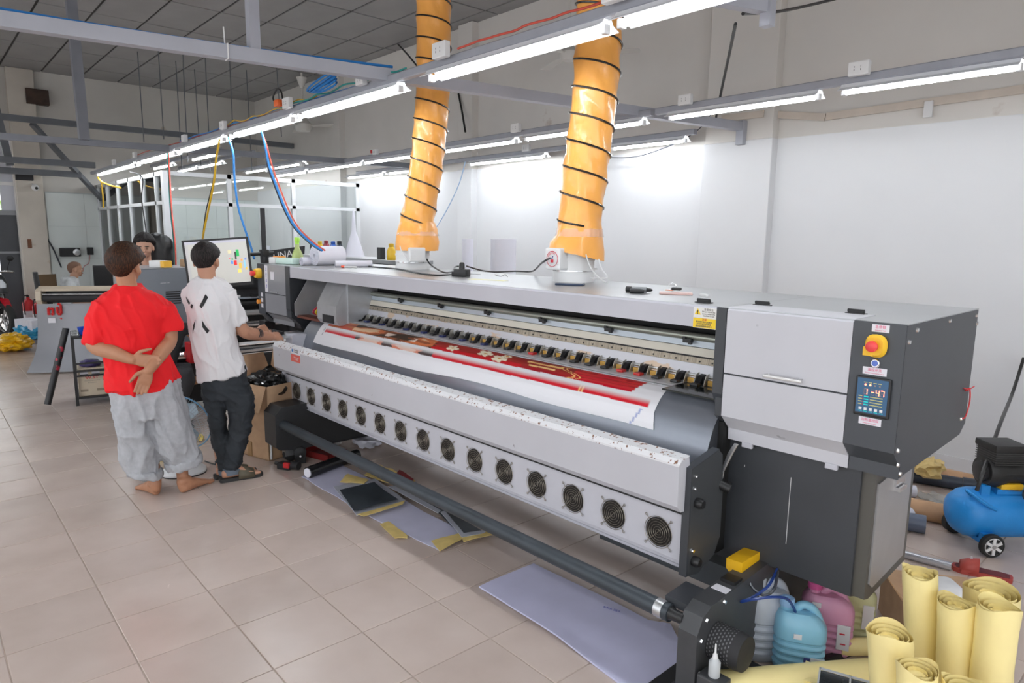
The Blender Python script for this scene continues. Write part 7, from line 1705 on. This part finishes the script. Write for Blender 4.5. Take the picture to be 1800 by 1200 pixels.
for s_ in (-1, 1): MB().loft([(cx-base+r_*s_*.10-n_*.05+Vector((0, 0, .0)), r_*.05, n_*.13), (cx-base+r_*s_*.10-n_*.05+Vector((0, 0, .06)), r_*.045, n_*.11), (cx-base+r_*s_*.10+Vector((0, 0, .10)), r_*.04, n_*.05)], 16).build('shoe', mBlackM, t, True)
bl_ = vplane(base)[0](281, 455, .25)
t = thing('chair', 'office chair with a black garment over its back behind the worker', 'chair', (bl_.x, bl_.y, 0), math.atan2(r_.y, r_.x))
g0 = blob('x', Vector((0, 0, bl_.z-.25)), (.16, .08, .26), M('garment_black', (.012, .012, .013), .4), 'x', 'garment', 4, 21, .2, 2.2)
g0.parent = t; [g0.pop(k_) for k_ in ('label', 'category') if k_ in g0]
MB().bbox((-.22, -.22, .44), (.22, .22, .50), .02).build('seat', mBlackM, t, True); MB().tube([(0, .15, .5), (0, .05, bl_.z-.1)], .02, 8).build('back_post', mBlack, t); MB().tube([(0, 0, .08), (0, 0, .45)], .025, 10).build('column', mBlack, t)
for q in range(5): MB().tube([(0, 0, .09), (.26*math.cos(q*1.257), .26*math.sin(q*1.257), .04)], .018, 6).build('foot', mBlack, t)
# ---------------------------------------------------------------- seated man with shaved head
base = Vector((-7.35, .72, 0)); J, r_, n_ = vplane(base)
t = thing('person', 'seated person with shaved head in light grey shirt, turned to the right', 'person', base); LOC = Matrix.Translation(-base)
body = MB(); hc = J(131, 470, 0); fw = (r_+n_*.15).normalized(); k = .98
hR, hP = add_head(body, hc, fw, k=k)
body.limb([hc-Vector((0, 0, .07)), hc-Vector((0, 0, .15))-r_*.02, hc-Vector((0, 0, .22))-r_*.03], [.056, .054, .06], 14)
zs = hc.z-.155; cx = Vector((hc.x, hc.y, 0))-r_*.07
up = Vector((0, 0, 1))
for s_ in (-1, 1):
    body.limb([cx+n_*s_*.17+up*(zs-.06), cx+n_*s_*.22+up*(zs-.32)+r_*.05, cx+n_*s_*.16+r_*.28+up*(zs-.36)], [.05, .043, .03], 12)
    add_hand(body, cx+n_*s_*.16+r_*.28+up*(zs-.36), r_, -n_*s_, -up, .17, .3)
    body.limb([cx+n_*s_*.09+up*.5, cx+n_*s_*.12+r_*.42+up*.5, cx+n_*s_*.12+r_*.42+up*.08], [.07, .055, .035], 12)
body.loft([(cx+up*zs, n_*.1, r_*.07), (cx+up*(zs-.2), n_*.16, r_*.1), (cx+up*.48, n_*.15, r_*.11)], 16)
body.xf(LOC); remesh(body, 'body', skin('skin_brown', (.40, .22, .14)), .008, 2, t)
Pb = (lambda x, y, z, P=hP, b=base: P(x, y, z)-b)
hair(t, Pb, hR, M('stubble', (.16, .085, .055), .8), k, full=.12, seed=5, name='shaved_hair'); face_parts(t, Pb, hR, k)
s0 = MB().loft(smooth_rings([(cx+up*(zs+.03), n_*.09, r_*.075), (cx+up*(zs-.04), n_*.19, r_*.11), (cx+up*(zs-.3), n_*.2, r_*.13), (cx+up*.46, n_*.2, r_*.14)], 4), 28, 2.3)
for s_ in (-1, 1): s0.limb([cx+n_*s_*.17+up*(zs-.07), cx+n_*s_*.21+up*(zs-.26)], [.08, .072], 14)
remesh(s0.xf(LOC), 'grey_shirt', M('grey_shirt', (.5, .52, .53), .8, var=.2, vscale=12), .013, 3, t, wrinkle=.008, wfreq=8)
s0 = MB()
for s_ in (-1, 1): s0.limb([cx+n_*s_*.09+up*.5, cx+n_*s_*.12+r_*.42+up*.5, cx+n_*s_*.12+r_*.42+up*.12], [.1, .085, .07], 14)
remesh(s0.xf(LOC), 'trousers', M('dark_trousers', (0, 0, 0)), .014, 2, t)
for s_ in (-1, 1): MB().loft([(cx-base+n_*s_*.12+r_*.47, n_*.05, r_*.13), (cx-base+n_*s_*.12+r_*.46+up*.06, n_*.045, r_*.1), (cx-base+n_*s_*.12+r_*.42+up*.10, n_*.04, r_*.05)], 14).build('shoe', mBlackM, t, True)
t = thing('chair', 'black high-backed chair of the seated man', 'chair', base-r_*.05, math.atan2(r_.y, r_.x))
MB().bbox((-.25, -.24, .38), (.22, .24, .43), .02).build('seat', mBlackM, t, True); MB().loft([((-.24, 0, .45), (.03, 0, 0), (0, .2, 0)), ((-.28, 0, .9), (.035, 0, 0), (0, .22, 0)), ((-.30, 0, hc.z-.06), (.03, 0, 0), (0, .14, 0))], 18).build('backrest', mBlackM, t, True); MB().tube([(0, 0, .08), (0, 0, .38)], .025, 10).build('column', mBlack, t)
for q in range(5): MB().tube([(0, 0, .09), (.28*math.cos(q*1.257), .28*math.sin(q*1.257), .035)], .018, 6).build('foot', mBlack, t)
# ---------------------------------------------------------------- crouching worker, only a hand shows between the two men
base = Vector((X2+.52, .70, 0)); J, r_, n_ = vplane(base)
t = thing('person', 'crouching person in black, mostly hidden between the two men, one hand on the red box', 'person', base); LOC = Matrix.Translation(-base); up = Vector((0, 0, 1))
body = MB(); hc = base-r_*.20+up*.93; fw = (r_*.9+n_*.4-up*.4).normalized(); hR, hP = add_head(body, hc, fw, k=.97)
ws = J(334, 588, .06)
body.limb([hc-up*.07, hc-up*.2-r_*.04], [.054, .06], 12); sh0 = hc-up*.27-r_*.02
body.loft([(sh0+up*.05, n_*.1, r_*.06), (sh0-up*.1, n_*.17, r_*.1), (base+up*.28-r_*.18, n_*.16, r_*.12)], 16)
body.limb([sh0+n_*.02+r_*.05, sh0+r_*.18-up*.16, ws-r_*.07+up*.04, ws], [.05, .045, .04, .028], 12)
add_hand(body, ws, r_*.25-up+n_*.2, -n_, n_*.4+r_*.2, .17, .5)
body.limb([sh0-n_*.12, sh0-n_*.15-up*.25, base+up*.42+r_*.1-n_*.1], [.05, .043, .03], 12); add_hand(body, base+up*.42+r_*.1-n_*.1, r_, up, -up, .17, .4)
for s_ in (-1, 1): body.limb([base+up*.27-r_*.18+n_*s_*.09, base+up*.48+r_*.14+n_*s_*.12, base+up*.08+r_*.0+n_*s_*.12], [.075, .055, .035], 12)
body.xf(LOC); remesh(body, 'body', skin('skin_deep', (.33, .16, .08)), .008, 2, t)
Pb = (lambda x, y, z, P=hP, b=base: P(x, y, z)-b)
hair(t, Pb, hR, MATS['stubble'] if False else hair_mat('hair_black_three', (.006, .005, .005), (.04, .03, .03)), .97, full=1., seed=15); face_parts(t, Pb, hR, .97)
s0 = MB().loft(smooth_rings([(sh0+up*.06, n_*.09, r_*.07), (sh0-up*.02, n_*.19, r_*.11), (base+up*.26-r_*.18, n_*.19, r_*.15)], 4), 24); s0.limb([sh0+r_*.05, sh0+r_*.18-up*.16, ws-r_*.07+up*.04, ws+up*.03], [.08, .065, .055, .042], 12); s0.limb([sh0-n_*.13, sh0-n_*.15-up*.2], [.08, .07], 12)
remesh(s0.xf(LOC), 'black_shirt', M('black_cotton', (.015, .015, .017), .85), .014, 3, t, wrinkle=.006)
s0 = MB()
for s_ in (-1, 1): s0.limb([base+up*.27-r_*.18+n_*s_*.09, base+up*.48+r_*.14+n_*s_*.12, base+up*.12+r_*.0+n_*s_*.12], [.11, .085, .07], 14)
remesh(s0.xf(LOC), 'trousers', M('dark_trousers', (0, 0, 0)), .014, 2, t)
for s_ in (-1, 1): MB().loft([(n_*s_*.12+r_*.06, n_*.05, r_*.13), (n_*s_*.12+r_*.05+up*.06, n_*.045, r_*.1), (n_*s_*.12+up*.10, n_*.04, r_*.05)], 14).build('shoe', mBlackM, t, True)
# ================================================================== OVERHEAD: FANS, RODS, CABLES
def ceiling_fan(label, hub, ang, rod, r=.62, mat=None):
    t = thing('ceiling_fan', label, 'ceiling fan', hub, ang); mF = mat or M('fan_cream', (.66, .64, .60), .4)
    MB().lathe([(.02, -.06), (.07, -.055), (.095, -.02), (.10, .02), (.06, .06), (.03, .10), (.014, .12)], n=22).build('motor', mF, t, True)
    MB().tube([(0, 0, .1), (0, 0, rod)], .012, 8).build('down_rod', mF, t)
    MB().lathe([(.02, rod-.16), (.055, rod-.06), (.06, rod-.05)], n=16).build('canopy', mF, t, True)
    for k in range(3):
        a = 2*math.pi*k/3; R_ = Matrix.Rotation(a, 4, 'Z')
        MB().add([(.09, -.025, 0), (.25, -.055, .012), (r, -.06, .012), (r+.01, 0, .006), (r, .06, 0), (.25, .055, 0), (.09, .025, 0)]+[(.09, -.025, .004), (.25, -.055, .016), (r, -.06, .016), (r+.01, 0, .010), (r, .06, .004), (.25, .055, .004), (.09, .025, .004)],
                 [list(range(7))[::-1], list(range(7, 14))]+[(i, (i+1) % 7, 7+(i+1) % 7, 7+i) for i in range(7)]).xf(R_).build('blade', mF, t)
    return t
f1 = on(531, 128, z=CEIL); f1 = vplane(f1)[0](533, 222); ff = ceiling_fan('cream ceiling fan hanging beside the blue coiled cable', f1, .75, (CEIL-f1.z)/1.6, .58); ff.scale = (1.6, 1.6, 1.6)
f2 = on(1000, 96, y=4.1); ceiling_fan('cream ceiling fan half hidden by the right orange duct', f2, .62, CEIL-f2.z, .68)
# threaded hanger rods
for k, (u, v0, v1, x) in enumerate(((245, 140, 250, -8.2), (280, 118, 245, -7.9), (312, 158, 300, -8.4), (322, 103, 285, -7.4), (362, 125, 300, -7.8), (404, 113, 290, -7.4), (435, 165, 300, -8.2), (487, 140, 240, -7.4), (345, 180, 290, -8.8))):
    a = on(u, v0, x=x); b_ = on(u+8, v1, x=x); b_.x = a.x
    a.z = min(a.z, CEIL)
    single(MB().tube([(0, 0, 0), Vector((a.x-b_.x, a.y-b_.y, CEIL+.004-b_.z))], .008, 5), 'hanger_rod', mBeamD, b_, 'thin dark hanger rod under the ceiling above the glass office', 'rod', 'hanger rods above the glass office')
# loose cables
JY = lambda y: (lambda u, v: on(u, v, y=y))
c15 = JY(1.5)
mYW = M('wire_yellow', (.75, .45, .02), .5); mBW = M('wire_blue', (.02, .2, .55), .45); mRW = M('wire_red', (.6, .08, .05), .5); mTW = M('wire_teal', (.02, .3, .27), .5)
cable('hanging_cable', [c15(386, 245), c15(380, 280), c15(376, 320), c15(366, 370), c15(357, 415), on(357, 430, y=1.6)], .011, mYW, 'yellow cable hanging down to the monitor')
cable('hanging_cable', [c15(386, 246), c15(378, 290), c15(374, 322), c15(362, 372), c15(356, 418)], .006, mBlack, 'black wire twisted along the yellow cable')
cable('hanging_cable', [c15(402, 242), c15(410, 270), c15(412, 310), c15(418, 360), c15(428, 395), c15(440, 430), c15(447, 455)], .011, mBW, 'blue cable hanging behind the monitor')
for k, (du, m_, lb, rr) in enumerate(((0, mBW, 'blue cable of the bundle sweeping down to the paper roll', .010), (5, mRW, 'pink-red cable of the bundle sweeping down to the paper roll', .007), (-3, mGreyH, 'dark cable of the bundle sweeping down to the paper roll', .008))):
    y0 = 1.5+k*.012
    q = [(459, 228), (466, 255), (473, 290), (487, 330), (503, 370), (520, 400), (545, 425), (566, 440)]
    cable('cable_bundle', [on(u+du*min(1, i*.5), v, y=y0+.13*i/7) for i, (u, v) in enumerate(q)], rr, m_, lb)
for k, (m_, lb) in enumerate(((mTW, 'teal wire hanging to the grey cabinet'), (mRW, 'red wire hanging to the grey cabinet'))):
    cable('hanging_cable', [on(294+k*2, 268, y=1.5), on(297+k*2, 320, y=1.45), on(300+k*2, 370, y=1.35), on(306+k*2, 430, y=1.25), on(307+k*2, 480, y=1.2), on(305+k*2, 515, y=1.15)], .009, m_, lb)
cable('hanging_cable', [on(228, 302, y=1.6), on(250, 312, y=1.62), on(249, 350, y=1.64), on(256, 400, y=1.66), on(257, 412, y=1.66)], .008, mBlack, 'thin black cable hanging before the left glass panes')
cable('hanging_cable', [on(172, 312, y=1.6), on(180, 320, y=1.6), on(195, 326, y=1.6), on(212, 330, y=1.6)], .014, mYW, 'yellow cable looped at the end of the long lamp row')
cable('hanging_cable', [on(178, 318, y=1.6), on(181, 345, y=1.6), on(182, 365, y=1.6)], .012, mYW, 'yellow cable end with plug under the long lamp row')
cable('hanging_cable', [on(818, 283, y=4.7), on(808, 320, y=4.75), on(790, 360, y=4.78), on(768, 398, y=4.8), on(755, 410, y=4.8)], .007, M('wire_paleblue', (.3, .45, .65), .5), 'pale blue wire hanging from the wall rail behind the left duct')
cable('hanging_cable', [on(1250, 200, y=4.7), on(1225, 230, y=4.75), on(1180, 255, y=4.8), on(1120, 275, y=4.82), on(1070, 277, y=4.83)], .005, mGreyH, 'thin grey wire sagging along the white wall by the right duct')
cable('hanging_cable', [on(1293, 42, y=3.0), on(1283, 90, y=3.7), on(1270, 150, y=4.4), on(1258, 210, y=4.8)], .011, mBlack, 'black cable from the top right arm down to the wall')
cable('hanging_cable', [on(1306, 24, y=2.05), on(1370, 20, y=2.6), on(1440, 5, y=3.2), on(1500, -10, y=3.6)], .009, mBlack, 'black cable running to the top picture edge')
cable('hanging_cable', [on(697, 75, y=4.8), on(720, 100, y=4.6), on(760, 150, y=4.5)], .012, mBlack, 'black cable on the upper wall left of the left duct')
cable('hanging_cable', [on(806, 165, y=4.85), on(812, 195, y=4.8), on(818, 232, y=4.75)], .014, mBlack, 'short black strap right of the left duct')
# blue coil on the rail, cable runs on top of the rails
cb_ = Vector((on(575, 152, y=1.47).x, 1.46, ZR+.027)); t = thing('cable_coil', 'blue network cable coil on the lamp rail', 'cable coil', cb_)
for k in range(5):
    MB().tube([((.16+.015*k)*math.cos(2*math.pi*q/24), .03*math.sin(2*math.pi*q/24)-.01*k, .045+.035*math.sin(2*math.pi*q/24+k*.4)+.008*k) for q in range(25)], .007, 5, False).build('loop', mBW, t, True)
def rail_run(label, x0, x1, y, mat, r=.006, amp=.02, seed=0):
    n = 14; pts = [(x0+(x1-x0)*k/n, y+.02*noise.noise(Vector((k*.9, seed, 0))), ZR+.034+r+amp*abs(noise.noise(Vector((k*.7, seed, 3))))) for k in range(n+1)]
    cable('rail_cable', pts, r, mat, label, sub=4)
rail_run('blue cable lying on the lamp rail left of the orange plug', -4.5, -.2, 1.53, mBW, .006, .03, 1)
rail_run('red wire lying on the lamp rail above the far lamps', -6.5, -1.2, 1.55, mRW, .005, .03, 2)
rail_run('yellow wire lying on the lamp rail near the orange plug', -3.0, -1.0, 1.52, mYW, .005, .05, 3)
rail_run('teal wire lying on the lamp rail under the blue coil', -1.6, .3, 1.5, mTW, .006, .05, 4)
rail_run('red cable on the lamp rail between the two ducts', .9, 2.2, 1.45, mRW, .006, .03, 5)
a_, b_ = A0, A1
cable('beam_cable', [a_.lerp(b_, f)+Vector((0, .0, .05+.012*math.sin(f*20))) for f in [k/12 for k in range(1, 9)]], .009, mBW, 'blue cable lying along the top of the pale crossing beam')
t = thing('plug', 'orange plug with black cord on the lamp rail', 'plug', Vector((on(493, 176, y=1.46).x, 1.44, ZR+.03)))
MB().bbox((-.03, -.03, .0), (.05, .02, .055), .012).build('plug_body', M('orange_red_plastic', (.85, .15, .03), .4), t, True); MB().tube(cr([(-.03, 0, .03), (-.08, -.01, .08), (-.02, 0, .14), (.06, 0, .12), (.09, 0, .05)], 5), .007, 6).build('cord', mBlack, t, True)
single(MB().bbox((-.02, -.02, 0), (.02, .02, .04), .006), 'red_plug', mRed, Vector((on(652, 264, y=3.6).x, 3.62, ZR+.03)), 'red plug on the rail left of the left duct', 'plug')
for u, v in ((422, 60),):
    f_ = .40; p = A0.lerp(A1, f_); q = on(423, 75, z=p.z)
    f_ = max(0, min(1, (q.y-A0.y)/(A1.y-A0.y))); p = A0.lerp(A1, f_)
    single(MB().tube([(0, 0, -.045), (.045, 0, -.04), (.045, 0, .04), (0, 0, .045), (-.01, 0, .14)], .004, 5), 'zip_tie', mWhiteP, p, 'white zip tie round the pale crossing beam', 'zip tie')
# plastic trunking and bits on the white wall
for (u0, v0, u1, v1, lb) in ((1268, 208, 1342, 200, 'cream plastic trunking across the pilaster'), (1342, 200, 1450, 206, 'cream trunking sagging right of the pilaster'), (1452, 205, 1830, 152, 'long cream trunking rising along the white wall')):
    yy = WALLY-.115 if u1 < 1345 else WALLY-.012
    a = on(u0, v0, y=yy); b_ = on(u1, v1, y=yy); d = b_-a; R_ = Matrix.Rotation(-math.atan2(d.z, d.x), 3, 'Y')
    mb = MB().box((0, 0, -.03), (d.length, .014, .03)); mb.v = [tuple(R_ @ Vector(p)) for p in mb.v]
    single(mb, 'trunking', M('cream_trunking', (.66, .58, .50), .5, var=.08, vscale=5), a-Vector((0, .003, 0)), lb, 'trunking')
single(MB().bbox((-.03, -.012, -.06), (.03, .01, .06), .004), 'wall_clip', mWhiteP, on(1632, 192, y=WALLY-.03), 'small white clip hanging on the wall trunking', 'clip')

bpy.data.scenes.remove(TMP)
